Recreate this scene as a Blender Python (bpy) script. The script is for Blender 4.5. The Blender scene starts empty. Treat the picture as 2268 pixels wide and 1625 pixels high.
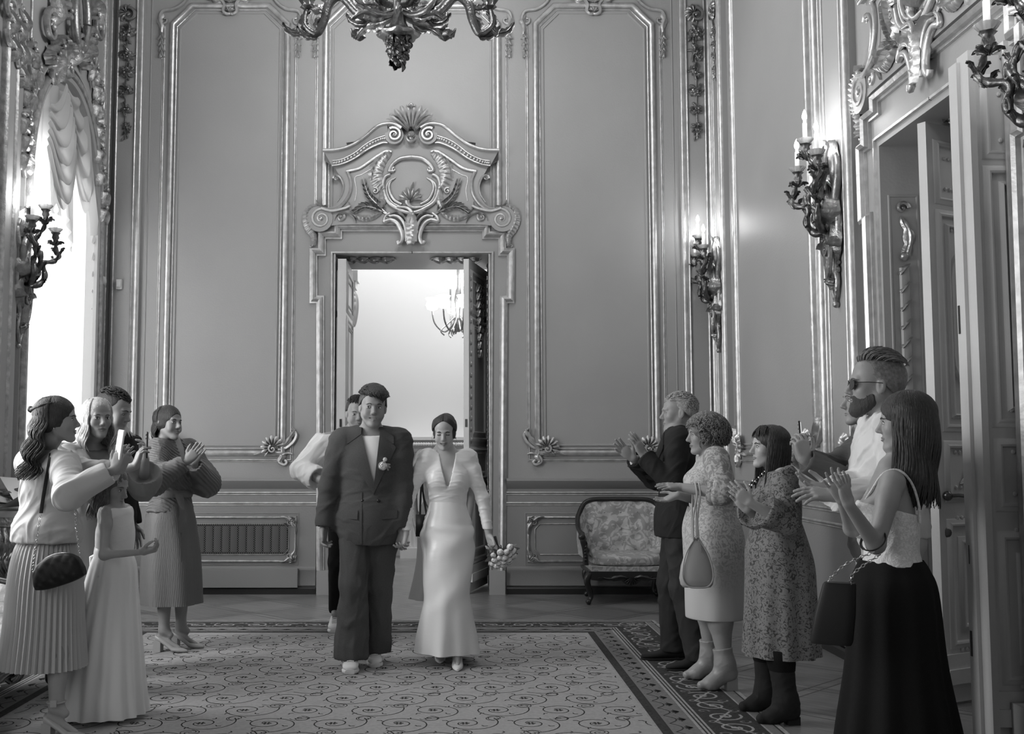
import bpy, math, random
import numpy as np
from mathutils import Vector, Matrix
sin, cos, pi, sqrt = math.sin, math.cos, math.pi, math.sqrt
random.seed(7)
sc = bpy.context.scene
C = sc.collection
# ---------------- camera ----------------
CAMH, FPX, PX0 = 1.39, 2400.0, 1008.0
TILT = math.atan(192.5/FPX)
cd = bpy.data.cameras.new('camera'); cam = bpy.data.objects.new('camera', cd); C.objects.link(cam)
cam.location = (0, 0, CAMH); cam.rotation_euler = (pi/2+TILT, 0, 0)
cd.sensor_width = 36; cd.lens = 36*FPX/2268; cd.shift_x = (1134-PX0)/2268; cd.clip_start = .05
sc.camera = cam
# ---------------- exposure, world, lights ----------------
sc.view_settings.view_transform = 'Standard'; sc.view_settings.look = 'None'
sc.view_settings.gamma = 1; sc.view_settings.exposure = 0.0
sc.view_settings.use_curve_mapping = False
sc.cycles.max_bounces = 5; sc.cycles.diffuse_bounces = 3; sc.cycles.glossy_bounces = 3
sc.cycles.transmission_bounces = 4; sc.cycles.transparent_max_bounces = 8
sc.cycles.caustics_reflective = False; sc.cycles.caustics_refractive = False
sc.cycles.sample_clamp_indirect = 4
w = bpy.data.worlds.new('world'); sc.world = w; w.use_nodes = True
w.node_tree.nodes['Background'].inputs[0].default_value = (1, 1, 1, 1)
w.node_tree.nodes['Background'].inputs[1].default_value = 0.26

def area(name, loc, rot, sx, sy, power, spread=pi):
    l = bpy.data.lights.new(name, 'AREA'); l.shape = 'RECTANGLE'; l.size = sx; l.size_y = sy; l.energy = power; l.spread = spread
    o = bpy.data.objects.new(name, l); C.objects.link(o); o.location = loc; o.rotation_euler = rot
    return o
YB, XR, XL, ZC = 10.95, 2.68, -3.55, 7.4
# daylight through the tall windows along the left wall (the first one is in view, the others stand before it)
area('daylight_window_far', (XL-.28, 9.93, 2.3), (0, -pi/2, 0), 3.6, 1.3, 70)
area("daylight_window_middle", (XL-.25, 6.0, 2.9), (0, -pi/2, 0), 3.6, 1.6, 190)
area("daylight_window_near", (XL-.25, 2.2, 2.9), (0, -pi/2, 0), 3.6, 1.6, 72)
area("daylight_window_behind", (XL-.25, -1.6, 2.9), (0, -pi/2, 0), 3.6, 1.6, 32)
# lit next room and the room behind the right hand doors
area('next_room_light', (.2, 13.4, 4.6), (0, 0, 0), 5.0, 2.8, 132)
area('side_room_light', (5.2, 6.2, 4.2), (0, 0, 0), 2, 2, 25)

# ---------------- materials ----------------
MATS = {}
def mat(name, g, rough=.6, metal=0.0, bump=None, noise=None, spec=.5, sheen=0, emit=None, alpha=None, trans=None):
    """grey value g; bump=(scale, strength[, stretch xyz]); noise=(scale, amount) albedo variation"""
    if name in MATS: return MATS[name]
    m = bpy.data.materials.new(name); m.use_nodes = True; nt = m.node_tree; N = nt.nodes; L = nt.links
    b = N['Principled BSDF']
    b.inputs['Base Color'].default_value = (g, g, g, 1); b.inputs['Roughness'].default_value = rough
    b.inputs['Metallic'].default_value = metal; b.inputs['Specular IOR Level'].default_value = spec
    if sheen: b.inputs['Sheen Weight'].default_value = sheen
    tc = N.new('ShaderNodeTexCoord')
    if noise:
        n = N.new('ShaderNodeTexNoise'); n.inputs['Scale'].default_value = noise[0]; n.inputs['Detail'].default_value = 5
        L.new(tc.outputs['Object'], n.inputs['Vector'])
        r = N.new('ShaderNodeMapRange'); r.inputs[1].default_value = .3; r.inputs[2].default_value = .7
        r.inputs[3].default_value = g*(1-noise[1]); r.inputs[4].default_value = min(1, g*(1+noise[1]))
        L.new(n.outputs[0], r.inputs[0]); L.new(r.outputs[0], b.inputs['Base Color'])
    if bump:
        n = N.new('ShaderNodeTexNoise'); n.inputs['Scale'].default_value = bump[0]; n.inputs['Detail'].default_value = 6
        mp = N.new('ShaderNodeMapping')
        if len(bump) > 2: mp.inputs['Scale'].default_value = bump[2]
        L.new(tc.outputs['Object'], mp.inputs[0]); L.new(mp.outputs[0], n.inputs['Vector'])
        bm = N.new('ShaderNodeBump'); bm.inputs['Strength'].default_value = bump[1]; bm.inputs['Distance'].default_value = .01
        L.new(n.outputs[0], bm.inputs['Height']); L.new(bm.outputs[0], b.inputs['Normal'])
    if emit:
        b.inputs['Emission Color'].default_value = (1, 1, 1, 1); b.inputs['Emission Strength'].default_value = emit
    if trans:
        b.inputs['Transmission Weight'].default_value = trans
    MATS[name] = m
    return m
WALL = mat('wall_paint', .37, .50, bump=(60, .12), noise=(1.2, .04))
WALL2 = mat('dado_paint', .27, .5, bump=(60, .12), noise=(1.5, .05))
GILT = mat('gilding', .60, .40, .75, bump=(35, .25), noise=(14, .18))
GILT2 = mat('antique_gilding', .46, .42, .75, bump=(60, .35), noise=(18, .3))
BRONZE = mat('dark_bronze', .16, .30, .9, bump=(50, .4), noise=(20, .4))
SILVERED = mat('dull_gilding', .36, .34, .85, bump=(50, .4), noise=(16, .3))
PAINTW = mat('white_door_paint', .62, .42, bump=(30, .15), noise=(3, .05))
CEIL = mat('ceiling_paint', .5, .8)
BASEB = mat('dark_skirting', .02, .4)
DARK = mat('recess_shade', .012, .9)

# ---------------- mesh builder ----------------
class M:
    def __init__(s): s.v = []; s.f = []; s.m = []
    def add(s, v, f, mi=0):
        n = len(s.v); s.v.extend([tuple(p) for p in v])
        for q in f: s.f.append(tuple(i+n for i in q)); s.m.append(mi)
        return s
    def box(s, a, b, mi=0, T=None):
        x0, y0, z0 = a; x1, y1, z1 = b
        v = [(x, y, z) for z in (z0, z1) for y in (y0, y1) for x in (x0, x1)]
        if T: v = [T(p) for p in v]
        return s.add(v, [(0, 2, 3, 1), (4, 5, 7, 6), (0, 1, 5, 4), (2, 6, 7, 3), (0, 4, 6, 2), (1, 3, 7, 5)], mi)
    def rings(s, R, closed=True, cap=True, mi=0):
        n = len(R[0]); base = len(s.v); s.v.extend([tuple(p) for r in R for p in r])
        k = n if closed else n-1
        for i in range(len(R)-1):
            for j in range(k):
                a = base+i*n+j; b = base+i*n+(j+1) % n
                s.f.append((a, b, b+n, a+n)); s.m.append(mi)
        if cap and closed:
            s.f.append(tuple(base+j for j in range(n))[::-1]); s.m.append(mi)
            s.f.append(tuple(base+(len(R)-1)*n+j for j in range(n))); s.m.append(mi)
        return s
    def tube(s, pts, r, n=8, mi=0, flat=1.0, up=None, cap=True):
        """round tube through pts (radii r: number or list); flat squashes along 'up'"""
        P = [Vector(p) for p in pts]; m = len(P)
        if not hasattr(r, '__len__'): r = [r]*m
        t0 = (P[1]-P[0]).normalized()
        u = Vector(up) if up else (Vector((0, 0, 1)) if abs(t0.z) < .9 else Vector((0, 1, 0)))
        R = []
        for i in range(m):
            t = (P[min(i+1, m-1)]-P[max(i-1, 0)])
            t = t.normalized() if t.length > 1e-9 else t0
            if up: uu = Vector(up)
            else: uu = u
            a = uu-t*uu.dot(t)
            if a.length < 1e-5: a = t.orthogonal()
            a.normalize(); b = t.cross(a); u = a
            R.append([P[i]+a*(cos(2*pi*j/n)*r[i]*flat)+b*(sin(2*pi*j/n)*r[i]) for j in range(n)])
        return s.rings(R, True, cap, mi)
    def ball(s, c, r, n=10, k=7, mi=0, sq=(1, 1, 1)):
        R = []
        for i in range(k+1):
            a = pi*i/k; rr = max(1e-4, sin(a))
            R.append([(c[0]+r*sq[0]*rr*cos(2*pi*j/n), c[1]+r*sq[1]*rr*sin(2*pi*j/n), c[2]-r*sq[2]*cos(a)) for j in range(n)])
        return s.rings(R, True, True, mi)
    def lathe(s, prof, n=16, c=(0, 0, 0), mi=0, lob=None):
        R = []
        for r, z in prof:
            R.append([(c[0]+r*(1+(lob[1]*cos(lob[0]*2*pi*j/n) if lob else 0))*cos(2*pi*j/n), c[1]+r*(1+(lob[1]*cos(lob[0]*2*pi*j/n) if lob else 0))*sin(2*pi*j/n), c[2]+z) for j in range(n)])
        return s.rings(R, True, True, mi)
    def xf(s, T):
        s.v = [tuple(T(p)) for p in s.v]; return s
    def join(s, o, T=None, mi=None):
        v = [T(p) for p in o.v] if T else o.v
        n = len(s.v); s.v.extend([tuple(p) for p in v])
        for q, k in zip(o.f, o.m): s.f.append(tuple(i+n for i in q)); s.m.append(k if mi is None else mi)
        return s
def root_of(o):
    while o.parent: o = o.parent
    return o
def obj(name, mb, mats, parent=None, ang=40, local=False, smooth=True):
    me = bpy.data.meshes.new(name)
    if isinstance(mb, tuple):
        V, F = mb[0], mb[1]; mi = mb[2] if len(mb) > 2 else None
        if parent and not local: V = V-np.array(root_of(parent).location)
        me.vertices.add(len(V)); me.vertices.foreach_set('co', np.asarray(V, np.float32).ravel())
        k = F.shape[1]; me.loops.add(len(F)*k); me.loops.foreach_set('vertex_index', F.astype(np.int32).ravel())
        me.polygons.add(len(F)); me.polygons.foreach_set('loop_start', np.arange(0, len(F)*k, k, dtype=np.int32))
        me.polygons.foreach_set('loop_total', np.full(len(F), k, np.int32))
        if mi is not None: me.polygons.foreach_set('material_index', mi.astype(np.int32))
        me.update(calc_edges=True)
    else:
        V = mb.v
        if parent and not local:
            q = root_of(parent).location; V = [(a-q[0], b-q[1], c-q[2]) for a, b, c in V]
        me.from_pydata(V, [], mb.f)
        if any(mb.m): me.polygons.foreach_set('material_index', mb.m)
    for m in (mats if isinstance(mats, (list, tuple)) else [mats]): me.materials.append(m)
    if smooth:
        me.polygons.foreach_set('use_smooth', [True]*len(me.polygons))
        if ang and ang < 180: me.set_sharp_from_angle(angle=math.radians(ang))
    me.validate(); me.update()
    o = bpy.data.objects.new(name, me); C.objects.link(o)
    if parent: o.parent = parent
    return o
def tag(o, label, cat, group=None):
    o['label'] = label; o['category'] = cat
    if group: o['group'] = group
    return o
def thing(name, label, cat, loc=(0, 0, 0), rotz=0, group=None):
    o = bpy.data.objects.new(name, None); C.objects.link(o); o.location = loc; o.rotation_euler = (0, 0, rotz); o.empty_display_size = .1
    return tag(o, label, cat, group)
def struct(name, mb, m, ang=40):
    o = obj(name, mb, m, None, ang); o['kind'] = 'structure'; return o
def dup(root, loc, rotz, label, group=None, scale=None):
    r = root.copy(); C.objects.link(r); r.location = loc; r.rotation_euler = (0, 0, rotz); r['label'] = label
    if scale: r.scale = scale
    def rec(a, b):
        for ch in list(a.children):
            c = ch.copy(); C.objects.link(c); c.parent = b; rec(ch, c)
    rec(root, r)
    return r
# ---- pixel <-> place helpers (camera geometry) ----
def P(px, py, Y):
    dx = (px-PX0)/FPX; du = (812.5-py)/FPX
    dy = cos(TILT)-sin(TILT)*du; dz = sin(TILT)+cos(TILT)*du
    return (dx/dy*Y, Y, CAMH+dz/dy*Y)
def PR(px, py, X=XR):
    a = P(px, py, 1.0); k = X/a[0]
    return (X, k, CAMH+(a[2]-CAMH)*k)
def spline(pts, n=6):
    """Catmull-Rom through pts (any dimension)"""
    Q = [np.array(p, float) for p in pts]; out = []
    for i in range(len(Q)-1):
        p0 = Q[max(i-1, 0)]; p1 = Q[i]; p2 = Q[i+1]; p3 = Q[min(i+2, len(Q)-1)]
        for k in range(n):
            t = k/n
            out.append(.5*((2*p1)+(p2-p0)*t+(2*p0-5*p1+4*p2-p3)*t*t+(3*p1-p0-3*p2+p3)*t**3))
    out.append(Q[-1]); return out
# ---- relief ornament in a wall plane: (u, v) along and up the wall, w out of it ----
def WB(u, v, w): return (u, YB-w, v)
def WR(u, v, w): return (XR-w, u, v)
def WL(u, v, w): return (XL+w, u, v)
def sweep(mb, pts, prof, W, closed=False, mi=0, w0=0.0):
    """moulding: prof = [(side, out)] carried along the 2D line pts with mitred corners"""
    m = len(pts); R = []
    for i in range(m):
        p = pts[i]; a = pts[(i-1) % m] if (closed or i > 0) else None; b = pts[(i+1) % m] if (closed or i < m-1) else None
        def nrm(p, q):
            dx, dy = q[0]-p[0], q[1]-p[1]; l = math.hypot(dx, dy) or 1; return (-dy/l, dx/l)
        n1 = nrm(a, p) if a is not None else None; n2 = nrm(p, b) if b is not None else None
        if n1 is None: n = n2
        elif n2 is None: n = n1
        else:
            k = 1+n1[0]*n2[0]+n1[1]*n2[1]; k = max(k, .25); n = ((n1[0]+n2[0])/k, (n1[1]+n2[1])/k)
        R.append([W(p[0]+n[0]*s, p[1]+n[1]*s, w0+o) for s, o in prof])
    if closed: R.append(R[0])
    return mb.rings(R, False, False, mi)
def halfround(r, h=None, n=6, off=0): h = h or r; return [(off+r*cos(pi*k/n), h*sin(pi*k/n)) for k in range(n+1)]
def relief_tube(mb, pts, r, W, n=6, w0=.0, flat=1.0, mi=0):
    """rounded ridge lying on the wall; pts (u,v) or (u,v,w)"""
    m = len(pts)
    if not hasattr(r, '__len__'): r = [r]*m
    Q = [W(p[0], p[1], (p[2] if len(p) > 2 else 0)+w0+.3*r[i]) for i, p in enumerate(pts)]
    return mb.tube(Q, list(r), n, mi)
def taper(n, r0, r1, bulge=0): return [r0+(r1-r0)*i/(n-1)+bulge*sin(pi*i/(n-1)) for i in range(n)]
def volute_pts(c, r, turns, a0, d=1, n=26, shrink=.12):
    return [(c[0]+r*(1-(1-shrink)*t)*cos(a0+d*turns*2*pi*t), c[1]+r*(1-(1-shrink)*t)*sin(a0+d*turns*2*pi*t)) for t in [i/(n-1) for i in range(n)]]
def volute(mb, c, r, turns, a0, d, W, th=None, w0=0.0):
    th = th or r*.2
    relief_tube(mb, volute_pts(c, r, turns, a0, d), taper(26, th, th*.55), W, 6, w0)
    q = W(c[0], c[1], w0+th*.6); mb.ball(q, r*.2)
def leaf(mb, pts, wid, W, h=None, lobes=5, w0=0.0, side=0, n=None, curl=0):
    """acanthus leaf following pts (u,v): scalloped edges, raised midrib, slightly curled tip"""
    n = n or max(10, lobes*4); S = spline(pts, max(2, n//(len(pts)-1))); m = len(S); h = h or wid*.5; R = []
    for i in range(m):
        t = i/(m-1); p = S[i]; a = S[max(i-1, 0)]; b = S[min(i+1, m-1)]
        dx, dy = b[0]-a[0], b[1]-a[1]; l = math.hypot(dx, dy) or 1; nx, ny = -dy/l, dx/l
        env = (sin(pi*min(1, t*.92+.08))**.6)*(1-.35*t); sc_ = .62+.38*abs(sin(lobes*pi*t))
        wd = wid*env*sc_; lift = w0+h*(.3+.9*sin(pi*t*.9)+curl*t*t)
        row = []
        for s in (-1, -.55, -.2, 0, .2, .55, 1):
            hh = lift*(1 if s == 0 else .95-.75*abs(s)**1.5) - (h*.25 if abs(s) == .2 else 0)
            if side*s < 0: row.append(W(p[0]+nx*wd*s*.35, p[1]+ny*wd*s*.35, hh))
            else: row.append(W(p[0]+nx*wd*s, p[1]+ny*wd*s, hh))
        R.append(row)
    return mb.rings(R, False, False)
def fan(mb, c, r, a0, a1, ribs, W, h=None, w0=0.0, inner=.12, scal=.14, hollow=0):
    """shell of radiating ribs"""
    h = h or r*.22; na = ribs*6; R = []
    for i in range(9):
        t = i/8; row = []
        for j in range(na+1):
            a = a0+(a1-a0)*j/na; rib = abs(cos(pi*ribs*j/na))
            rr = r*(inner+(1-inner)*t)*(1-scal*t*t*(1-rib))
            row.append(W(c[0]+rr*cos(a), c[1]+rr*sin(a), w0+h*((.35+.65*rib)*(sin(pi*(t*.8+.1))))+hollow*t*t))
        R.append(row)
    return mb.rings(R, False, False)
def flower(mb, c, r, W, w0=0.0, petals=5, ph=0):
    for k in range(petals):
        a = ph+2*pi*k/petals; u = c[0]+r*.55*cos(a); v = c[1]+r*.55*sin(a)
        leaf(mb, [(c[0], c[1]), (u, v), (c[0]+r*cos(a), c[1]+r*sin(a))], r*.55, W, r*.3, 1, w0, n=6)
    q = W(c[0], c[1], w0+r*.3); mb.ball(q, r*.28, 6, 4)
def poly_plate(mb, out, W, w0, w1, mi=0):
    """flat plate with straight sides from an outline"""
    n = len(out); v = [W(p[0], p[1], w1) for p in out]+[W(p[0], p[1], w0) for p in out]
    return mb.add(v, [tuple(range(n))]+[(i, i+n, (i+1) % n+n, (i+1) % n) for i in range(n)], mi)
# ================= ROOM SHELL =================
def bu(x, y): p = P(x, y, YB); return (p[0], p[2])
DU0, DU1, DZ = bu(738, 1000)[0], bu(1085, 1000)[0], bu(900, 562)[1]      # far doorway
DC = (DU0+DU1)/2
WT = .95                                                                  # depth of the far doorway
SY0, SY1, SZ = 5.18, 6.72, 3.33                                           # side doorway in the right wall
fl = M(); fl.box((XL-.6, -5, -.1), (7, 17, 0)); 
floor_m = mat('parquet', .17, .28, spec=.45)
def parquet(m):
    nt = m.node_tree; N = nt.nodes; L = nt.links; b = N['Principled BSDF']
    tc = N.new('ShaderNodeTexCoord'); mp = N.new('ShaderNodeMapping'); mp.inputs['Rotation'].default_value = (0, 0, pi/4)
    L.new(tc.outputs['Object'], mp.inputs[0])
    def lines(vec, s, wd, off=0.0):
        sx = N.new('ShaderNodeSeparateXYZ'); L.new(vec, sx.inputs[0]); outs = []
        for k in (0, 1):
            a = N.new('ShaderNodeMath'); a.operation = 'MULTIPLY_ADD'; a.inputs[1].default_value = 1/s; a.inputs[2].default_value = off; L.new(sx.outputs[k], a.inputs[0])
            f = N.new('ShaderNodeMath'); f.operation = 'FRACT'; L.new(a.outputs[0], f.inputs[0])
            c = N.new('ShaderNodeMath'); c.operation = 'LESS_THAN'; c.inputs[1].default_value = wd/s; L.new(f.outputs[0], c.inputs[0]); outs.append(c.outputs[0])
        mx = N.new('ShaderNodeMath'); mx.operation = 'MAXIMUM'; L.new(outs[0], mx.inputs[0]); L.new(outs[1], mx.inputs[1]); return mx.outputs[0]
    l1 = lines(mp.outputs[0], .62, .012); l2 = lines(mp.outputs[0], .62, .012, .12)
    # alternating grain per square
    ck = N.new('ShaderNodeTexChecker'); ck.inputs['Scale'].default_value = 1/.62
    L.new(mp.outputs[0], ck.inputs['Vector'])
    nz = N.new('ShaderNodeTexNoise'); nz.inputs['Scale'].default_value = 3; nz.inputs['Detail'].default_value = 6
    m2 = N.new('ShaderNodeMapping'); m2.inputs['Scale'].default_value = (1, 14, 1); L.new(mp.outputs[0], m2.inputs[0]); L.new(m2.outputs[0], nz.inputs['Vector'])
    r = N.new('ShaderNodeMapRange'); r.inputs[1].default_value = .3; r.inputs[2].default_value = .7; r.inputs[3].default_value = .13; r.inputs[4].default_value = .24; L.new(nz.outputs[0], r.inputs[0])
    mm = N.new('ShaderNodeMath'); mm.operation = 'MULTIPLY_ADD'; mm.inputs[1].default_value = .05; L.new(ck.outputs['Fac'], mm.inputs[0]); L.new(r.outputs[0], mm.inputs[2])
    mx = N.new('ShaderNodeMath'); mx.operation = 'MAXIMUM'; L.new(l1, mx.inputs[0]); L.new(l2, mx.inputs[1])
    mixn = N.new('ShaderNodeMix'); L.new(mx.outputs[0], mixn.inputs['Factor']); L.new(mm.outputs[0], mixn.inputs['A']); mixn.inputs['B'].default_value = .035
    L.new(mixn.outputs[0], b.inputs['Base Color'])
parquet(floor_m)
struct('floor', fl, floor_m)
struct('ceiling', M().box((XL-.6, -5, ZC), (XR+.1, YB+WT, ZC+.1)), CEIL)
# far wall with its doorway
wb = M(); wb.box((XL-.4, YB, 0), (DU0, YB+WT, ZC)).box((DU1, YB, 0), (XR+.4, YB+WT, ZC)).box((DU0, YB, DZ), (DU1, YB+WT, ZC))
struct('wall_back', wb, WALL)
# right wall with the side doorway
wr = M(); wr.box((XR, -5, 0), (XR+.62, SY0, ZC)).box((XR, SY1, 0), (XR+.62, YB, ZC)).box((XR, SY0, SZ), (XR+.62, SY1, ZC))
struct('wall_right', wr, WALL)
# left wall: arched window in view, three more tall windows nearer
WY0, WY1, WSP, WTOP = 8.89, 10.54, 3.55, 4.78
def arch(n=24, k=0.0):
    yc = (WY0+WY1)/2; a = (WY1-WY0)/2+k
    return [(yc-a*cos(pi*i/n), WSP+(WTOP-WSP+k)*sin(pi*i/n)**.85) for i in range(n+1)]
wl = M(); spans = [(-5, -2.5), (-.7, 1.3), (3.1, 5.1), (6.9, WY0), (WY1, YB)]
for a, b in spans: wl.box((XL-.4, a, 0), (XL, b, ZC))
for a, b in ((-2.5, -.7), (1.3, 3.1), (5.1, 6.9)): wl.box((XL-.4, a, 0), (XL, b, .8)).box((XL-.4, a, 4.7), (XL, b, ZC))
wl.box((XL-.4, WY0, 0), (XL, WY1, .35))
A = arch(); n = len(A); v = []
for x in (XL, XL-.4): v += [(x, p[0], p[1]) for p in A]+[(x, p[0], ZC) for p in A]
f = []
for i in range(n-1): f += [(i, i+1, n+i+1, n+i), (2*n+i, 3*n+i, 3*n+i+1, 2*n+i+1), (i, 2*n+i, 2*n+i+1, i+1)]
wl.add(v, f); struct('wall_left', wl, WALL)
# next room seen through the doorway, and the room beyond the side doors
NW = mat('next_room_paint', .74, .7)
nr = M(); nr.box((-4.2, 15, 0), (4.5, 15.2, 6.2)).box((-4.3, YB+WT, 0), (-4.2, 15, 6.2)).box((4.5, YB+WT, 0), (4.6, 15, 6.2)).box((-4.3, YB+WT, 6.2), (4.6, 15.2, 6.3))
struct('wall_next_room', nr, NW)
sr = M(); sr.box((6.5, 3, 0), (6.6, 9, 5)).box((XR+.62, 8.4, 0), (6.6, 8.5, 5)).box((XR+.62, 3.4, 0), (6.6, 3.5, 5)).box((XR+.6, 3.4, 5), (6.6, 8.5, 5.1))
struct('wall_side_room', sr, WALL)
# ---------------- dado, chair rail, skirting ----------------
ZR = bu(1300, 1062)[1]
def dado(mb, rail, base, a, b, W):
    mb.box((0, 0, 0), (1, 1, 1), 0, lambda p: W(a+(b-a)*p[0], .085+(ZR-.085)*p[2], .012*p[1]))
    prof = [(0, ZR+.012, .0), (0, ZR+.012, .055), (0, ZR-.01, .06), (0, ZR-.085, .02), (0, ZR-.09, .012)]
    rail.rings([[W(u, q[1], q[2]) for q in prof] for u in (a, b)], False, False, 0)
    for v0, r in ((ZR-.128, .010), (ZR-.148, .006), (ZR-.232, .011), (ZR-.252, .006)):
        rail.rings([[W(u, v0+r*cos(pi*k/6), .012+r*sin(pi*k/6)) for k in range(7)] for u in (a, b)], False, False, 1)
    rail.rings([[W(u, q[0], q[1]) for q in ((.27, .012), (.262, .03), (.235, .034), (.225, .028), (.085, .03), (.085, .012))] for u in (a, b)], False, False, 0)
    base.rings([[W(u, q[0], q[1]) for q in ((.07, .0), (.07, .032), (.055, .045), (0, .045))] for u in (a, b)], False, False, 0)
EX0, EX1 = bu(702, 1000)[0], bu(1121, 1000)[0]
for nm, sp, W, tn in (('back', ((XL, EX0), (EX1, XR)), WB, 1), ('right', ((SY1+.24, YB), (-5, SY0-.24)), WR, 2), ('left', ((WY1+.08, YB), (6.9, WY0-.08)), WL, 3)):
    d = M(); r = M(); b = M()
    for a, c in sp: dado(d, r, b, a, c, W)
    struct('wall_%s_dado' % nm, d, WALL2); struct('trim_%d' % tn, r, [WALL2, GILT]); struct('baseboard_%s' % nm, b, BASEB)
# ---------------- moulded panels ----------------
PT, PB = bu(502, 13)[1], bu(502, 1003)[1]        # top and bottom of the main roll
def panel(mb, u0, u1, W, v0=PB, v1=PT, ch=.2, shell=True):
    """u0,u1 = centre lines of the main gilded roll"""
    def loop(k, c):
        a, b, lo, hi = u0+k, u1-k, v0+k, v1-k; c = c-k*.4
        return [(a, lo), (a, hi-c), (a+c, hi), (b-c, hi), (b, hi-c), (b, lo)]
    mb_ = mb
    sweep(mb_, loop(0, ch)[::-1], halfround(.03, .038), W, True, 0)
    sweep(mb_, loop(.046, ch)[::-1], halfround(.008, .014), W, True, 0)
    sweep(mb_, loop(.085, ch)[::-1], [(-.016, 0), (-.012, .012), (.0, .012), (.006, 0)], W, True, 1)
    o = -.082
    for r, off in ((.010, 0), (.005, .016)):
        k = o-off; sweep(mb_, [(u0+k, v1-.22), (u0+k, v0+o*.85-off), (u1-k, v0+o*.85-off), (u1-k, v1-.22)], halfround(r, r*1.3), W, False, 0)
def shell_corner(mb, c, s, W, k=1.0):
    """rocaille shell with curling acanthus at a bottom corner; s=+1 for a left corner"""
    u, v = c; T = lambda a, b, w: W(u+s*a*k, v+b*k, w*k)
    fan(mb, (.085, .05), .105, -.9, 2.9, 8, T, .05, .015, .2, .2, .02)
    volute(mb, (.085, .035), .035, 1.2, 1.2, -1, T, .014, .05)
    leaf(mb, [(.04, .0), (.1, -.01), (.17, .0), (.25, -.02)], .03, T, .03, 3, .03)
    leaf(mb, [(.03, .05), (-.03, .08), (-.07, .14), (-.1, .19), (-.075, .215)], .035, T, .035, 4, .02)
    leaf(mb, [(.02, .02), (.0, -.03), (.02, -.07), (-.01, -.09)], .04, T, .03, 2, .02)
    relief_tube(mb, spline([(-.09, -.01), (-.04, .0), (.02, -.035), (.03, -.075), (-.015, -.1), (-.04, -.08), (-.02, -.06)], 4), taper(25, .008, .013, .008), T, 6, .02)
    relief_tube(mb, spline([(-.095, .19), (-.12, .16), (-.095, .1), (-.03, .045), (.04, .03)], 4), taper(17, .014, .016, .006), T, 6, .01)
def ear(mb, c, s, W, drop=.42):
    """c-scroll with a husk drop at an upper outer corner; s=+1 leaves fall on the left side"""
    u, v = c; T = lambda a, b, w: W(u-s*a, v+b, w)
    relief_tube(mb, spline([(-.28, .3), (-.2, .16), (-.1, .09), (.0, .075), (.04, .04), (.05, -.03), (.02, -.07), (-.02, -.05), (-.02, -.015), (.01, -.01)], 4), taper(37, .018, .01, .004), T, 6, .01)
    leaf(mb, [(.03, .05), (.05, -.03), (.03, -.1), (.04, -.2)], .045, T, .035, 4, .01)
    for k in range(4):
        y = -.2-k*(drop-.16)/4
        leaf(mb, [(.03, y+.06), (.035, y), (.07-.008*k, y-.035)], .022, T, .03, 1, .01, n=6); leaf(mb, [(.03, y+.06), (.02, y), (-.01, y-.03)], .018, T, .03, 1, .01, n=6)
        mb.ball(T(.03, y-.02, .015), .012, 6, 4)
    relief_tube(mb, [(.03, -.1), (.03, -.2-drop+.18)], .006, T, 4)
tn = 4
UL = [(bu(371.5, 600)[0], bu(631.5, 600)[0]), (bu(716.5, 600)[0], bu(1105, 600)[0]), (bu(1188, 600)[0], bu(1451, 600)[0])]
for i, (a, b) in enumerate(UL):
    pm = M(); panel(pm, a, b, WB, PB if i != 1 else bu(900, 480)[1], PT)
    struct('trim_%d' % tn, pm, [GILT, WALL]); tn += 1
ORN = []
def shellthing(c, s, W, label, wallf):
    m_ = M(); shell_corner(m_, c, s, W, 1.15); tag(obj('shell_ornament', m_, GILT, ang=60), label, 'carved ornament', 'gilded shells at the panel corners')
shellthing((UL[0][0], PB), 1, WB, 'gilded shell carving on the panel corner behind the clapping woman in the wrap dress', 0)
shellthing((UL[0][1], PB), -1, WB, 'gilded shell carving at the panel corner above the radiator grille', 0)
shellthing((UL[2][0], PB), 1, WB, 'gilded shell carving at the panel corner just right of the far doorway', 0)
shellthing((UL[2][1], PB), -1, WB, 'gilded shell carving behind the clapping hands of the older man in the dark suit', 0)
for i, (a, b) in enumerate(UL):
    for s, u in ((1, a-.082), (-1, b+.082)):
        m_ = M(); ear(m_, (u, PT-.13), s, WB)
        tag(obj('scroll_drop', m_, GILT, ang=60), '%s gilded scroll with hanging husks at the %s upper corner of the %s wall panel' % (('leftmost', 'second', 'third', 'fourth', 'fifth', 'rightmost')[i*2+(s < 0)], 'left' if s > 0 else 'right', ('left', 'middle', 'right')[i]), 'carved ornament', 'gilded drops at the panel tops')
for i in (0, 2):
    c = ((UL[i][0]+UL[i][1])/2, PT); T = lambda a, b, w: WB(c[0]+a, c[1]+b, w); m_ = M()
    for s in (-1, 1):
        relief_tube(m_, spline([(s*.2, .07), (s*.15, .04), (s*.1, .05), (s*.06, -.0), (s*.07, -.07), (s*.03, -.1), (0, -.095)], 4), taper(25, .012, .014, .008), T, 6, .03)
        leaf(m_, [(s*.08, .02), (s*.16, .05), (s*.22, .09)], .04, T, .03, 3, .02); volute(m_, (s*.22, .1), .05, 1.3, 0, s, T, .012, .02)
    fan(m_, (0, -.08), .06, .3, 2.84, 4, T, .03, .03); fan(m_, (0, .02), .1, .3, 2.84, 5, T, .03, .02)
    tag(obj('crest_ornament', m_, GILT, ang=60), 'gilded strapwork crest over the middle of the %s wall panel' % ('left' if i == 0 else 'right'), 'carved ornament', 'gilded panel crests')
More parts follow.
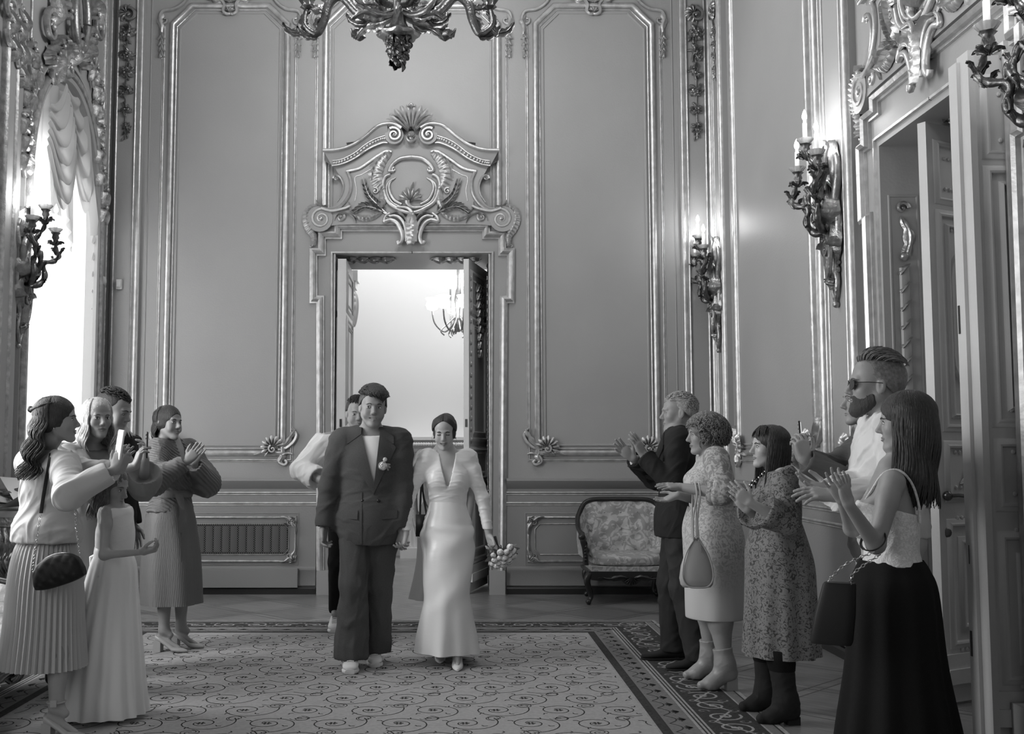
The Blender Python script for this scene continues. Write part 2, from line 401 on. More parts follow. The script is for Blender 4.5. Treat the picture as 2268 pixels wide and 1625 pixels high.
# strip pilasters with flower garlands on the far wall
def garland(mb, W, u, v1, v0, nfl=6, r=.088):
    random.seed(int(abs(u*100)))
    volute(mb, (u+.01, v1+.1), .075, 1.2, 1.6, -1, W, .022, .02); fan(mb, (u-.01, v1+.12), .1, 1.2, 4.6, 6, W, .04, .01)
    relief_tube(mb, spline([(u, v1+.06), (u+.02, v1+.02), (u-.01, v1-.03), (u, v1-.08), (u, v0)], 4), .008, W, 5, .01)
    L_ = v1-v0
    for k in range(nfl):
        cv = v1-.1-(L_-.22)*k/(nfl-1); rr = r*(1-.35*k/(nfl-1))
        for j in range(3): flower(mb, (u+random.uniform(-.5, .5)*rr, cv+random.uniform(-.6, .6)*rr), rr*random.uniform(.5, .75), W, .015+.02*random.random(), 5, random.random()*6)
        for j in range(6):
            a = random.uniform(0, 6.28); leaf(mb, [(u, cv), (u+rr*.6*cos(a), cv+rr*.7*sin(a)), (u+rr*1.15*cos(a+.3), cv+rr*1.3*sin(a+.3))], rr*.28, W, rr*.4, 2, .01, n=8)
    for k in range(5):
        y = v0+.13-.03*k; s = 1 if k % 2 else -1
        leaf(mb, [(u, y+.02), (u+s*.02, y), (u+s*.03, y-.03)], .013, W, .015, 1, .01, n=6)
pil = M()
for s in (-1, 1):
    cx = bu(910, 600)[0]
    def U(x): return bu(x if s > 0 else 1820-x, 600)[0]
    for x in (254, 295): sweep(pil, [(U(x), ZR+.02), (U(x), ZC)], halfround(.012, .02), WB, False, 0, .05)
    a, b = sorted((U(249), U(311))); pil.box((a, YB-.05, ZR+.005), (b, YB, ZC), 1)
    for x in (304,): sweep(pil, [(U(x), ZR+.02), (U(x), ZC)], halfround(.02, .008), WB, False, 0, .05)
    sweep(pil, [(U(324), ZR+.02), (U(324), ZC)], halfround(.006, .008), WB, False, 1)
    m_ = M(); garland(m_, lambda p, q, r_: WB(p, q, r_+.05), U(274), bu(272, 60)[1], bu(272, 312)[1])
    tag(obj('flower_garland', m_, SILVERED, ang=60), 'carved flower garland hanging in the %s' % ('left corner of the far wall' if s > 0 else 'right corner above the farther wall lamp'), 'carved garland', 'carved garlands in the corners')
struct('trim_%d' % tn, pil, [GILT, WALL]); tn += 1
# lower dado panels + corner leaves
for a, b in ((bu(330, 1140)[0], bu(655, 1140)[0]), (bu(1170, 1140)[0], bu(1470, 1140)[0])):
    m_ = M(); z1, z0 = bu(0+900, 1145)[1], bu(900, 1242)[1]
    sweep(m_, [(a, z0), (a, z1), (b, z1), (b, z0)][::-1], halfround(.013, .02), WB, True, 0, .012)
    sweep(m_, [(a-.03, z0-.035), (a-.03, z1+.04), (b+.03, z1+.04), (b+.03, z0-.035)][::-1], halfround(.005), WB, True, 1, .012)
    k = .065; c = .05
    sweep(m_, [(a+k, z0+k+c), (a+k, z1-k-c), (a+k+c, z1-k), (b-k-c, z1-k), (b-k, z1-k-c), (b-k, z0+k+c), (b-k-c, z0+k), (a+k+c, z0+k)][::-1], halfround(.006, .01), WB, True, 0, .012)
    for u, s in ((a, 1), (b, -1)):
        for v_, t in ((z0, 1), (z1, -1)):
            T = lambda p, q, w: WB(u+s*p, v_+t*q, w+.012)
            leaf(m_, [(.0, .0), (.05, .03), (.1, .0), (.16, -.005)], .03, T, .03, 3, .01); leaf(m_, [(.0, .0), (.03, .05), (.0, .1), (-.005, .17)], .03, T, .03, 3, .01)
            fan(m_, (.005, .005), .06, -.4, 2, 4, T, .03, .01); volute(m_, (.055, .055), .03, 1.2, 3.9, 1, T, .009, .01)
    struct('trim_%d' % tn, m_, [GILT2, WALL2]); tn += 1
# radiator grille
g = thing('radiator_grille', 'lattice radiator grille in the dado behind the woman in the wrap dress', 'radiator grille', (bu(535, 1190)[0], YB, .45))
a, b, z0, z1 = bu(345, 1140)[0], bu(639, 1140)[0], bu(500, 1225)[1], bu(500, 1158)[1]
obj('back_plate', M().box((a, YB-.0155, z0), (b, YB-.0125, z1)), DARK, g)  # near-black sheet stands in for the shaded recess behind the lattice
rad = M()
for k in range(16):
    x = a+.045+k*(b-a-.09)/15; rad.tube([(x, YB-.018, z0+.015), (x, YB-.018, z1-.03)], .032, 8, 0, .25, up=(0, 1, 0))
obj('radiator', rad, mat('radiator_paint', .16, .6), g)
lat = M(); st = .022; x = a-(z1-z0)
while x < b:
    for d in (1, -1):
        p, q = (x, x+(z1-z0)); zz = (z0, z1) if d > 0 else (z1, z0)
        ta = max(0, (a-p)/(q-p)); tb = min(1, (b-p)/(q-p))
        if tb > ta: lat.tube([(p+(q-p)*ta, YB-.03, zz[0]+(zz[1]-zz[0])*ta), (p+(q-p)*tb, YB-.03, zz[0]+(zz[1]-zz[0])*tb)], .0018, 4)
    x += st
obj('lattice', lat, mat('lattice_metal', .25, .4, .6), g)
# plinth box below the grille
struct('trim_%d' % tn, M().box((bu(330, 1200)[0], YB-.075, .07), (bu(662, 1200)[0], YB, .255)), WALL2); tn += 1

# ================= FAR DOORWAY =================
dr = thing('door_1', 'tall open double door in the middle of the far wall', 'door', (DC, YB, 0)); dr['kind'] = 'structure'
del dr['label']; del dr['category']
fr = M()
def half(pts, s): return [(DC+s*(DC-bu(x, y)[0]), bu(x, y)[1]) for x, y in pts]
arc = [(904, 507), (752, 507), (752, 524), (716, 524), (716, 561), (697, 561), (697, 661), (712, 661), (712, 1262)]
for s in (-1, 1):
    p = half(arc, -s)
    if s > 0: p = p[::-1]
    sweep(fr, p, [(-.03, 0), (-.028, .02), (-.012, .02), (-.008, .045), (.012, .06), (.03, .045), (.034, .02), (.05, .018), (.05, 0)], WB, False, 0)
    q = half([(912, 559), (735, 559), (735, 1311)], -s)
    if s > 0: q = q[::-1]
    sweep(fr, q, [(-.012, 0), (-.008, .018), (.008, .018), (.012, 0)], WB, False, 0)
    sweep(fr, [(DC-s*(DC-DU0)-s*.05*0, .0), (DC-s*(DC-DU0), DZ)], halfround(.008), WB)
    xa, xb = sorted((DC+s*(DC-bu(703, 1280)[0]), DC+s*(DC-bu(738, 1280)[0])))
    fr.box((xa, YB-.085, 0), (xb, YB, bu(712, 1262)[1]), 1)
obj('door_frame', fr, [GILT, WALL], dr)
# doorway lining with carved staffs and soffit ornament
ln = M()
for s in (-1, 1):
    x = DU0 if s < 0 else DU1
    for k in range(34):
        z = .5+k*.085; T = lambda p, q, w: (x-s*w, YB+.22+p, q)
        leaf(ln, [(-.03, z), (0, z+.03), (.03, z+.07)], .02, T, .02, 2, .0, n=6)
    for y in (.16, .28): ln.tube([(x-s*.004, YB+y, .4), (x-s*.004, YB+y, 3.4)], .006, 5)
    Ts = lambda p, q, w: (DC+s*p, YB+q, DZ-w)
    for k in range(4):
        volute(ln, (.22+k*.13, .25+.05*(k % 2)), .055, 1.4, k, 1 if k % 2 else -1, Ts, .012, .01)
        leaf(ln, [(.2+k*.13, .28), (.28+k*.12, .33), (.36+k*.12, .25)], .045, Ts, .04, 3)
        leaf(ln, [(.2+k*.13, .2), (.28+k*.12, .16), (.33+k*.12, .22)], .035, Ts, .04, 3)
ln_o = obj('lining_carving', ln, SILVERED, dr)
def door_leaf(mb, hv, L_, H, th=.055, z0=.02, mi=0, scale=1.0):
    """door leaf in local coords: x from 0 (hinge) to L_, y thickness, z up; panel mouldings both faces"""
    mb.box((0, -th/2, z0), (L_, th/2, H), 0)
    for f in (-1, 1):
        T = lambda a, b, w: (a, f*(th/2+w), b)
        def fr_(x0, x1, a, b, k=1.0):
            pts = [(x0, a), (x0, b), (x1, b), (x1, a)]
            if f > 0: pts = pts
            sweep(mb, pts, [(0, 0), (.006*k, .016), (.016*k, .02), (.028*k, .012), (.04*k, .006), (.046*k, 0)], T, True, 0)
        x0, x1 = .10, L_-.10
        fr_(x0, x1, .35, .98); fr_(x0+.09, x1-.09, .44, .88)
        fr_(x0, x1, 1.16, 1.42)
        fr_(x0, x1, 1.56, 2.75); fr_(x0+.06, x1-.06, 1.62, 2.69, .6)
        fr_(x0, x1, 2.87, H-.14)
        # carved bands
        for zz, nn in ((1.03, 14), (1.4, 14), (1.2, 14), (1.6, 14), (2.68, 14), (2.92, 14), (H-.2, 14), (.30, 14)):
            for k in range(nn):
                xx = x0+.05+(x1-x0-.1)*k/(nn-1); mb.ball(T(xx, zz, .004), .012, 6, 4, 1, (1, .6, 1))
        # base rail with carved strip
        mb.box((.0, f*th/2, .12) if f > 0 else (.0, -th/2-.035, .12), (L_, th/2+.035, .20) if f > 0 else (L_, -th/2, .20))
        mb.box((.0, f*th/2, .2) if f > 0 else (.0, -th/2-.02, .2), (L_, th/2+.02, .28) if f > 0 else (L_, -th/2, .28))
        for k in range(20): leaf(mb, [(.04+k*(L_-.08)/20, .205), (.055+k*(L_-.08)/20, .235), (.045+k*(L_-.08)/20, .27)], .012, lambda a, b, w: T(a, b, w+.018), .015, 1, n=5, mi_=1) if False else None
def hinge_T(hx, hy, ang):
    ca, sa = cos(ang), sin(ang)
    return lambda p: (hx+p[0]*ca-p[1]*sa, hy+p[0]*sa+p[1]*ca, p[2])
def carve_leaf(mb, L_, H, f, th=.055):
    T = lambda a, b, w: (a, f*(th/2+w), b); cx = L_/2
    random.seed(5)
    for k in range(9):
        y = H-.25-k*.085; r = .13*(1-.08*k)
        for s in (-1, 1): leaf(mb, [(cx, y), (cx+s*r*.6, y+.03), (cx+s*r, y-.05)], .05*(1-.07*k), T, .03, 3, .008)
        flower(mb, (cx+random.uniform(-.04, .04), y), .045*(1-.05*k), T, .02)
    for x in (.07, L_-.07):
        for k in range(int((H-.6)/.11)): leaf(mb, [(x-.012, .5+k*.11), (x+.01, .53+k*.11), (x, .57+k*.11)], .018, T, .014, 2, .0, n=6)
def rail_handle(mb, T, x, z):
    mb.ball(T((x, -.045, z)), .028, 8, 6); mb.tube([T((x, -.05, z)), T((x+.04, -.085, z+.004)), T((x+.1, -.085, z-.002)), T((x+.15, -.08, z-.012))], [.012, .012, .011, .008], 7)
LEAFL = .80
# right leaf of the far door: hinge at the back of the opening, free edge towards the room
pr_ = P(1030, 1300, 10.9)
a1 = math.atan2(10.93-11.68, pr_[0]+.02-(DU1-.03))
T1 = hinge_T(DU1-.03, 11.68, a1); H1 = DZ-.06
d = M(); door_leaf(d, None, LEAFL, H1); obj('door_leaf', d.xf(T1), PAINTW, dr)
d = M(); carve_leaf(d, LEAFL, H1, -1); carve_leaf(d, LEAFL, H1, 1); obj('leaf_carving', d.xf(T1), SILVERED, dr)
a2 = math.atan2(-1, -.035+.045)
T2 = hinge_T(DU0+.07, 11.70, a2)
d = M(); door_leaf(d, None, LEAFL, H1, .085); obj('door_leaf', d.xf(T2), PAINTW, dr)
d = M()
for p, T in ((T1, 1), (T2, 1)): d.box((LEAFL, -.012, 1.66), (LEAFL+.004, .012, 1.74), 0, p)
obj('lock_plate', d, BASEB, dr)

# ================= OVERDOOR (pediment with cartouche) =================
def overdoor(label, W, loc):
    root = thing('overdoor_pediment', label, 'overdoor carving', (0, 0, 0))
    cu = bu(911, 500)[0]
    def O(x, y): q = bu(640+x/2.9, y/2.9); return (q[0]-bu(640+790/2.9, y/2.9)[0], q[1])
    def both(fn):
        for s in (-1, 1): fn(lambda a, b, w, s=s: W(-s*a, b, w), s)
    def sides(name, m, ang=60):
        def deco(fn):
            for s in (-1, 1):
                mb = M(); fn(mb, lambda a, b, w, s=s: W(-s*a, b, w), s); obj(name, mb, m, root, ang)
        return deco
    Q = lambda pts: [O(*p) for p in pts]
    plate = M(); gold = M()
    top = spline(Q([(232, 990), (330, 985), (420, 955), (500, 900), (560, 850), (610, 825), (680, 818), (745, 850), (790, 850)]), 5)
    side = spline(Q([(790, 1450), (330, 1450), (205, 1470), (150, 1415), (200, 1350), (300, 1330), (350, 1260), (360, 1180), (320, 1120), (300, 1080)]), 4)
    out = side+Q([(245, 1045), (232, 990)])+top[1:]
    def fplate(T, s):
        n = len(out); vf = [T(p[0], p[1], .05) for p in out]+[T(p[0], p[1], 0) for p in out]
        plate.add(vf, [tuple(range(n))]+[(i, i+n, (i+1) % n+n, (i+1) % n) for i in range(n)])
        lo = spline(Q([(285, 1078), (350, 1066), (430, 1030), (520, 970), (600, 935), (640, 932)]), 5)
        up = spline(Q([(232, 990), (330, 985), (420, 955), (500, 900), (560, 850), (640, 822)]), 5)
        m_ = min(len(lo), len(up)); R = []
        for i in range(m_):
            a = np.array(up[i]); b = np.array(lo[i]); c = a*.45+b*.55
            R.append([T(*a, .05), T(*a, .16), T(*(a*.85+b*.15), .15), T(*c, .11), T(*(a*.3+b*.7), .1), T(*b, .09), T(*b, .05)])
        plate.rings(R, False, False)
    both(fplate); pl = obj('plate', plate, WALL, root, 35)
    @sides('cornice_moulding', GILT)
    def fc(co, T, s):
        relief_tube(co, spline(Q([(232, 992), (330, 987), (420, 957), (500, 902), (560, 852), (610, 827), (680, 824), (730, 850)]), 6), .02, T, 7, .15)
        relief_tube(co, spline(Q([(285, 1078), (350, 1066), (430, 1030), (520, 970), (600, 935), (640, 932)]), 6), .011, T, 6, .085)
        relief_tube(co, spline(Q([(290, 1050), (350, 1040), (430, 1000), (500, 945), (560, 912), (625, 890)]), 6), .007, T, 6, .105)
        S = spline(Q([(295, 1063), (350, 1052), (430, 1015), (510, 955), (580, 918), (628, 905)]), 4); step = len(S)
        for i in range(0, step): 
            q = T(S[i][0], S[i][1], .10); co.ball(q, .017, 8, 5)
        leaf(co, Q([(380, 945), (450, 935), (500, 900), (560, 850), (620, 835)]), .022, T, .03, 5, .15)
    @sides('volute', GILT)
    def fv(vo, T, s):
        volute(vo, O(682, 888), .075, 1.6, 2.2, -1, T, .02, .13)
    @sides('corner_volute', GILT)
    def fv2(vo, T, s): volute(vo, O(215, 1412), .105, 1.7, 1.3, 1, T, .02, .05)
    @sides('volute_block', WALL)
    def fs(so, T, s):  # rounded blocks under the volutes, wall coloured
        for c, r, w0, w1 in ((O(682, 888), .095, .04, .12),):
            pts = [(c[0]+r*cos(2*pi*k/20), c[1]+r*sin(2*pi*k/20)) for k in range(20)]
            so.add([T(p[0], p[1], w1) for p in pts]+[T(p[0], p[1], w0) for p in pts], [tuple(range(20))]+[(i, i+20, (i+1) % 20+20, (i+1) % 20) for i in range(20)])
    @sides('volute_block', WALL)
    def fs2(so, T, s):
        for c, r, w0, w1 in ((O(205, 1412), .135, 0, .06),):
            pts = [(c[0]+r*cos(2*pi*k/20), c[1]+r*sin(2*pi*k/20)) for k in range(20)]
            so.add([T(p[0], p[1], w1) for p in pts]+[T(p[0], p[1], w0) for p in pts], [tuple(range(20))]+[(i, i+20, (i+1) % 20+20, (i+1) % 20) for i in range(20)])
    @sides('strapwork', GILT)
    def ff(fm, T, s):
        relief_tube(fm, spline(Q([(400, 1330), (370, 1345), (300, 1362), (262, 1330+30), (215, 1345)]), 4), .019, T, 6, .06)
        relief_tube(fm, spline(Q([(375, 1110), (460, 1090), (540, 1035), (620, 985), (665, 985)]), 6), .018, T, 6, .055)
        relief_tube(fm, spline(Q([(385, 1115), (405, 1170), (400, 1240), (370, 1300), (320, 1345), (255, 1362)]), 6), .017, T, 6, .055)
        relief_tube(fm, spline(Q([(430, 1300), (440, 1230), (430, 1150), (470, 1130), (530, 1095)]), 5), .006, T, 5, .05)
        relief_tube(fm, spline(Q([(290, 1155), (300, 1135), (335, 1145), (357, 1200), (345, 1260), (315, 1305)]), 5), taper(26, .018, .007), T, 6, .05)
        volute(fm, O(308, 1150), .022, 1, 0, -1, T, .009, .05)
    # medallion ring
    @sides('medallion_frame', GILT)
    def fr2(ri, T, s):
        relief_tube(ri, spline(Q([(790, 1020), (720, 1030), (672, 1065), (650, 1105), (680, 1110)]), 6), taper(25, .027, .016), T, 7, .06)
        relief_tube(ri, spline(Q([(655, 1130), (620, 1150), (610, 1210), (640, 1300), (700, 1345), (760, 1372), (790, 1372)]), 6), taper(37, .016, .027), T, 7, .06)
        relief_tube(ri, spline(Q([(690, 1150), (655, 1180), (650, 1230), (680, 1290), (730, 1320)]), 6), taper(25, .007, .016, .004), T, 7, .055)
        relief_tube(ri, spline(Q([(672, 1160), (638, 1190), (634, 1240), (665, 1305), (730, 1340)]), 6), .013, T, 7, .055)
        volute(ri, O(680, 1100), .022, 1, 1.5, 1, T, .01, .07)
    def rib_band(mb, pts, wd, T, n=9, w0=.04):
        S = spline(pts, 6*max(1, n//4)); m_ = len(S); R = []
        for i in range(m_):
            t = i/(m_-1); a = S[max(0, i-1)]; b = S[min(m_-1, i+1)]; dx, dy = b[0]-a[0], b[1]-a[1]; l = math.hypot(dx, dy) or 1; nx, ny = -dy/l, dx/l
            e = wd*(.35+.65*sin(pi*(t*.9+.05))); rb = .5+.5*cos(2*pi*n*t); R.append([T(S[i][0]+nx*e*k*(1+.12*rb*abs(k)), S[i][1]+ny*e*k*(1+.12*rb*abs(k)), w0+.045*(1-k*k)*(.6+.4*rb)+.02*(k > 0)) for k in (-1, -.6, -.2, .2, .6, 1)])
        mb.rings(R, False, False)
    @sides('rocaille', GILT)
    def fw(wg, T, s):
        rib_band(wg, Q([(650, 985), (590, 1040), (556, 1120), (575, 1190), (610, 1230)]), .078, T, 10)
        rib_band(wg, Q([(600, 1230), (605, 1290), (590, 1345)]), .045, T, 7)
        rib_band(wg, Q([(600, 1370), (540, 1400), (480, 1405), (420, 1385)]), .036, T, 8)
        rib_band(wg, Q([(200, 1320), (135, 1345), (115, 1405), (135, 1470), (165, 1520), (165, 1585)]), .040, T, 14, .015)
        volute(wg, O(150, 1585), .02, 1, 0, 1, T, .009, .02); leaf(wg, Q([(180, 1290), (195, 1320), (220, 1330), (250, 1325)]), .02, T, .02, 3, .06)
        leaf(wg, Q([(640, 975), (600, 1010), (550, 1080), (535, 1170)]), .03, T, .05, 5, .05)
        volute(wg, O(340, 1400), .045, 1.1, .5, -1, T, .016, .05); leaf(wg, Q([(300, 1425), (320, 1385), (370, 1375), (420, 1400), (440, 1440)]), .03, T, .03, 4, .05)
        volute(wg, O(645, 1395), .03, 1.2, 3, 1, T, .012, .06); volute(wg, O(560, 1235), .035, 1.2, 2, -1, T, .012, .06)
        leaf(wg, Q([(390, 1300), (400, 1350), (430, 1380)]), .025, T, .03, 3, .05)
    @sides('palm_branch', GILT)
    def fb(br, T, s):
        for pts, nl in ((((650, 1392), (590, 1335), (520, 1260), (480, 1150)), 9), (((640, 1385), (560, 1345), (490, 1335), (420, 1372)), 7)):
            S = spline(Q(pts), 8); relief_tube(br, S, taper(len(S), .009, .004), T, 5, .06)
            for k in range(nl):
                i = 4+int(k*(len(S)-6)/nl); a, b = S[i], S[min(i+1, len(S)-1)]; th = math.atan2(b[1]-a[1], b[0]-a[0])
                for sg in (-1, 1):
                    L_ = .125*(1-.45*k/nl); an = th+sg*.65
                    leaf(br, [(a[0], a[1]), (a[0]+L_*.5*cos(an), a[1]+L_*.5*sin(an)), (a[0]+L_*cos(an-sg*.35), a[1]+L_*sin(an-sg*.35))], .020, T, .016, 1, .065, n=8)
    sh = M(); T = lambda a, b, w: W(a, b, w)
    fan(sh, O(790, 870), .29, .45, pi-.45, 9, T, .07, .10, .2, .16, .03)
    for s in (-1, 1):
        leaf(sh, [(s*.02, O(0, 850)[1]), (s*.1, O(0, 790)[1]), (s*.2, O(0, 770)[1])], .06, T, .06, 3, .14)
    c = O(790, 712); fan(sh, (c[0], c[1]-.02), .05, .3, pi-.3, 3, T, .04, .15); sh.ball(T(c[0], c[1]+.02, .16), .016)
    relief_tube(sh, volute_pts(O(790, 900), .05, .5, 0, -1, 12, .9), .014, T, 6, .12); fan(sh, O(790, 905), .05, .2, 2.9, 4, T, .03, .12)
    sh.ball(T(*O(790, 900), .07), .05, 12, 8)
    obj('shell_crest', sh, GILT, root, 60)
    ta = M(); fl_ = M()
    rib_band(ta, Q([(790, 1380), (790, 1450), (788, 1520), (788, 1580)]), .07, T, 7, .07)
    def ft(T_, s):
        relief_tube(ta, spline(Q([(655, 1375), (625, 1400), (620, 1430), (660, 1420), (700, 1440), (728, 1490), (735, 1540), (715, 1572), (705, 1555)]), 5), taper(41, .012, .02, .008), T_, 7, .06)
        relief_tube(ta, spline(Q([(650, 1400), (690, 1395), (730, 1420), (755, 1480), (760, 1560)]), 5), .016, T_, 7, .07)
        leaf(ta, Q([(660, 1385), (700, 1370), (745, 1400), (765, 1450)]), .04, T_, .04, 3, .07)
    both(ft)
    relief_tube(ta, spline(Q([(860, 1340), (800, 1345), (770, 1320), (765, 1300)]), 5), taper(16, .012, .03), T, 7, .08)
    relief_tube(ta, spline(Q([(700, 1340), (770, 1350), (800, 1390), (790, 1450)]), 5), taper(16, .012, .028), T, 7, .09)
    obj('keystone_tail', ta, GILT, root, 60)
    fan(fl_, O(785, 1300), .135, .1, pi-.1, 7, T, .035, .06, .2, .3)
    for a, L_ in ((1.57, .2), (1.1, .16), (2.05, .15), (.7, .13), (2.5, .13)):
        c = O(785, 1300); leaf(fl_, [c, (c[0]+L_*.5*cos(a), c[1]+L_*.5*sin(a)), (c[0]+L_*cos(a-.15), c[1]+L_*sin(a-.15))], .03, T, .04, 2, .07)
    obj('flame_shell', fl_, GILT, root, 60)
    root.location = loc
    return root
od = overdoor('large gilded pediment with shell crest above the open far doorway', lambda a, b, w: (a, -w, b), (0, 0, 0))
od.location = (bu(911, 500)[0], YB, 0)
od2 = dup(od, (XR, (SY0+SY1)/2, -.05), -pi/2, 'gilded pediment carving above the side doorway, cut by the top of the picture', 'overdoor pediments')
od['group'] = 'overdoor pediments'
od2.scale = (1.0, 1, 1)
# ================= RIGHT WALL =================
def YR(px): return XR*FPX/(px-PX0)
SC = (SY0+SY1)/2
rp = M(); panel(rp, 8.02, 10.2, WR, PB, PT); struct('trim_%d' % tn, rp, [GILT, WALL]); tn += 1
for c, s, t in (((10.2, PB), -1, 'gilded shell at the far lower corner of the side wall panel, behind the lace dress'), ((8.02, PB), 1, 'gilded shell carving beside the raised dark phone on the right')):
    m_ = M(); shell_corner(m_, c, s, WR, 1.2); tag(obj('shell_ornament', m_, GILT, ang=60), t, 'carved ornament')
pr = M()
for a, b in ((10.42, 10.93), (7.05, 7.70), (4.22, 4.85)):
    pr.box((XR-.05, a, ZR+.005), (XR, b, ZC), 1)
    for y in (a+.03, b-.03): sweep(pr, [(y, ZR+.02), (y, ZC)], halfround(.024, .034), WR, False, 0, .05)
    for y in (a+.085, b-.085, a+.155, b-.155): sweep(pr, [(y, ZR+.02), (y, ZC)], halfround(.008, .012), WR, False, 0, .05)
struct('trim_%d' % tn, pr, [GILT, WALL]); tn += 1
m_ = M(); garland(m_, lambda p, q, r_: WR(p, q, r_+.05), 10.68, 5.75, 5.15, 4, .05)
tag(obj('flower_garland', m_, SILVERED, ang=60), 'short carved flower drop at the top of the corner strip on the right wall', 'carved garland')
m_ = M(); shell_corner(m_, (7.12, PB-.02), 1, lambda p, q, r_: WR(p, q, r_+.05), 1.0); tag(obj('shell_ornament', m_, GILT, ang=60), 'small gilded shell on the wall strip directly behind the bearded man', 'carved ornament')
# side doorway
d2 = bpy.data.objects.new('door_2', None); C.objects.link(d2); d2.location = (XR, SC, 0); d2['kind'] = 'structure'
fr = M(); WD = lambda a, b, w: WR(SC-(a-DC), b-.06, w)
for s in (-1, 1):
    p = half(arc, -s); q = half([(912, 559), (735, 559), (735, 1311)], -s)
    if s > 0: p, q = p[::-1], q[::-1]
    sweep(fr, p, [(-.03, 0), (-.028, .02), (-.012, .02), (-.008, .045), (.012, .06), (.03, .045), (.034, .02), (.05, .018), (.05, 0)], WD)
    sweep(fr, q, [(-.012, 0), (-.008, .018), (.008, .018), (.012, 0)], WD)
    xa, xb = sorted((SC+s*(DC-bu(703, 1280)[0]), SC+s*(DC-bu(738, 1280)[0])))
    fr.box((XR-.085, xa, 0), (XR, xb, bu(712, 1262)[1]), 1)
obj('door_frame', fr, [GILT, WALL], d2)
ln = M(); T = lambda a, b, w: (a, SY1-w, b)
sweep(ln, [(XR+.06, .5), (XR+.06, 3.0), (XR+.22, 3.0), (XR+.22, .5)], [(0, 0), (.004, .008), (.012, .008), (.016, 0)], T, True, 1)
volute(ln, (XR+.13, 2.93), .04, 1.2, 0, 1, T, .014, .01); ln.ball(T(XR+.13, 2.62, .02), .03)
leaf(ln, [(XR+.14, 2.6), (XR+.17, 2.75), (XR+.12, 2.88)], .05, T, .03, 3)
ln.tube([T(XR+.13, .5, .012), T(XR+.13, 2.55, .012)], .032, 8, 1, .6, up=(0, 1, 0))
for k in range(18): leaf(ln, [(XR+.1, .55+k*.115), (XR+.13, .59+k*.115), (XR+.16, .62+k*.115)], .022, T, .02, 3, .03)
for k in range(12):
    Ts = lambda p, q, w: (XR+.3+p, SY1-.1-q, SZ-w)
    leaf(ln, [(-.1, .1+k*.11), (0, .14+k*.11), (.1, .1+k*.11)], .05, Ts, .05, 3); volute(ln, (.1*(-1)**k, .12+k*.11), .04, 1.2, k, 1, Ts, .012)
obj('lining_carving', ln, [SILVERED, WALL], d2)
T3 = hinge_T(3.40, 6.52, math.atan2(6.15-6.52, 2.72-3.40)); T4 = hinge_T(3.32, 5.25, pi)
d = M(); door_leaf(d, None, LEAFL, SZ-.03)
d2a = obj('door_leaf', d.xf(T3), PAINTW, d2)
an = M()  # arched inner mouldings
for f in (-1, 1):
    Tf = lambda a, b, w: (a, f*(.0275+w), b); x0, x1 = .19, LEAFL-.19; r = (x1-x0)/2; cx = (x0+x1)/2
    pts = [(cx-r*cos(pi*k/12), 2.4+r*.9*sin(pi*k/12)) for k in range(13)]+[(cx+r*cos(pi*k/12), 1.95-r*.9*sin(pi*k/12)) for k in range(13)]
    sweep(an, pts, [(0, 0), (.006, .014), (.03, .018), (.036, 0)], Tf, True)
    fan(an, (cx, 1.22), .2, .3, 2.8, 7, Tf, .02, .004, .25); leaf(an, [(cx, 1.38), (cx+.05, 1.3), (cx+.22, 1.22)], .05, Tf, .02, 4, .004); leaf(an, [(cx, 1.38), (cx-.05, 1.3), (cx-.22, 1.22)], .05, Tf, .02, 4, .004)
obj('arched_moulding', an.xf(T3), PAINTW, d2a)
h = M(); rail_handle(h, lambda p: T3((LEAFL-.055-p[0], -p[1], p[2])), 0, 1.155); h.ball(T3((LEAFL-.06, .03, .95)), .028, 10, 6, 0, (1, .3, 1)); rail_handle(h, lambda p: T3((LEAFL-.055-p[0], p[1], p[2])), 0, 1.155); h.ball(T3((LEAFL-.06, -.03, .95)), .028, 10, 6, 0, (1, .3, 1))
obj('handle', h, BRONZE, d2a)
d = M(); door_leaf(d, None, LEAFL, SZ+.02, .095); d.box((LEAFL-.06, -.085, .02), (LEAFL+.03, .0, SZ+.0)).box((LEAFL-.02, -.03, .02), (LEAFL+.012, .085, SZ+.03))
d2b = obj('door_leaf', d.xf(T4), PAINTW, d2)
lk = M(); lk.box((LEAFL+.031, -.07, 1.98), (LEAFL+.034, -.055, 2.12)).box((LEAFL+.031, -.07, .42), (LEAFL+.034, -.055, .54)).box((LEAFL+.031, -.055, .86), (LEAFL+.033, -.05, .95))
obj('lock_plate', lk.xf(T4), BASEB, d2b)
# ================= WINDOW, DRAPERY =================
win = bpy.data.objects.new('window_1', None); C.objects.link(win); win.location = (XL, (WY0+WY1)/2, 0); win['kind'] = 'structure'
wf = M(); av = [(p[0], p[1]) for p in arch(32, .05)]
pth = [(WY0-.05, ZR)]+av+[(WY1+.05, ZR)]
sweep(wf, pth, [(-.05, 0), (-.045, .03), (-.02, .045), (.0, .03), (.005, 0)], WL, False, 1)
sweep(wf, pth, [(.0, 0), (.01, .05), (.04, .06), (.06, .03), (.065, 0)], WL, False, 0)
sweep(wf, pth, [(.10, 0), (.105, .03), (.13, .035), (.14, 0)], WL, False, 1)
obj('window_frame', wf, [GILT2, WALL], win)
bars = M()
for y in (WY0, WY0+.55, WY0+1.1, WY1-.06): bars.box((XL-.36, y, .35), (XL-.30, y+.06, 4.7))
for z in (.35, 1.6, 2.8, 3.6): bars.box((XL-.36, WY0, z), (XL-.30, WY1, z+.06))
obj('casement', bars, PAINTW, win)
obj('window_pane', M().box((XL-.335, WY0, .35), (XL-.33, WY1, 4.7)), mat('window_glass', .9, .02, trans=1.0), win)
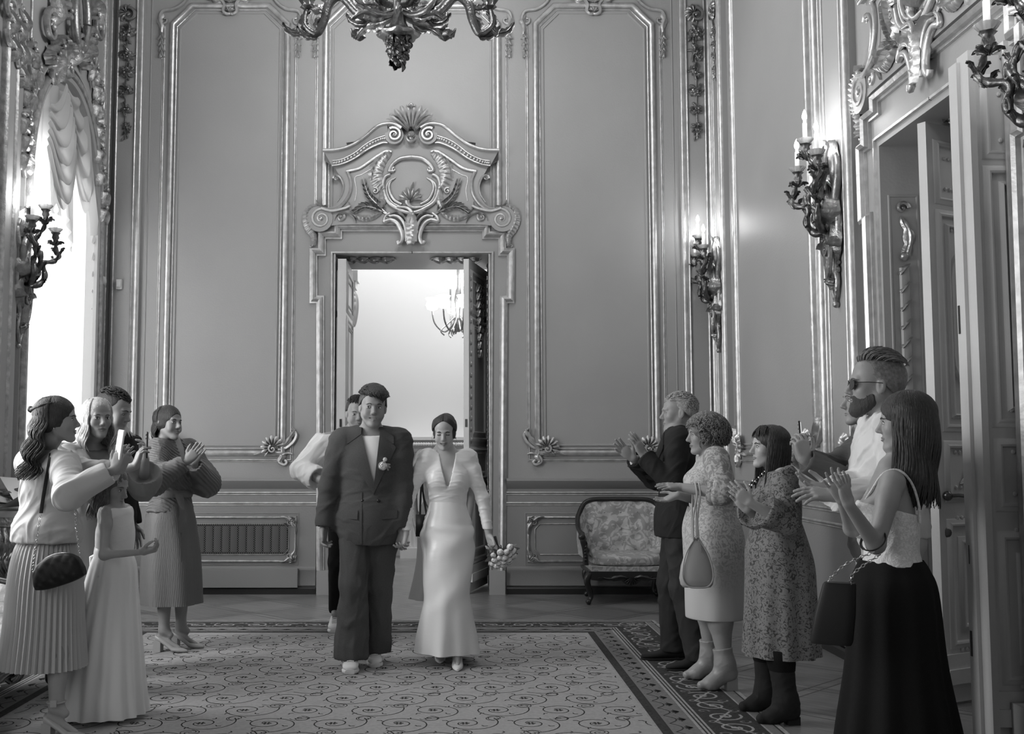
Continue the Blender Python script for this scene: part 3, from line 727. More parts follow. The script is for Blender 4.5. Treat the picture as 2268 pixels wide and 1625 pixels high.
def cloth_mat(name, g, tr):
    m = mat(name, g, .9); nt = m.node_tree; b = nt.nodes['Principled BSDF']; o = nt.nodes['Material Output']
    t = nt.nodes.new('ShaderNodeBsdfTranslucent'); t.inputs[0].default_value = (min(1, g*1.1),)*3+(1,)
    mx = nt.nodes.new('ShaderNodeMixShader'); mx.inputs[0].default_value = tr
    nt.links.new(b.outputs[0], mx.inputs[1]); nt.links.new(t.outputs[0], mx.inputs[2]); nt.links.new(mx.outputs[0], o.inputs[0]); return m
SHEER = cloth_mat('sheer_curtain_cloth', .9, .75); DRAPE = cloth_mat('silk_drapery', .55, .3)
cu = M(); R = []
for i in range(2):
    z = (.3, 4.72)[i]; row = []
    for k in range(181):
        t = k/180; y = WY0+(WY1-WY0)*t; fo = .03*sin(t*62+1.3*sin(t*9))+.018*sin(t*23+2); row.append((XL-.075+fo*(1 if i == 0 else .7), y, z))
    R.append(row)
cu.rings(R, False, False)
tag(obj('sheer_curtain', cu, SHEER, ang=180), 'bright white sheer curtain glowing in the arched window on the left', 'curtain')
def samp(a, t):
    f = t*(len(a)-1); i = min(int(f), len(a)-2); return a[i]*(1-f+i)+a[i+1]*(f-i)
def swag(mb, A, B, n=44, m=30, amp=.035, nf=5, x0=XL-.02):
    """A, B: spline of (y,z) top edge and bottom edge"""
    a = spline(A, 6); b = spline(B, 6); R = []
    for i in range(n+1):
        s = i/n; row = []
        for k in range(m+1):
            t = k/m; p = samp(a, t); q = samp(b, t)
            y = p[0]+(q[0]-p[0])*s; z = p[1]+(q[1]-p[1])*s-.04*sin(pi*t)*sin(s*nf*pi*2)
            row.append((x0+.05*sin(pi*t)+amp*sin(s*nf*2*pi+.6*t)*(.4+.6*sin(pi*t)), y, z))
        R.append(row)
    mb.rings(R, False, False)
def wl_(x, y): X = XL-.1; a = P(x, y, 1.0); k = X/a[0]; return (k, CAMH+(a[2]-CAMH)*k)
def WP(*q): return [wl_(*p) for p in q]
dp = M()
def drapeswag(mb, A0, A1, s0, s1, nf, x0, amp=.028, n=60, m=34):
    """hanging swag: anchors slide from A0=(left,right) to A1, sag grows from s0 to s1 (pixels of drop)"""
    R = []
    for i in range(n+1):
        s = i/n; l = np.array(A0[0])*(1-s)+np.array(A1[0])*s; r = np.array(A0[1])*(1-s)+np.array(A1[1])*s; sg = s0+(s1-s0)*s; row = []
        for k in range(m+1):
            t = k/m; q = l+(r-l)*t; q = (q[0], q[1]+sg*4*t*(1-t)*(1+.12*sin(s*nf*2*pi))); y, z = wl_(*q); e = sin(pi*t)**.5
            row.append((x0+.05*e*sin(pi*s*.9)+amp*sin(s*nf*2*pi)*(.35+.65*e), y, z))
        R.append(row)
    mb.rings(R, False, False)
drapeswag(dp, ((84, 225), (120, 184)), ((78, 330), (146, 300)), 20, 150, 6, XL+.01)
drapeswag(dp, ((120, 184), (150, 215)), ((136, 330), (182, 400)), 10, 105, 5, XL+.0)
R = []                                          # pleated head filling the arch
for i in range(31):
    s = i/30; row = []
    for k in range(61):
        t = k/60; a = pi*(.93-.86*t); yc, zc_ = (WY0+WY1)/2, WSP; e = (WY1-WY0)/2-.02
        p = (yc-e*cos(pi-a)*-1*-1, zc_+(WTOP-WSP-.02)*sin(a)**.85); q = wl_(124, 186); row.append((XL-.045+.02*sin(t*60), q[0]+(p[0]-q[0])*s, min(q[1]+(p[1]-q[1])*s, p[1]+.0)))
    R.append(row)
for (a, b, c, d, nf) in (((84, 300), (100, 330), (88, 470), (112, 480), 3), ((112, 330), (140, 330), (124, 480), (136, 560), 3)):   # tails
    R = []
    for i in range(31):
        s = i/30; l = np.array(a)*(1-s)+np.array(c)*s; r = np.array(b)*(1-s)+np.array(d)*s; row = []
        for k in range(25): t = k/24; q = l+(r-l)*t; y, z = wl_(q[0], q[1]); row.append((XL+.0+.022*sin(t*nf*2*pi), y, z))
        R.append(row)
    dp.rings(R, False, False)
dr1 = tag(obj('swag_drapery', dp, DRAPE, ang=180), 'gathered silk swags hanging in the head of the arched window', 'drapery')
tl = M(); R = []
for i in range(30):
    t = i/29; y = 505+185*t; zig = abs(((t*5) % 1)-.5)*2
    a = wl_(203, y); b = wl_(182+9*zig, y+14*(1-zig)); R.append([(XL-.01, a[0], a[1]), (XL+.02+.02*sin(t*30), (a[0]+b[0])/2, (a[1]+b[1])/2), (XL-.01, b[0], b[1])])
tl.rings(R, False, False); R = []
for i in range(20):
    t = i/19; a = wl_(172+30*t, 250+270*t); b = wl_(158+20*t+3*sin(t*9), 262+260*t); R.append([(XL-.01, a[0], a[1]), (XL+.03, (a[0]+b[0])/2, (a[1]+b[1])/2), (XL-.01, b[0], b[1])])
tl.rings(R, False, False)
obj('side_tail', tl, DRAPE, dr1, ang=180)
# carved rocaille crowning the window
random.seed(3)
def wlp(x, y): k = XL/P(x, y, 1.0)[0]; return (k, CAMH+(P(x, y, 1.0)[2]-CAMH)*k)
roc = thing('window_crest', 'rich rocaille carving with oval shield crowning the arched window', 'carved ornament', (XL, 9.7, 4.5))
m_ = M(); T = WL
c = wlp(158, 40); relief_tube(m_, [(c[0]+.17*cos(k*.27), c[1]+.3*sin(k*.27)) for k in range(24)], .04, T, 7, .08); fan(m_, (c[0], c[1]-.05), .12, .3, 2.8, 6, T, .05, .02)
obj('oval_shield', m_, SILVERED, roc, 60)
m_ = M()
for x, y, r, a, d in ((100, 60, .16, 1, 1), (205, 60, .16, 2, -1), (120, 120, .14, 4, -1), (165, 110, .16, 0, 1), (190, 130, .14, 3, -1), (140, 150, .12, 1, 1), (105, 165, .1, 2, -1), (150, 75, .1, 5, 1)):
    c = wlp(x, y); volute(m_, c, r, 1.3, a, d, T, .035, .05); leaf(m_, [(c[0], c[1]), (c[0]+r*1.1*cos(a), c[1]+r*1.1*sin(a)), (c[0]+r*2*cos(a+.5), c[1]+r*2*sin(a+.5))], .08, T, .09, 5, .05)
for k in range(14):
    c = wlp(random.uniform(95, 205), random.uniform(20, 150)); flower(m_, c, random.uniform(.05, .09), T, .1, 5, k)
obj('scrollwork', m_, GILT2, roc, 60)
for nm, L_ in (('left_string', ((60, 110), (70, 150), (55, 200), (48, 260), (50, 300), (48, 340))), ('right_string', ((200, 150), (210, 190), (208, 230), (213, 280), (213, 330), (216, 380), (222, 420), (220, 460)))):
    m_ = M()
    for i, (x, y) in enumerate(L_):
        c = wlp(x, y); flower(m_, c, .085, T, .05, 5, i)
        for s in (-1, 1): leaf(m_, [c, (c[0]+s*.06, c[1]-.05), (c[0]+s*.08, c[1]-.16)], .05, T, .05, 3, .03)
        relief_tube(m_, spline([(c[0], c[1]+.1), (c[0]+.05, c[1]), (c[0]-.04, c[1]-.1), (c[0], c[1]-.2)], 4), .018, T, 6, .03)
    obj('flower_string', m_, GILT2, roc, 60)
# nearer pier with mirror frame mouldings
pf = M()
for y, r in ((8.50, .035), (8.60, .02), (8.30, .04), (8.80, .014)): sweep(pf, [(y, ZR), (y, 5.6)], halfround(r, r*1.4), WL, False, 0)
pf.box((XL, 8.27, ZR), (XL+.03, 8.63, 5.6), 1)
for k, (x, y) in enumerate(((8, 20), (25, 40), (35, 20), (12, 80), (30, 90), (30, 140))):
    c = wlp(x, y); volute(pf, c, .1, 1.2, k, 1, T, .03, .04); leaf(pf, [c, (c[0]+.05, c[1]-.1), (c[0]+.02, c[1]-.2)], .06, T, .07, 4, .04)
struct('trim_%d' % tn, pf, [GILT2, WALL]); tn += 1
cp = M()  # edge strip by the corner on the left wall
for y, r in ((10.68, .03), (10.76, .012), (10.9, .012)): sweep(cp, [(y, ZR+.02), (y, ZC)], halfround(r), WL, False, 0)
struct('trim_%d' % tn, cp, [GILT2, WALL]); tn += 1
# two small white sensors
PLAS = mat('white_plastic', .6, .5)
m_ = M(); p = P(267, 631, YB-.03); m_.box((p[0]-.028, YB-.085, p[2]-.05), (p[0]+.028, YB-.05, p[2]+.05)).box((p[0]-.022, YB-.095, p[2]-.03), (p[0]+.022, YB-.085, p[2]+.045))
tag(obj('motion_sensor', m_, PLAS), 'small white box sensor on the far wall beside the left corner', 'sensor')
c = wlp(222, 622); m_ = M(); m_.ball((XL+.03, c[0], c[1]), .042, 12, 8, 0, (.8, 1, 1.2)); m_.box((XL, c[0]-.04, c[1]-.045), (XL+.02, c[0]+.04, c[1]+.045))
tag(obj('motion_sensor', m_, PLAS), 'small rounded sensor on the narrow wall right of the window', 'sensor')

# ================= WALL LAMPS =================
GLASSY = mat('candle_glass', .9, .08, trans=.6); WAX = mat('candle_sleeve', .8, .5, emit=.25)
FLAME = mat('lamp_flame', 1, .5, emit=30)
def sconce(label):
    r = thing('wall_sconce', label, 'wall lamp', group='candle wall lamps'); W = lambda a, b, w: (a, -w, b)
    m_ = M()
    fan(m_, (0, -.02), .15, .4, 2.7, 7, W, .05, .03); volute(m_, (-.07, .44), .07, 1.3, .5, 1, W, .022, .03); volute(m_, (.07, .40), .06, 1.3, 2.5, -1, W, .02, .03)
    for s in (-1, 1):
        relief_tube(m_, spline([(s*.02, .55), (s*.1, .48), (s*.12, .34), (s*.07, .2), (s*.11, .05), (s*.09, -.12), (s*.03, -.25), (s*.05, -.38), (0, -.5)], 5), taper(41, .02, .014, .014), W, 7, .02)
        leaf(m_, [(s*.03, .1), (s*.1, .0), (s*.08, -.15), (s*.02, -.22)], .06, W, .06, 5, .02)
        leaf(m_, [(0, .3), (s*.08, .4), (s*.07, .55), (s*.02, .62)], .05, W, .05, 5, .02)
        volute(m_, (s*.05, -.28), .045, 1.2, 1, s, W, .014, .02)
    leaf(m_, [(0, .1), (0, -.1), (0, -.25), (0, -.42)], .045, W, .06, 7, .03); relief_tube(m_, spline([(.0, .62), (.06, .56), (.03, .42), (-.08, .32), (-.1, .15), (.0, .02), (.07, -.12), (.04, -.3), (-.03, -.36)], 5), taper(41, .012, .01, .014), W, 6, .07); m_.ball(W(0, -.52, .02), .025); fan(m_, (0, -.33), .07, 3.4, 6, 5, W, .05, .04)
    for a_, b_, c_ in ((0, .02, .065), (-.05, .16, .05), (.055, .12, .045), (.0, -.14, .05)): volute(m_, (a_, b_), c_, 1.5, a_*30+1, 1 if a_ > 0 else -1, W, c_*.28, .08)
    for s in (-1, 1):
        leaf(m_, [(0, -.05), (s*.06, .03), (s*.12, .10), (s*.10, .19)], .05, W, .07, 5, .06); leaf(m_, [(0, -.05), (s*.05, -.10), (s*.10, -.12), (s*.13, -.07)], .045, W, .06, 5, .05)
    obj('back_plate', m_, SILVERED, r, 60, True)
    cups = ((0, -.205, .60, 3), (-.23, -.19, .46, 2), (.23, -.205, .455, 1))
    for x, y, z, k in cups:
        m_ = M()
        if k == 3: pts = [(0, -.05, .02), (.03, -.14, .10), (-.035, -.19, .20), (-.045, -.15, .30), (.03, -.13, .38), (.045, -.18, .46), (0, y, z-.06)]
        else: pts = [(x*.05, -.06, .0), (x*.25, -.12, -.02), (x*.50, -.17, .06), (x*.45, -.16, .17), (x*.75, -.21, .20), (x*1.12, -.23, .26), (x*1.15, -.20, .33), (x, y, z-.06)]
        S = spline(pts, 6); m_.tube([tuple(p) for p in S], [.027-.012*i/(len(S)-1)+.004*sin(i*1.1) for i in range(len(S))], 8)
        c0 = S[12]; m_.tube([(c0[0]+(x*.15 or .03)*(cos(t)-1)*.6, c0[1]-.01, c0[2]+.05*sin(t)*(1-t/9)) for t in [i*.45 for i in range(13)]], taper(13, .014, .006), 7)
        for i in (8, 16, 26, 33):
            p = S[min(i, len(S)-1)]
            for a in (0, 3.1):
                WW = lambda u, v, w_: (p[0]+u*cos(a+i)-w_*sin(a+i), p[1]+u*sin(a+i)+w_*cos(a+i), p[2]+v)
                leaf(m_, [(0, -.03), (.028, .01), (.045, .035), (.062, .03)], .022, WW, .015, 3, .0, n=8)
        for a in range(5):
            WW = lambda u, v, w_: (x+u*cos(a*1.257)-w_*sin(a*1.257), y+u*sin(a*1.257)+w_*cos(a*1.257), z-.09+v)
            leaf(m_, [(0, -.01), (.03, .0), (.055, .012), (.075, .0)], .022, WW, .015, 3, .0, n=8)
        m_.lathe([(.010, -.10), (.020, -.085), (.014, -.07), (.030, -.045), (.024, -.02), (.040, -.003), (.034, 0)], 10, (x, y, z), 0, (5, .12))
        arm = obj('arm', m_, BRONZE, r, 60, True)
        obj('drip_glass', M().lathe([(.014, -.004), (.036, .004), (.054, .026), (.058, .034), (.051, .027), (.03, .009), (.014, .004)], 36, (x, y, z), 0, (12, .05)), GLASSY, arm, 60, True)
        obj('candle', M().lathe([(.0155, .0), (.0155, .145), (.011, .15), (.011, .165), (.004, .166)], 12, (x, y, z)), WAX, arm, 60, True)
        obj('flame_bulb', M().lathe([(.006, .165), (.015, .18), (.0175, .195), (.013, .215), (.006, .232), (.001, .243)], 10, (x, y, z)), FLAME, arm, 60, True)
        l = bpy.data.lights.new('candle_light', 'POINT'); l.energy = 5.0; l.shadow_soft_size = .025; lo = bpy.data.objects.new('candle_light', l); C.objects.link(lo); lo.location = (x, y, z+.21); lo.parent = arm
    return r
s0 = sconce('three-candle bronze wall lamp on the right wall nearest the side doorway, fully in view'); s0.location = (XR-.05, 7.36, 2.93); s0.rotation_euler = (0, 0, -pi/2)
dup(s0, (XR-.05, 10.68, 2.93), -pi/2, 'three-candle bronze wall lamp in the far right corner above the older man')
dup(s0, (XR-.05, 4.60, 2.86), -pi/2, 'bronze wall lamp cut by the right edge of the picture, above the door leaf')
dup(s0, (XL, 8.72, 2.78), pi/2, 'three-candle bronze wall lamp beside the arched window on the left')
# ================= CHANDELIER =================
ch = thing('chandelier', 'dark gilt bronze chandelier hanging into the top of the picture', 'chandelier', (P(882, 147, 8.5)[0], 8.5, P(882, 147, 8.5)[2]))
cl = M(); random.seed(11)
for k in range(15):
    z = .03+.19*k/14; rr = .01+.075*(z/.24)**.8; a = k*2.4
    q = (rr*cos(a), rr*sin(a), z); WW = lambda u, v, w_: (q[0]+u*-sin(a)+w_*cos(a), q[1]+u*cos(a)+w_*sin(a), q[2]+v)
    flower(cl, (0, 0), .072, WW, .0, 5, k); leaf(cl, [(0, 0), (.035, -.02), (.055, -.045)], .034, WW, .03, 2, .0, n=6)
cl.lathe([(.004, 0), (.03, .02), (.05, .08), (.07, .16), (.08, .22), (.05, .25)], 14, (0, 0, 0), 0, (5, .12))
obj('flower_pendant', cl, BRONZE, ch, 60, True)
obj('bell', M().lathe([(.06, .235), (.155, .242), (.165, .262), (.14, .285), (.085, .30), (.06, .36), (.045, .45), (.06, .56), (.1, .75), (.07, 1.0), (.05, 1.5), (.05, 2.9)], 30, (0, 0, 0), 0, (8, .09)), SILVERED, ch, 60, True)
for k in range(12):
    a = 2*pi*k/12; A_ = lambda u, v, w_, a=a: (u*cos(a)-w_*sin(a), u*sin(a)+w_*cos(a), v); big = k % 2 == 0; side = k % 6 == 0; m_ = M()
    if big:
        S = spline([(.06, .44), (.18, .40), (.32, .44), (.46, .58), (.56, .52), (.60, .38), (.66, .27), (.76, .35), (.74, .48)] if side else [(.06, .5), (.2, .46), (.34, .52), (.48, .68), (.60, .66), (.66, .56), (.74, .60), (.76, .72)], 5)
        m_.tube([A_(p[0], p[1], 0) for p in S], taper(len(S), .035, .018, .012), 8)
        for t, wd in ((.18, .05), (.5, .06), (.7, .05), (.85, .05)):
            i = int(t*len(S)); p = S[i]; leaf(m_, [(p[0], p[1]), (p[0]+.06, p[1]-.05), (p[0]+.14, p[1]-.03), (p[0]+.19, p[1]+.04)], wd, A_, .03, 5, -.02)
            leaf(m_, [(p[0], p[1]), (p[0]+.02, p[1]+.06), (p[0]-.04, p[1]+.13)], wd, A_, .03, 4, -.02)
        q = A_(.74, .46, 0); m_.lathe([(.01, 0), (.05, .03), (.035, .05), (.06, .09), (.05, .1)], 12, q, 0, (6, .15))
    else:
        S = spline([(.05, .44), (.14, .40), (.26, .41), (.34, .49), (.30, .57), (.22, .55)], 5); m_.tube([A_(p[0], p[1], 0) for p in S], taper(len(S), .022, .014, .01), 7)
        leaf(m_, [(.1, .44), (.2, .37), (.32, .37), (.42, .30)], .06, A_, .05, 6, -.02)
        leaf(m_, [(.1, .4), (.2, .46), (.34, .44), (.44, .5)], .05, A_, .05, 6, -.02)
    obj('arm', m_, BRONZE if big else SILVERED, ch, 60, True)
for k in range(6):
    a = 2*pi*k/6; l = bpy.data.lights.new('lamp_light', 'POINT'); l.energy = 26; l.shadow_soft_size = .05; lo = bpy.data.objects.new('lamp_light', l); C.objects.link(lo); lo.location = (.78*cos(a), .78*sin(a), 1.05); lo.parent = ch
# ================= NEXT ROOM FITTINGS =================
NWM = mat('next_room_mouldings', .8, .5)
fp = thing('fireplace', 'white carved fireplace seen through the far doorway', 'fireplace', (-.3, 14.75, 0))
a, b = P(868, 1000, 14.9)[0], P(1040, 1000, 14.9)[0]
zt, zl = P(900, 968, 14.7)[2], P(900, 1000, 14.7)[2]
m_ = M(); m_.box((a, 14.55, zl), (b, 15, zl+.04)).box((a-.03, 14.5, zt-.04), (b+.03, 15, zt)).box((a+.04, 14.6, zl+.02), (b-.04, 15, zt-.02))
for k in range(30): m_.ball((a+.05+k*(b-a-.1)/29, 14.5, (zt+zl)/2), .025, 6, 4)
obj('mantel_shelf', m_, NWM, fp)
m_ = M()
for x in (895, 1000):
    x0, x1 = P(x, 1000, 14.8)[0], P(x+46, 1000, 14.8)[0]; m_.box((x0, 14.66, .1), (x1, 15, zl)); m_.box((x0-.04, 14.6, 0), (x1+.04, 15, .14))
    for k in range(5): xx = x0+(x1-x0)*(k+.5)/5; m_.tube([(xx, 14.66, .16), (xx, 14.66, zl-.1)], .018, 6)
obj('fluted_jamb', m_, NWM, fp)
m_ = M(); x0 = P(745, 700, 12.4)[0]; x1 = P(777, 700, 12.4)[0]
m_.box((x0, 12.4, 0), (x1, 12.6, 5.0))
T = lambda p, q, w: (x1+w, 12.5-p, q)
z1 = P(780, 600, 12.4)[2]; z0 = P(780, 722, 12.4)[2]
m_.box((x1-.1, 12.34, z1-.12), (x1+.08, 12.6, z1)); m_.box((x1-.1, 12.36, z1-.2), (x1+.055, 12.6, z1-.12))
leaf(m_, [(.0, z1-.2), (.02, z1-.35), (0, z0)], .07, T, .07, 6, .0); volute(m_, (.03, z1-.3), .05, 1.2, 1, 1, T, .018)
struct('trim_%d' % tn, m_, NWM); tn += 1
nc = thing('chandelier', 'lit chandelier with tulip glass shades hanging in the bright next room', 'chandelier', (P(1015, 700, 13.5)[0], 13.5, P(1015, 700, 13.5)[2]))
SHADE = mat('frosted_shade', .95, .4, emit=7); zc = nc.location.z
obj('stem', M().lathe([(.02, -.2), (.06, -.1), (.03, 0), (.05, .2), (.02, .4), (.015, 1.9)], 12), SILVERED, nc, 60, True)
for k in range(8):
    a = 2*pi*k/8+.2; m_ = M(); r = .33; top = k % 4 == 3; z = .12+(.3 if top else 0)
    if top: r = .12
    S = spline([(.03, -.05), (r*.5, -.2), (r*.9, -.1), (r, z-.06)], 5); m_.tube([(p[0]*cos(a), p[0]*sin(a), p[1]) for p in S], .011, 6)
    S = spline([(.05, -.02), (r*.5, -.12), (r*.75, -.2), (r*.6, -.25)], 4); m_.tube([(p[0]*cos(a+.3), p[0]*sin(a+.3), p[1]) for p in S], .009, 5)
    arm = obj('arm', m_, SILVERED, nc, 60, True)
    obj('glass_shade', M().lathe([(.02, -.06), (.06, -.04), (.078, .01), (.062, .06), (.085, .10), (.075, .095), (.05, .055), (.03, -.03)], 14, (r*cos(a), r*sin(a), z), 0, (6, .06)), SHADE, arm, 60, True)

# ================= CARPET =================
CX0, CX1, CY1, CY0 = -3.02, 1.66, 9.18, -2.0
cp_l = mat('carpet_field', .36, .95, bump=(400, .3), noise=(40, .07), spec=.1); cp_d = mat('carpet_dark_band', .055, .95, bump=(400, .3), noise=(60, .3), spec=.1)
cp_m = mat('carpet_mid_band', .19, .95, bump=(400, .3), noise=(60, .15), spec=.1); cp_s = mat('carpet_line', .05, .95, spec=.1); cp_p = mat('carpet_pale_line', .33, .95, noise=(50, .2), spec=.1)
c_ = thing('carpet', 'large pale carpet with scroll field and dark patterned border on the parquet', 'carpet', (-.7, 4, 0))
def ringband(mb, o0, o1, z, mi):
    a = (CX0+o0, CY0+o0, CX1-o0, CY1-o0); b = (CX0+o1, CY0+o1, CX1-o1, CY1-o1)
    va = [(a[0], a[1], z), (a[2], a[1], z), (a[2], a[3], z), (a[0], a[3], z)]; vb = [(b[0], b[1], z), (b[2], b[1], z), (b[2], b[3], z), (b[0], b[3], z)]
    mb.add(va+vb, [(i, (i+1) % 4, 4+(i+1) % 4, 4+i) for i in range(4)], mi)
base = M(); base.box((CX0, CY0, 0), (CX1, CY1, .008), 0)
obj('pile', base, cp_l, c_)
bd = M(); z = .0084
BW = [(.0, .025, 2), (.025, .035, 3), (.035, .085, 1), (.085, .095, 2), (.095, .115, 3), (.115, .37, 0), (.37, .382, 2), (.382, .392, 0), (.392, .404, 2), (.404, .414, 0), (.414, .43, 2), (.43, .575, 1), (.575, .585, 3), (.585, .63, 0), (.63, .642, 2)]
for a, b, mi in BW: ringband(bd, a, b, z, mi)
obj('border_band', bd, [cp_d, cp_m, cp_p, cp_s], c_)
def ribbon(mb, pts, wd, z, mi=0):
    m = len(pts); R = []
    for i in range(m):
        a = pts[max(0, i-1)]; b = pts[min(m-1, i+1)]; dx, dy = b[0]-a[0], b[1]-a[1]; l = math.hypot(dx, dy) or 1; k = wd if not hasattr(wd, '__len__') else wd[i]
        R.append([(pts[i][0]-dy/l*k, pts[i][1]+dx/l*k, z), (pts[i][0]+dy/l*k, pts[i][1]-dx/l*k, z)])
    mb.rings(R, False, False, mi)
def spiral(c, r0, r1, a0, turns, n=22): return [(c[0]+(r0+(r1-r0)*i/(n-1))*cos(a0+turns*2*pi*i/(n-1)), c[1]+(r0+(r1-r0)*i/(n-1))*sin(a0+turns*2*pi*i/(n-1))) for i in range(n)]
fld = M(); z = .0086; inn = .66; random.seed(4)
SX, SYY = .34, .40
nx = int((CX1-CX0-2*inn)/SX)+1; y = CY1-inn-.22; row = 0
def infield(p): return CX0+inn-.01 < p[0] < CX1-inn+.01 and CY0+inn < p[1] < CY1-inn+.01
def rib_in(pts, wd, z):
    run = []
    for p in pts+[(1e9, 0)]:
        if infield(p): run.append(p)
        else:
            if len(run) > 2: ribbon(fld, run, wd, z)
            run = []
while y > 3.4:
    for i in range(-1, nx+1):
        s = 1 if (i+row) % 2 else -1; c = (CX0+inn+.2+i*SX+(.17 if row % 2 else 0), y)
        rib_in(spiral(c, .03, .105, .3*row, s*1.25), .0035, z); rib_in(spiral(c, .105, .19, .3*row+s*1.25*2*pi, s*.42, 14), .0035, z)
        rib_in(spiral((c[0]+.16, c[1]+.10), .012, .055, 1, -s*1.1, 14), .0028, z); rib_in(spiral((c[0]-.01, c[1]-.18), .012, .058, 4, s*1.1, 14), .0028, z)
        for k in range(6):
            a = k*pi/3; p = [(c[0]+.006*cos(a), c[1]+.006*sin(a)), (c[0]+.02*cos(a), c[1]+.02*sin(a)), (c[0]+.026*cos(a+.2), c[1]+.026*sin(a+.2))]
            if infield(c): ribbon(fld, p, [.004, .007, .002], z+.0001)
        for k in range(4):
            a = .3*row+s*1.25*2*pi*(k+1)/5; q = (c[0]+.095*cos(a), c[1]+.095*sin(a)); rib_in([q, (q[0]+.02*cos(a-.6), q[1]+.02*sin(a-.6)), (q[0]+.035*cos(a), q[1]+.035*sin(a))], .004, z+.0001)
    y -= SYY*.72; row += 1
obj('field_scrolls', fld, cp_s, c_)
bo = M(); 
def bpt(side, t, o):  # point along a border side; t metres from the far corner, o offset inwards
    return {'R': (CX1-o, CY1-t), 'L': (CX0+o, CY1-t), 'T': (CX0+t, CY1-o)}[side]
for side, L_ in (('R', 6.2), ('L', 6.2), ('T', CX1-CX0)):
    k = 0; t = .2
    while t < L_-.15:
        c = bpt(side, t, .242); f = 1 if k % 2 else -1
        ribbon(bo, spiral(c, .025, .1, t*9, f*1.3, 20), .007, .0087, 0); ribbon(bo, spiral(c, .01, .02, 0, 1, 6), .008, .0087, 0)
        d_ = bpt(side, t+.12, .242+f*.07); ribbon(bo, [c, d_, bpt(side, t+.24, .242)], .007, .00865, 0)
        for q in (-1, 1): ribbon(bo, spiral(bpt(side, t+.12, .242-q*.08), .01, .035, q, q*.9, 8), .006, .0087, 1)
        t += .24; k += 1
    t = .5
    while t < L_-.4:
        c = bpt(side, t, .47)
        for j in range(-2, 3):
            q = bpt(side, t+j*.022, .50-.004*j*j); ribbon(bo, [bpt(side, t, .455), ((c[0]+q[0])/2, (c[1]+q[1])/2), q], [.003, .009, .002], .0087, 2)
        ribbon(bo, [bpt(side, t-.085+.17*i/8, .555-.05*abs(sin(pi*i/8))) for i in range(9)], .004, .0087, 2)
        t += .17
obj('border_scrolls', bo, [cp_p, cp_m, cp_s], c_)

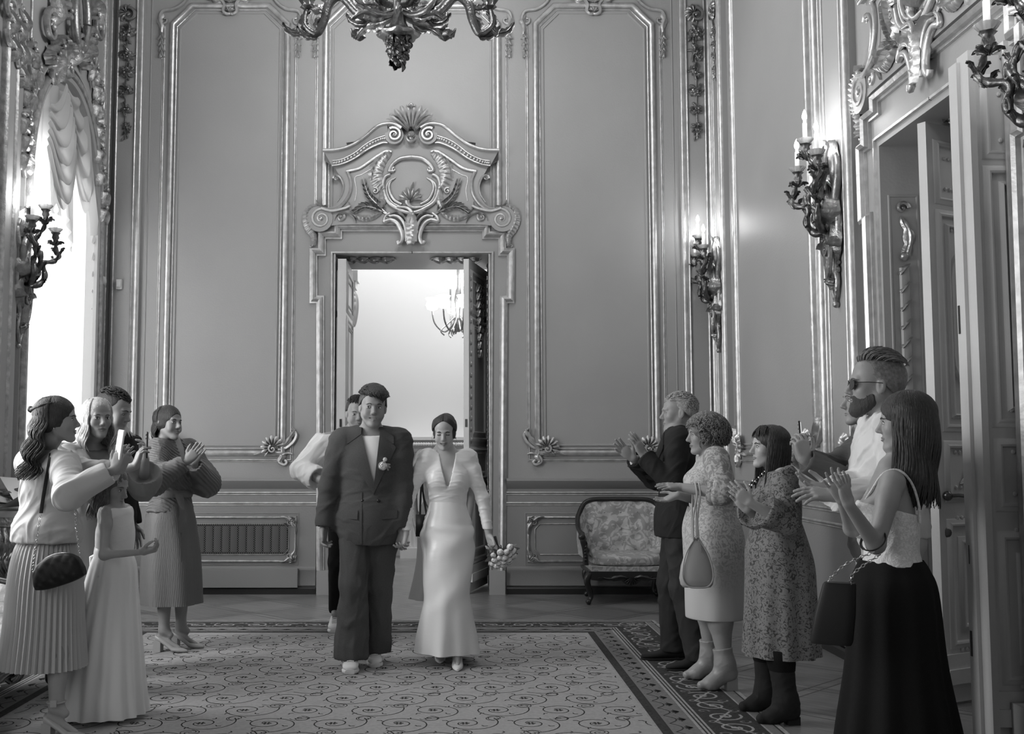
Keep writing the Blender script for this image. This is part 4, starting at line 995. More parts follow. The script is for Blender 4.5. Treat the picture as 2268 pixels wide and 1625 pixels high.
# ================= ARMCHAIRS, CONSOLE =================
WOODD = mat('dark_carved_wood', .022, .28, bump=(30, .2)); DAMASK = mat('damask', .34, .55, bump=(80, .15))
nt = DAMASK.node_tree; wv = nt.nodes.new('ShaderNodeTexNoise'); wv.inputs['Scale'].default_value = 11; wv.inputs['Distortion'].default_value = 2.2; wv.inputs['Detail'].default_value = 1
rp_ = nt.nodes.new('ShaderNodeMapRange'); rp_.inputs[1].default_value = .49; rp_.inputs[2].default_value = .53; rp_.inputs[3].default_value = .36; rp_.inputs[4].default_value = .56
tc_ = nt.nodes.new('ShaderNodeTexCoord'); nt.links.new(tc_.outputs['Object'], wv.inputs[0]); nt.links.new(wv.outputs[0], rp_.inputs[0]); nt.links.new(rp_.outputs[0], nt.nodes['Principled BSDF'].inputs['Base Color'])
def armchair(label, Wd=.9):
    """origin floor centre, faces -y"""
    r = thing('armchair', label, 'armchair'); h = Wd/2; D = .62
    # curved tufted back
    m_ = M(); R = []; nA, nB = 60, 18
    def wrap(t):  # t 0..1 left arm front -> back -> right arm front
        s = 2*t-1; x = h*math.copysign(min(1, abs(s)*1.55)**.9, s)
        a = max(0, (abs(s)-.52)/.48); y = D*.5-.03-(D-.1)*a**1.1-.05*(abs(s)**2); top = .93-.30*(1/(1+math.exp(-(abs(s)-.62)*16))); return x, y, top
    for i in range(nA+1):
        t = i/nA; x, y, top = wrap(t); x2, y2, _ = wrap(min(1, t+.01)); x1, y1, _ = wrap(max(0, t-.01)); dx, dy = x2-x1, y2-y1; l = math.hypot(dx, dy) or 1; nx, ny = dy/l, -dx/l
        row = []
        for j in range(nB+1):
            q = j/nB; z = .42+(top-.42)*q
            u = t*9; v = q*3.2; tuft = min(math.hypot((u % 1)-.5, ((v+.5*(int(u) % 2)) % 1)-.5)*2, 1); th = .085*(1-.5*q)*(.35+.65*tuft**.5)
            fl = .06*q*(1-q*0)
            row.append((x-nx*fl*.6+nx*th*(-1)*-1, y-ny*fl+ny*th, z))
        R.append(row)
    m_.rings(R, False, False)
    R = []
    for i in range(nA+1):
        t = i/nA; x, y, top = wrap(t); R.append([(x*1.03, y+.02, .42), (x*1.06, y+.03, (top+.42)/2), (x*1.05, y+.04, top)])
    m_.rings(R, False, False)
    obj('tufted_back', m_, DAMASK, r, 60, True)
    b_ = M()
    for i in range(9):
        for j in range(3):
            t = (i+.5)/9; x, y, top = wrap(t); q = min(.95, (j+.5+(.0 if i % 2 == 0 else .0))/3.2); x2, y2, _ = wrap(min(1, t+.01)); x1, y1, _ = wrap(max(0, t-.01)); dx, dy = x2-x1, y2-y1; l = math.hypot(dx, dy) or 1
            b_.ball((x+dy/l*.02, y-dx/l*.03, .42+(top-.42)*q), .011, 6, 4)
    obj('button', b_, DAMASK, r, 60, True)['kind'] = 'stuff'
    rail = M(); S = []
    for i in range(nA+1):
        x, y, top = wrap(i/nA); S.append((x*1.04, y+.03, top+.012))
    rail.tube(S, [.024]*len(S), 8)
    for s in (-1, 1):
        x, y, top = wrap(0 if s < 0 else 1); x *= 1.04
        rail.tube([(x, y+.03, top+.01), (x+s*.015, y-.05, top+.005), (x+s*.01, y-.08, top-.05), (x-s*.01, y-.05, top-.13), (x-s*.02, y-.04, .45), (x-s*.02, y-.04, .36)], [.026, .032, .026, .022, .026, .03], 8)
        rail.ball((x+s*.015, y-.07, top-.01), .035)
        for k in range(5): rail.ball((x-s*.015, y-.075, top-.1-k*.03), .014, 6, 4)
    obj('back_rail', rail, WOODD, r, 60, True)
    cu_ = M(); R = []
    for i in range(13):
        a = i/12; row = []
        for j in range(40):
            b = 2*pi*j/40; e = 3.2; cx_ = math.copysign(abs(cos(b))**(2/e), cos(b)); sy_ = math.copysign(abs(sin(b))**(2/e), sin(b)); k = (1-abs(2*a-1)**5)**.3 if 0 < a < 1 else .75
            row.append(((h-.075)*cx_*max(.8, k), -.03+(D/2-.02)*sy_*max(.8, k), .335+.115*a+.03*a*(1-cx_*cx_)*(1-sy_*sy_)))
        R.append(row)
    cu_.rings(R); obj('seat_cushion', cu_, DAMASK, r, 60, True)
    ap = M(); ap.box((-h+.06, -D/2-.01, .30), (h-.06, D/2-.04, .345), 1); ap.box((-h+.03, -D/2-.035, .275), (h-.03, D/2, .302))
    W = lambda a, b, w_: (a, -D/2-.025-w_, b)
    for s in (-1, 1):
        R = [[W(s*x, .275, 0), W(s*x, .275, .01), W(s*x, .275-dp_, .01), W(s*x, .275-dp_, 0)] for x, dp_ in ((0, .10), (.05, .09), (.09, .055), (.16, .06), (.22, .045), (.28, .06), (h-.05, .05))]
        ap.rings(R, False, False); leaf(ap, [(s*.03, .24), (s*.1, .255), (s*.2, .235), (s*.27, .25)], .025, W, .02, 5, .01)
        volute(ap, (s*.2, .24), .02, 1.1, 1, s, W, .008, .01); relief_tube(ap, spline([(s*.05, .23), (s*.12, .24), (s*.2, .225), (s*.3, .245)], 4), .006, W, 5, .012)
    fan(ap, (0, .255), .075, 3.5, 5.9, 7, W, .02, .012)
    obj('apron', ap, [WOODD, DAMASK], r, 60, True)
    for x, y, k in ((-h+.05, -D/2, -1), (h-.05, -D/2, 1), (-h+.1, D/2-.05, -1), (h-.1, D/2-.05, 1)):
        lg = M(); o = .03*k
        S = spline([(x, y, .29), (x+o*1.2, y-.02, .22), (x+o*.3, y, .12), (x, y, .06), (x+o*.8, y-.03, .025)], 5); lg.tube([tuple(p) for p in S], taper(len(S), .036, .017), 8); lg.ball((x+o*.8, y-.03, .026), .026)
        obj('leg', lg, WOODD, r, 60, True)
    return r
ac = armchair('buttoned damask armchair with dark carved frame against the far wall', .84); ac.location = (P(1393, 1300, 10.3)[0], 10.52, 0)
a2_ = dup(ac, (-2.72, 5.9, .0088), pi/2, 'buttoned damask seat with dark carved frame at the left edge of the picture', None, (1.6, 1.1, .93))
for o in (ac, a2_): o['group'] = 'damask seats'
co_ = thing('console_table', 'gilded carved console table with marble top at the left edge', 'console table', (XL+.25, 8.4, 0))
m_ = M(); m_.box((XL+.075, 7.95, .93), (XL+.50, 8.9, .975)); obj('marble_top', m_, mat('marble', .4, .25, noise=(6, .2)), co_)
m_ = M(); W = lambda a, b, w_: (XL+.44+w_, a, b); W2 = lambda a, b, w_: (a, 7.97-w_, b)
m_.box((XL+.08, 7.98, .86), (XL+.44, 8.87, .93))
for k in range(7):
    for WW, o in ((W, 8.05+k*.12), (W2, XL+.15+k*.045)):
        volute(m_, (o, .78-.03*(k % 2)), .06, 1.3, k, (-1)**k, WW, .018); leaf(m_, [(o, .85), (o+.04, .75), (o, .62)], .06, WW, .05, 4)
        leaf(m_, [(o, .7), (o-.05, .62), (o, .5)], .05, WW, .05, 4); volute(m_, (o, .58), .05, 1.2, k+1, (-1)**k, WW, .016)
obj('carved_frieze', m_, SILVERED, co_, 60)
for x, y in ((XL+.42, 8.0), (XL+.42, 8.84)):
    m_ = M(); S = spline([(x, y, .86), (x+.06, y, .7), (x, y, .45), (x-.06, y, .25), (x, y, .02)], 6); m_.tube([tuple(p) for p in S], taper(len(S), .05, .025, .01), 8); obj('leg', m_, SILVERED, co_, 60)
FL_D = mat('bouquet_leaves', .10, .6); FL_L = mat('pale_petals', .55, .7)
bq = thing('wrapped_bouquet', 'bouquet wrapped in pale paper lying on the console table', 'bouquet', (XL+.4, 8.1, .975))
m_ = M()
for k in range(14):
    a = k*.45; m_.add([(XL+.32, 8.3, 1.0), (XL+.32+.28*cos(a), 8.15+.3*sin(a), 1.06+.07*sin(k*2.3)), (XL+.32+.28*cos(a+.5), 8.15+.3*sin(a+.5), 1.10+.06*cos(k*1.7))], [(0, 1, 2)])
obj('wrapping', m_, mat('wrapping_paper', .45, .35), bq, 0)
m_ = M(); random.seed(2)
for k in range(24): q = (XL+.32+random.uniform(-.17, .17), 8.15+random.uniform(-.2, .2), 1.06+random.uniform(0, .08)); m_.ball(q, .035, 7, 5, 0, (1, 1, .6))
obj('flower_heads', m_, FL_D, bq)['kind'] = 'stuff'
m_ = M(); m_.add([(XL+.35, 7.9, 1.06), (XL+.55, 8.1, 1.03), (XL+.3, 8.5, 1.19), (XL+.12, 8.2, 1.22)], [(0, 1, 2, 3)]); obj('paper_sheet', m_, mat('white_paper', .8, .6), bq)
m_ = M(); m_.box((XL+.33, 8.55, .976), (XL+.46, 8.8, 1.17)); tag(obj('gift_box', m_, mat('card_box', .3, .5), smooth=False), 'small plain box standing behind the wrapped bouquet', 'box')
# ================= FIGURE MODELLING: smooth blended volumes -> one continuous skin =================
def V3(*a): return np.array(a, float)
def unit(v): v = np.asarray(v, float); return v/(np.linalg.norm(v) or 1)
class Sdf:
    def __init__(s): s.p = []
    def cone(s, a, b, ra, rb=None, k=.02, op=0):
        a, b = np.asarray(a, float), np.asarray(b, float); rb = ra if rb is None else rb
        s.p.append((0, op, k, (a+b)/2, np.linalg.norm(b-a)/2+max(ra, rb), (a, b, ra, rb))); return s
    def chain(s, pts, rs, k=.02, op=0):
        for i in range(len(pts)-1): s.cone(pts[i], pts[i+1], rs[i], rs[i+1], k, op)
        return s
    def ell(s, c, r, R=None, k=.02, op=0):
        c = np.asarray(c, float); r = np.asarray(r, float) if hasattr(r, '__len__') else np.array([r]*3, float)
        s.p.append((1, op, k, c, r.max(), (c, r, R))); return s
    def plane(s, pt, n, k=.004):       # cuts away the side n points to
        s.p.append((2, 1, k, None, 0, (np.asarray(pt, float), unit(n)))); return s
    def ev(s, X, use=None):
        d = np.full(len(X), 1.0)
        for i in (range(len(s.p)) if use is None else use):
            kd, op, k, c, br, q = s.p[i]
            if kd == 0:
                a, b, ra, rb = q; ab = b-a; L = ab@ab or 1e-12; t = np.clip(((X-a)@ab)/L, 0, 1)
                e = X-a-t[:, None]*ab; v = np.sqrt(np.einsum('ij,ij->i', e, e))-(ra+(rb-ra)*t)
            elif kd == 1:
                c, r, R = q; e = X-c
                if R is not None: e = e@R
                f = e/r; k0 = np.sqrt(np.einsum('ij,ij->i', f, f)); g = f/r; k1 = np.sqrt(np.einsum('ij,ij->i', g, g))+1e-9; v = k0*(k0-1)/k1
                v = np.where(k0 < 1e-6, -r.min(), v)
            else:
                v = -((X-q[0])@q[1]); 
            if op == 0:
                h = np.clip(.5+.5*(d-v)/k, 0, 1); d = d+(v-d)*h-k*h*(1-h)
            else:
                if kd == 2: v2 = -v
                else: v2 = -v
                # subtract: max(d, -v)
                h = np.clip(.5-.5*(d-v2)/k, 0, 1) if kd != 2 else np.clip(.5-.5*(d-(-v))/k, 0, 1)
                d = d+(v2-d)*h+k*h*(1-h)
        return d
    def mesh(s, h=.006, lo=None, hi=None, disp=None):
        U = [p for p in s.p if p[1] == 0]
        bl = np.min([p[3]-p[4] for p in U], 0)-.02; bh = np.max([p[3]+p[4] for p in U], 0)+.02
        if lo is not None: bl = np.maximum(bl, lo)
        if hi is not None: bh = np.minimum(bh, hi)
        B = 14; nb = np.ceil((bh-bl)/(h*B)).astype(int); n = nb*B+1
        G = np.ones(n, np.float32); hr = h*B*.5*sqrt(3)
        ax = [np.arange(B+1)*h]*3; loc = np.stack(np.meshgrid(*ax, indexing='ij'), -1).reshape(-1, 3)
        C_ = np.array([p[3] if p[3] is not None else (0, 0, 0) for p in s.p]); BR = np.array([p[4] for p in s.p])
        isP = np.array([p[0] == 2 for p in s.p]); isU = np.array([p[1] == 0 for p in s.p])
        for bx in range(nb[0]):
            for by in range(nb[1]):
                for bz in range(nb[2]):
                    o = bl+np.array([bx, by, bz])*h*B; c = o+h*B*.5
                    near = (np.linalg.norm(C_-c, axis=1)-BR < hr+.05) | isP
                    if not (near & isU).any(): continue
                    use = np.nonzero(near)[0]; v0 = s.ev(c[None], use)[0]
                    sl = (slice(bx*B, bx*B+B+1), slice(by*B, by*B+B+1), slice(bz*B, bz*B+B+1))
                    if v0 > hr*1.9+.02: continue
                    if v0 < -hr*1.9-.02: G[sl] = -1; continue
                    G[sl] = s.ev(loc+o, use).reshape(B+1, B+1, B+1)
        V, F = nets(G, bl, h)
        if disp is not None and len(V): N_ = normals(V, F); V = V+N_*disp(V)[:, None]
        return V, F
def nets(G, org, h):
    S = G < 0; n = np.array(G.shape)
    cnt = np.zeros(n-1, np.int8)
    for dx in (0, 1):
        for dy in (0, 1):
            for dz in (0, 1): cnt += S[dx:n[0]-1+dx, dy:n[1]-1+dy, dz:n[2]-1+dz]
    act = np.argwhere((cnt > 0) & (cnt < 8)); acc = np.zeros((len(act), 3)); c = np.zeros(len(act))
    for ax in range(3):
        o = [a for a in range(3) if a != ax]
        for u in (0, 1):
            for v in (0, 1):
                p = act.copy(); p[:, o[0]] += u; p[:, o[1]] += v; q = p.copy(); q[:, ax] += 1
                a = G[tuple(p.T)]; b = G[tuple(q.T)]; m = (a < 0) != (b < 0); t = np.where(m, a/np.where(m, a-b, 1), 0)
                pt = (p-act).astype(float); pt[:, ax] = t; acc[m] += pt[m]; c[m] += 1
    V = org+(act+acc/np.maximum(c, 1)[:, None])*h
    ids = np.full(n-1, -1, np.int32); ids[tuple(act.T)] = np.arange(len(act)); F = []
    for ax in range(3):
        o = [(ax+1) % 3, (ax+2) % 3]; sl0 = [slice(1, None)]*3; sl0[ax] = slice(0, -1)
        sa = [slice(1, -1)]*3; sb = [slice(1, -1)]*3; sa[ax] = slice(0, -1); sb[ax] = slice(1, None)
        A = S[tuple(sa)]; Bm = S[tuple(sb)]; e = np.argwhere(A != Bm)
        if not len(e): continue
        fl = A[tuple(e.T)]; e = e.copy()
        for a in o: e[:, a] += 1
        def cell(du, dv): q = e.copy(); q[:, o[0]] -= du; q[:, o[1]] -= dv; return ids[tuple(q.T)]
        Q = np.stack([cell(1, 1), cell(0, 1), cell(0, 0), cell(1, 0)], 1); Q[~fl] = Q[~fl][:, ::-1]; F.append(Q)
    F = np.concatenate(F) if F else np.zeros((0, 4), int); F = F[(F >= 0).all(1)]
    return V, F
def normals(V, F):
    n = np.cross(V[F[:, 2]]-V[F[:, 0]], V[F[:, 3]]-V[F[:, 1]]); N_ = np.zeros_like(V)
    for k in range(4): np.add.at(N_, F[:, k], n)
    return N_/(np.linalg.norm(N_, axis=1, keepdims=True)+1e-12)
def cat(*ms):
    Vs, Fs, Ms, o = [], [], [], 0
    for m in ms:
        Vs.append(m[0]); Fs.append(m[1]+o); o += len(m[0]); Ms.append(m[2] if len(m) > 2 else np.zeros(len(m[1]), int))
    return np.concatenate(Vs), np.concatenate(Fs), np.concatenate(Ms)
def addnp(mb, VF, mi=0):
    n = len(mb.v); mb.v.extend(map(tuple, VF[0].tolist())); mb.f.extend([tuple(q) for q in (VF[1]+n).tolist()]); mb.m.extend([mi]*len(VF[1])); return mb
def wrinkle(amp, f, seed=0, st=(1, 1, 1)):
    r = np.random.RandomState(seed); K = r.normal(size=(6, 3)); K = K/np.linalg.norm(K, axis=1, keepdims=True)*f*np.array([[.6], [.9], [1.2], [1.7], [2.3], [3]]); ph = r.uniform(0, 6.28, 6); st = np.array(st)
    def fn(V):
        X = V*st; w_ = np.sin(X@K[0]+ph[0])+np.sin(X@K[1]+ph[1]); o = 0
        for i in range(1, 6): o = o+(1-np.abs(np.sin(X@K[i]*.5+ph[i]+1.3*w_))*2)/(1+.5*i)
        return amp*.5*np.maximum(o+.9, 0)
    return fn
# ---------------- posing ----------------
class Fig:
    """stance in plain measures: loc, height, facing (0 = to the camera, 90 = to the right of the picture)"""
    def __init__(s, loc, h, face, sex='m', lean=0, build=1.0, side=0):
        s.o = V3(loc[0], loc[1], 0); s.h = h; s.k = h/1.75; a = math.radians(face); s.f = V3(sin(a), -cos(a), 0); s.r = V3(s.f[1], -s.f[0], 0); s.up = V3(0, 0, 1)
        s.sex = sex; s.lean = lean; s.b = build; s.side = side; s.R = np.stack([s.r, s.f, s.up], 1)
        s.hd = None
    def L(s, x, y, z):
        y2 = y+s.lean*max(0, z-.95); x2 = x+s.side*max(0, z-.95)
        return s.o+(s.r*x2+s.f*y2+s.up*z)*s.k
    def head(s, yaw, pitch=0, roll=0, pos=None, size=1.0):
        a = math.radians(yaw); f = V3(sin(a), -cos(a), 0); p = math.radians(pitch)
        f2 = f*cos(p)+s.up*sin(p); r = V3(f[1], -f[0], 0); u = np.cross(r, f2); q = math.radians(roll); r, u = r*cos(q)+u*sin(q), u*cos(q)-r*sin(q)
        s.HR = np.stack([r, f2, u], 1); s.hs = size*(1.0 if s.sex == 'm' else .95)*(s.k if s.h > 1.5 else 1)
        if pos is None: s.hp = s.L(0, .035, 1.75-.115*s.hs/s.k)
        else: s.hp = np.asarray(pos, float)
        return s
    def H(s, x, y, z): return s.hp+s.HR@V3(x, y, z)*s.hs
def ik(S, T, l1, l2, pole):
    d = T-S; L_ = np.linalg.norm(d); m = (l1+l2)*.995
    if L_ > m: d = d/L_*m; T = S+d; L_ = m
    L_ = max(L_, abs(l1-l2)+.03); u = d/np.linalg.norm(d); a = (l1*l1-l2*l2+L_*L_)/(2*L_); hh = sqrt(max(0, l1*l1-a*a)); p = np.asarray(pole, float); p = p-u*(p@u)
    return S+u*a+unit(p)*hh, T
def arms(F, tgt, pole, sh=None):
    """tgt: {'r': wrist, 'l': wrist} world points; pole: elbow directions in body axes (right, forward, up)"""
    F.J = {}
    w_ = (.185 if F.sex == 'm' else .155)*F.b
    for s_, g in (('r', 1), ('l', -1)):
        S_ = F.L(g*w_, 0, 1.425); S_ = S_+(F.R@V3(*sh[s_]) if sh and s_ in sh else 0)
        if tgt.get(s_) is None: T_ = F.L(g*(w_+.045), .04, .885)
        else: T_ = np.asarray(tgt[s_], float)
        q = pole.get(s_, (g*.6, -.6, -.6)); E, T_ = ik(S_, T_, .30*F.k, .265*F.k, F.R@V3(*q)); F.J[s_] = (S_, E, T_)
    return F
def hand(sd, W_, d, n, g, k=1.0, curl=(.25, .25, .25, .25), spread=.12, thumb=.7):
    """g=+1 right hand, -1 left hand; d finger direction; n palm normal"""
    d = unit(d); n = unit(n-d*(np.asarray(n)@d)); s_ = np.cross(d, n)*g   # towards the thumb
    s_ = -s_ if False else s_
    K = []
    for i, (o, L_) in enumerate(((.030, .080), (.0105, .086), (-.009, .083), (-.027, .075))):
        kn = W_+d*L_*k+s_*o*k; K.append(kn); sd.cone(W_+s_*o*.55*k+d*.012*k, kn, .0155*k, .0112*k, .012)
    sd.ell(W_+d*.05*k+s_*.0*k+n*.004, (.036*k, .045*k, .0155*k), np.stack([s_, d, n], 1), .012)
    for i, (kn, L_) in enumerate(zip(K, (.074, .083, .077, .060))):
        a = 0; p = kn; dd = unit(d+s_*spread*(1.2-.8*i)); r = (.0092-.0006*(i == 3))*k
        for j, fr in enumerate((.45, .31, .24)):
            a += curl[i]*(1, 1.1, .7)[j]; q = p+(dd*cos(a)+n*sin(a))*L_*fr*k; r2 = r*.9; sd.cone(p, q, r, r2, .0035); p = q; r = r2
    b = W_+d*.022*k+s_*.026*k+n*.004; t1 = unit(d*.65+s_*thumb+n*.35); p = b+t1*.044*k; q = p+unit(d*.9+s_*thumb*.45+n*.3)*.032*k; e = q+unit(d*1+s_*thumb*.2+n*.2)*.024*k
    sd.cone(W_+d*.008*k, b, .017*k, .0155*k, .012); sd.cone(b, p, .0145*k, .0108*k, .01); sd.cone(p, q, .0108*k, .0095*k, .004); sd.cone(q, e, .0095*k, .0075*k, .004)
def head_sdf(F, sd, smile=.5, jaw=1.0, neck=1.0):
    H, q = F.H, F.hs; m = F.sex == 'm'; R = F.HR
    def E(c, r, k=.02, op=0, rot=None): sd.ell(H(*c), np.array(r)*q, R if rot is None else R@rot, k*q, op)
    def Cn(a, b, ra, rb, k=.02, op=0): sd.cone(H(*a), H(*b), ra*q, rb*q, k*q, op)
    E((0, -.018, .035), (.073, .094, .080)); E((0, .030, .042), (.058, .050, .056), .03); E((0, .026, -.03), (.056*jaw, .054, .070), .03)
    fq_ = 1 if m else .84; nb = F.L(0, -.008, 1.485); Cn((0, -.03, -.06), (0, -.035, -.10), .050*neck, .052*neck, .03); sd.cone(H(0, -.035, -.09), nb, .052*q*neck, .058*F.k*neck*fq_, .02); sd.cone(nb, F.L(0, .0, 1.42), .058*F.k*neck*fq_, .07*F.k*fq_, .035)
    for g in (-1, 1):
        Cn((g*.050*jaw, -.002, -.045), (g*.020*jaw, .056, -.098), .020, .015, .03); E((g*.038, .055, -.026), (.021, .020, .022), .03)
        Cn((g*.034, .072, .021), (g*.010, .081, .018), .009, .008, .014)
        E((g*.031, .0935, .0), (.0165, .0145, .0105), .014, 1)
        E((g*.031, .0695, .0005), (.0150, .0125, .0110), .004)
        E((g*.0095, .091, -.0355), (.0075, .008, .006), .006)
        E((g*.075, -.010, -.006), (.007, .0165, .029), .008, 0, np.array([[cos(.35*g), -sin(.35*g), 0], [sin(.35*g), cos(.35*g), 0], [0, 0, 1]]))
        E((g*.0835, -.002, -.004), (.006, .009, .016), .005, 1)
        if smile > .4: E((g*.040, .060, -.048), (.017, .016, .016), .02)
    if m: Cn((-.018, .080, .020), (.018, .080, .020), .008, .008, .02)
    E((0, .070, -.101), (.019*jaw, .018, .016), .022); E((0, .061, -.062), (.031, .023, .028), .02)
    E((0, .080, -.018), (.011, .015, .026), .012); Cn((0, .079, .012), (0, .1035, -.028), .0065, .0098, .012); E((0, .1035, -.031), (.0095, .0085, .0075), .006)
    w_ = .021+.007*smile; zc = .007*smile; f = 1 if not m else .75
    for a, b in (((-w_, .075-.004*smile, -.064+zc), (-.007, .0855, -.0595)), ((-.007, .0855, -.0595), (0, .086, -.061)), ((0, .086, -.061), (.007, .0855, -.0595)), ((.007, .0855, -.0595), (w_, .075-.004*smile, -.064+zc))): Cn(a, b, .0032*f+.0006, .0045*f, .005)
    lo = -.0695-.006*(smile > .7); Cn((-w_+.004, .075, -.0655+zc*.6), (0, .0845, lo), .003, .0062*f, .005); Cn((0, .0845, lo), (w_-.004, .075, -.0655+zc*.6), .0062*f, .003, .005)
    if smile > .7: E((0, .084, -.0645), (w_*.92, .013, .0045), .002, 1)
    else: E((0, .0885, -.0648), (w_*.8, .006, .0012), .003, 1)
def skin_mesh(F, name, parent, mats, smile=.5, fine=.0032, sleeves=True, legs=True, hands=None, jaw=1.0, neck=1.0, feet=None, bust=1.0, hand_h=.0034, armr=1.0, legr=1.0):
    """one body: head and neck, torso, arms, hands and legs"""
    k, b = F.k, F.b; m = F.sex == 'm'
    sd = Sdf(); head_sdf(F, sd, smile, jaw, neck); F.hsd = Sdf(); F.hsd.p = list(sd.p); torso(F, sd, 0, bust); arm_prims(F, sd, 0, armr)
    zcut = F.L(0, 0, 1.46)[2]; lo = F.hp-.6; lo[2] = zcut; hi = F.hp+.3
    hm = sd.mesh(fine, lo)
    if legs: leg_prims(F, sd, 0, feet, legr=legr)
    F.bsd = sd; bm = sd.mesh(.0075, None, V3(1e9, 1e9, zcut+.012))
    parts = [hm, bm]
    for s_, g in (('r', 1), ('l', -1)):
        S_, E_, W_ = F.J[s_]; hp = (hands or {}).get(s_, {}); d = np.asarray(hp.get('d', unit(W_-E_)), float); n = np.asarray(hp.get('n', -g*F.r), float)
        hs = Sdf(); kk = hp.get('k', (1.0 if m else .92)*F.k); q_ = (1 if m else .86)*armr; wr = .027*k*q_
        mid = E_+(W_-E_)*.45; hs.cone(mid, W_, (.042-.015*.45)*k*q_, wr, .02); hand(hs, W_, d, n, g, kk, hp.get('curl', (.25,)*4), hp.get('spread', .12), hp.get('thumb', .7)); parts.append(hs.mesh(hand_h))
    return obj(name, cat(*parts), mats, parent, 180)
def torso(F, sd, inf=0, bust=1.0, b=None):
    k = F.k; m = F.sex == 'm'; b = b or F.b; R = F.R; i = inf
    def E(c, r, kk=.05): sd.ell(F.L(*c), (np.array([r[0]*b, r[1]*(.6+.4*b), r[2]])*k+i), R, kk)
    if m:
        E((0, .0, 1.30), (.168, .112, .17)); E((0, .0, 1.10), (.148, .105, .16), .08); E((0, -.005, .96), (.160, .118, .12), .06)
        sd.cone(F.L(-.145*b, -.01, 1.425), F.L(.145*b, -.01, 1.425), .058*k+i, .058*k+i, .05)
        sd.cone(F.L(-.07, .0, 1.455), F.L(.07, .0, 1.455), .055*k+i*.6, .055*k+i*.6, .05)
    else:
        E((0, .0, 1.30), (.142, .100, .16)); E((0, .0, 1.12), (.122, .094, .15), .08); E((0, -.01, .96), (.165, .122, .12), .07)
        sd.cone(F.L(-.125*b, -.005, 1.42), F.L(.125*b, -.005, 1.42), .048*k+i, .048*k+i, .05)
        for g in (-1, 1) if bust > .3 else (): sd.ell(F.L(g*.068*b, .082*(.6+.4*b), 1.275), np.array([.062, .052*bust, .062])*k*(.6+.4*b)+i*.7, R, .05)
def arm_prims(F, sd, inf=0, ar=1.0, upto=1.0, cuff=0, sides='rl', shc=None):
    k = F.k; q = (1 if F.sex == 'm' else .86)*ar
    for s_ in sides:
        S_, E_, W_ = F.J[s_]; We = E_+(W_-E_)*upto
        c = unit(W_-E_)
        sd.cone(S_, S_+(E_-S_)*.3, .058*k*q+inf, .053*k*q+inf, .03); sd.cone(S_+(E_-S_)*.3, E_, .053*k*q+inf, .041*k*q+inf, .02)
        if upto > 0: sd.cone(E_, We, .042*k*q+inf, (.042+(.027-.042)*upto)*k*q+inf+cuff, .025)
def leg_default(F, ft=None):
    J = {}
    for s_, g in (('r', 1), ('l', -1)):
        hip = F.L(g*.088*F.b, -.0, .92); q = (ft or {}).get(s_, {}); an = np.asarray(q['a'], float) if 'a' in q else F.L(g*.095, -.03, .085+q.get('heel', 0))
        D_ = np.linalg.norm(an-hip)*(1.0+q.get('bend', 0)); kn, an = ik(hip, an, .506*D_, .4965*D_, F.R@V3(q.get('kx', 0), 1, .0)); J[s_] = (hip, kn, an, math.radians(q['ang']) if 'ang' in q else math.atan2(F.f[0], -F.f[1]), q.get('heel', 0))
    return J
def leg_prims(F, sd, inf=0, ft=None, upto=1.0, flare=0, legr=1.0):
    k = F.k; q = F.b
    for s_, (hip, kn, an, a, hl) in leg_default(F, ft).items():
        sd.cone(hip, kn, .082*k*q*legr+inf, .056*k*q*(.4+.6*legr)+inf, .04); cf = kn+(an-kn)*.3; off = -V3(sin(a), -cos(a), 0)*.015
        if inf: sd.cone(kn, an, .056*k*q+inf, .04*k+inf+flare, .03)
        else:
            sd.cone(kn, cf+off, .052*k*q*(.4+.6*legr), .055*k*q, .03); sd.cone(cf+off, an, .055*k*q, .034*k, .03)
            f = V3(sin(a), -cos(a), 0); toe = an+f*.135*k-V3(0, 0, an[2]-.028); hb = an-f*.03-V3(0, 0, min(.05, an[2]-.03)); fk = 1 if F.sex == 'm' else .78; sd.cone(hb, toe-f*.02, .030*k*fk, .020*k*fk, .02); sd.cone(an, an+f*.05-V3(0, 0, .035), .034*k, .026*k*fk, .03)
# ---------------- faces ----------------
SKIN = mat('skin', .29, .5, bump=(150, .06), noise=(20, .04)); SKIN_L = mat('fair_skin', .43, .45, bump=(150, .05), noise=(20, .04)); LIPS = mat('lips', .20, .4); LIPS_M = mat('pale_lips', .29, .5)
EYEW = mat('eye_white', .62, .25); IRIS = mat('iris', .02, .15); LASH = mat('lash', .012, .6); TEETH = mat('teeth', .75, .3)
H_DARK = mat('dark_brown_hair', .022, .38, bump=(300, .5, (1, 1, .12)), noise=(60, .4)); H_BLACK = mat('black_hair', .012, .45, bump=(300, .5)); H_BLOND = mat('blonde_hair', .42, .4, bump=(300, .5, (1, 1, .12)), noise=(70, .25)); H_GREY = mat('grey_hair', .42, .6, bump=(300, .5), noise=(90, .3)); H_MID = mat('light_brown_hair', .10, .42, bump=(300, .5, (1, 1, .12)), noise=(70, .35))
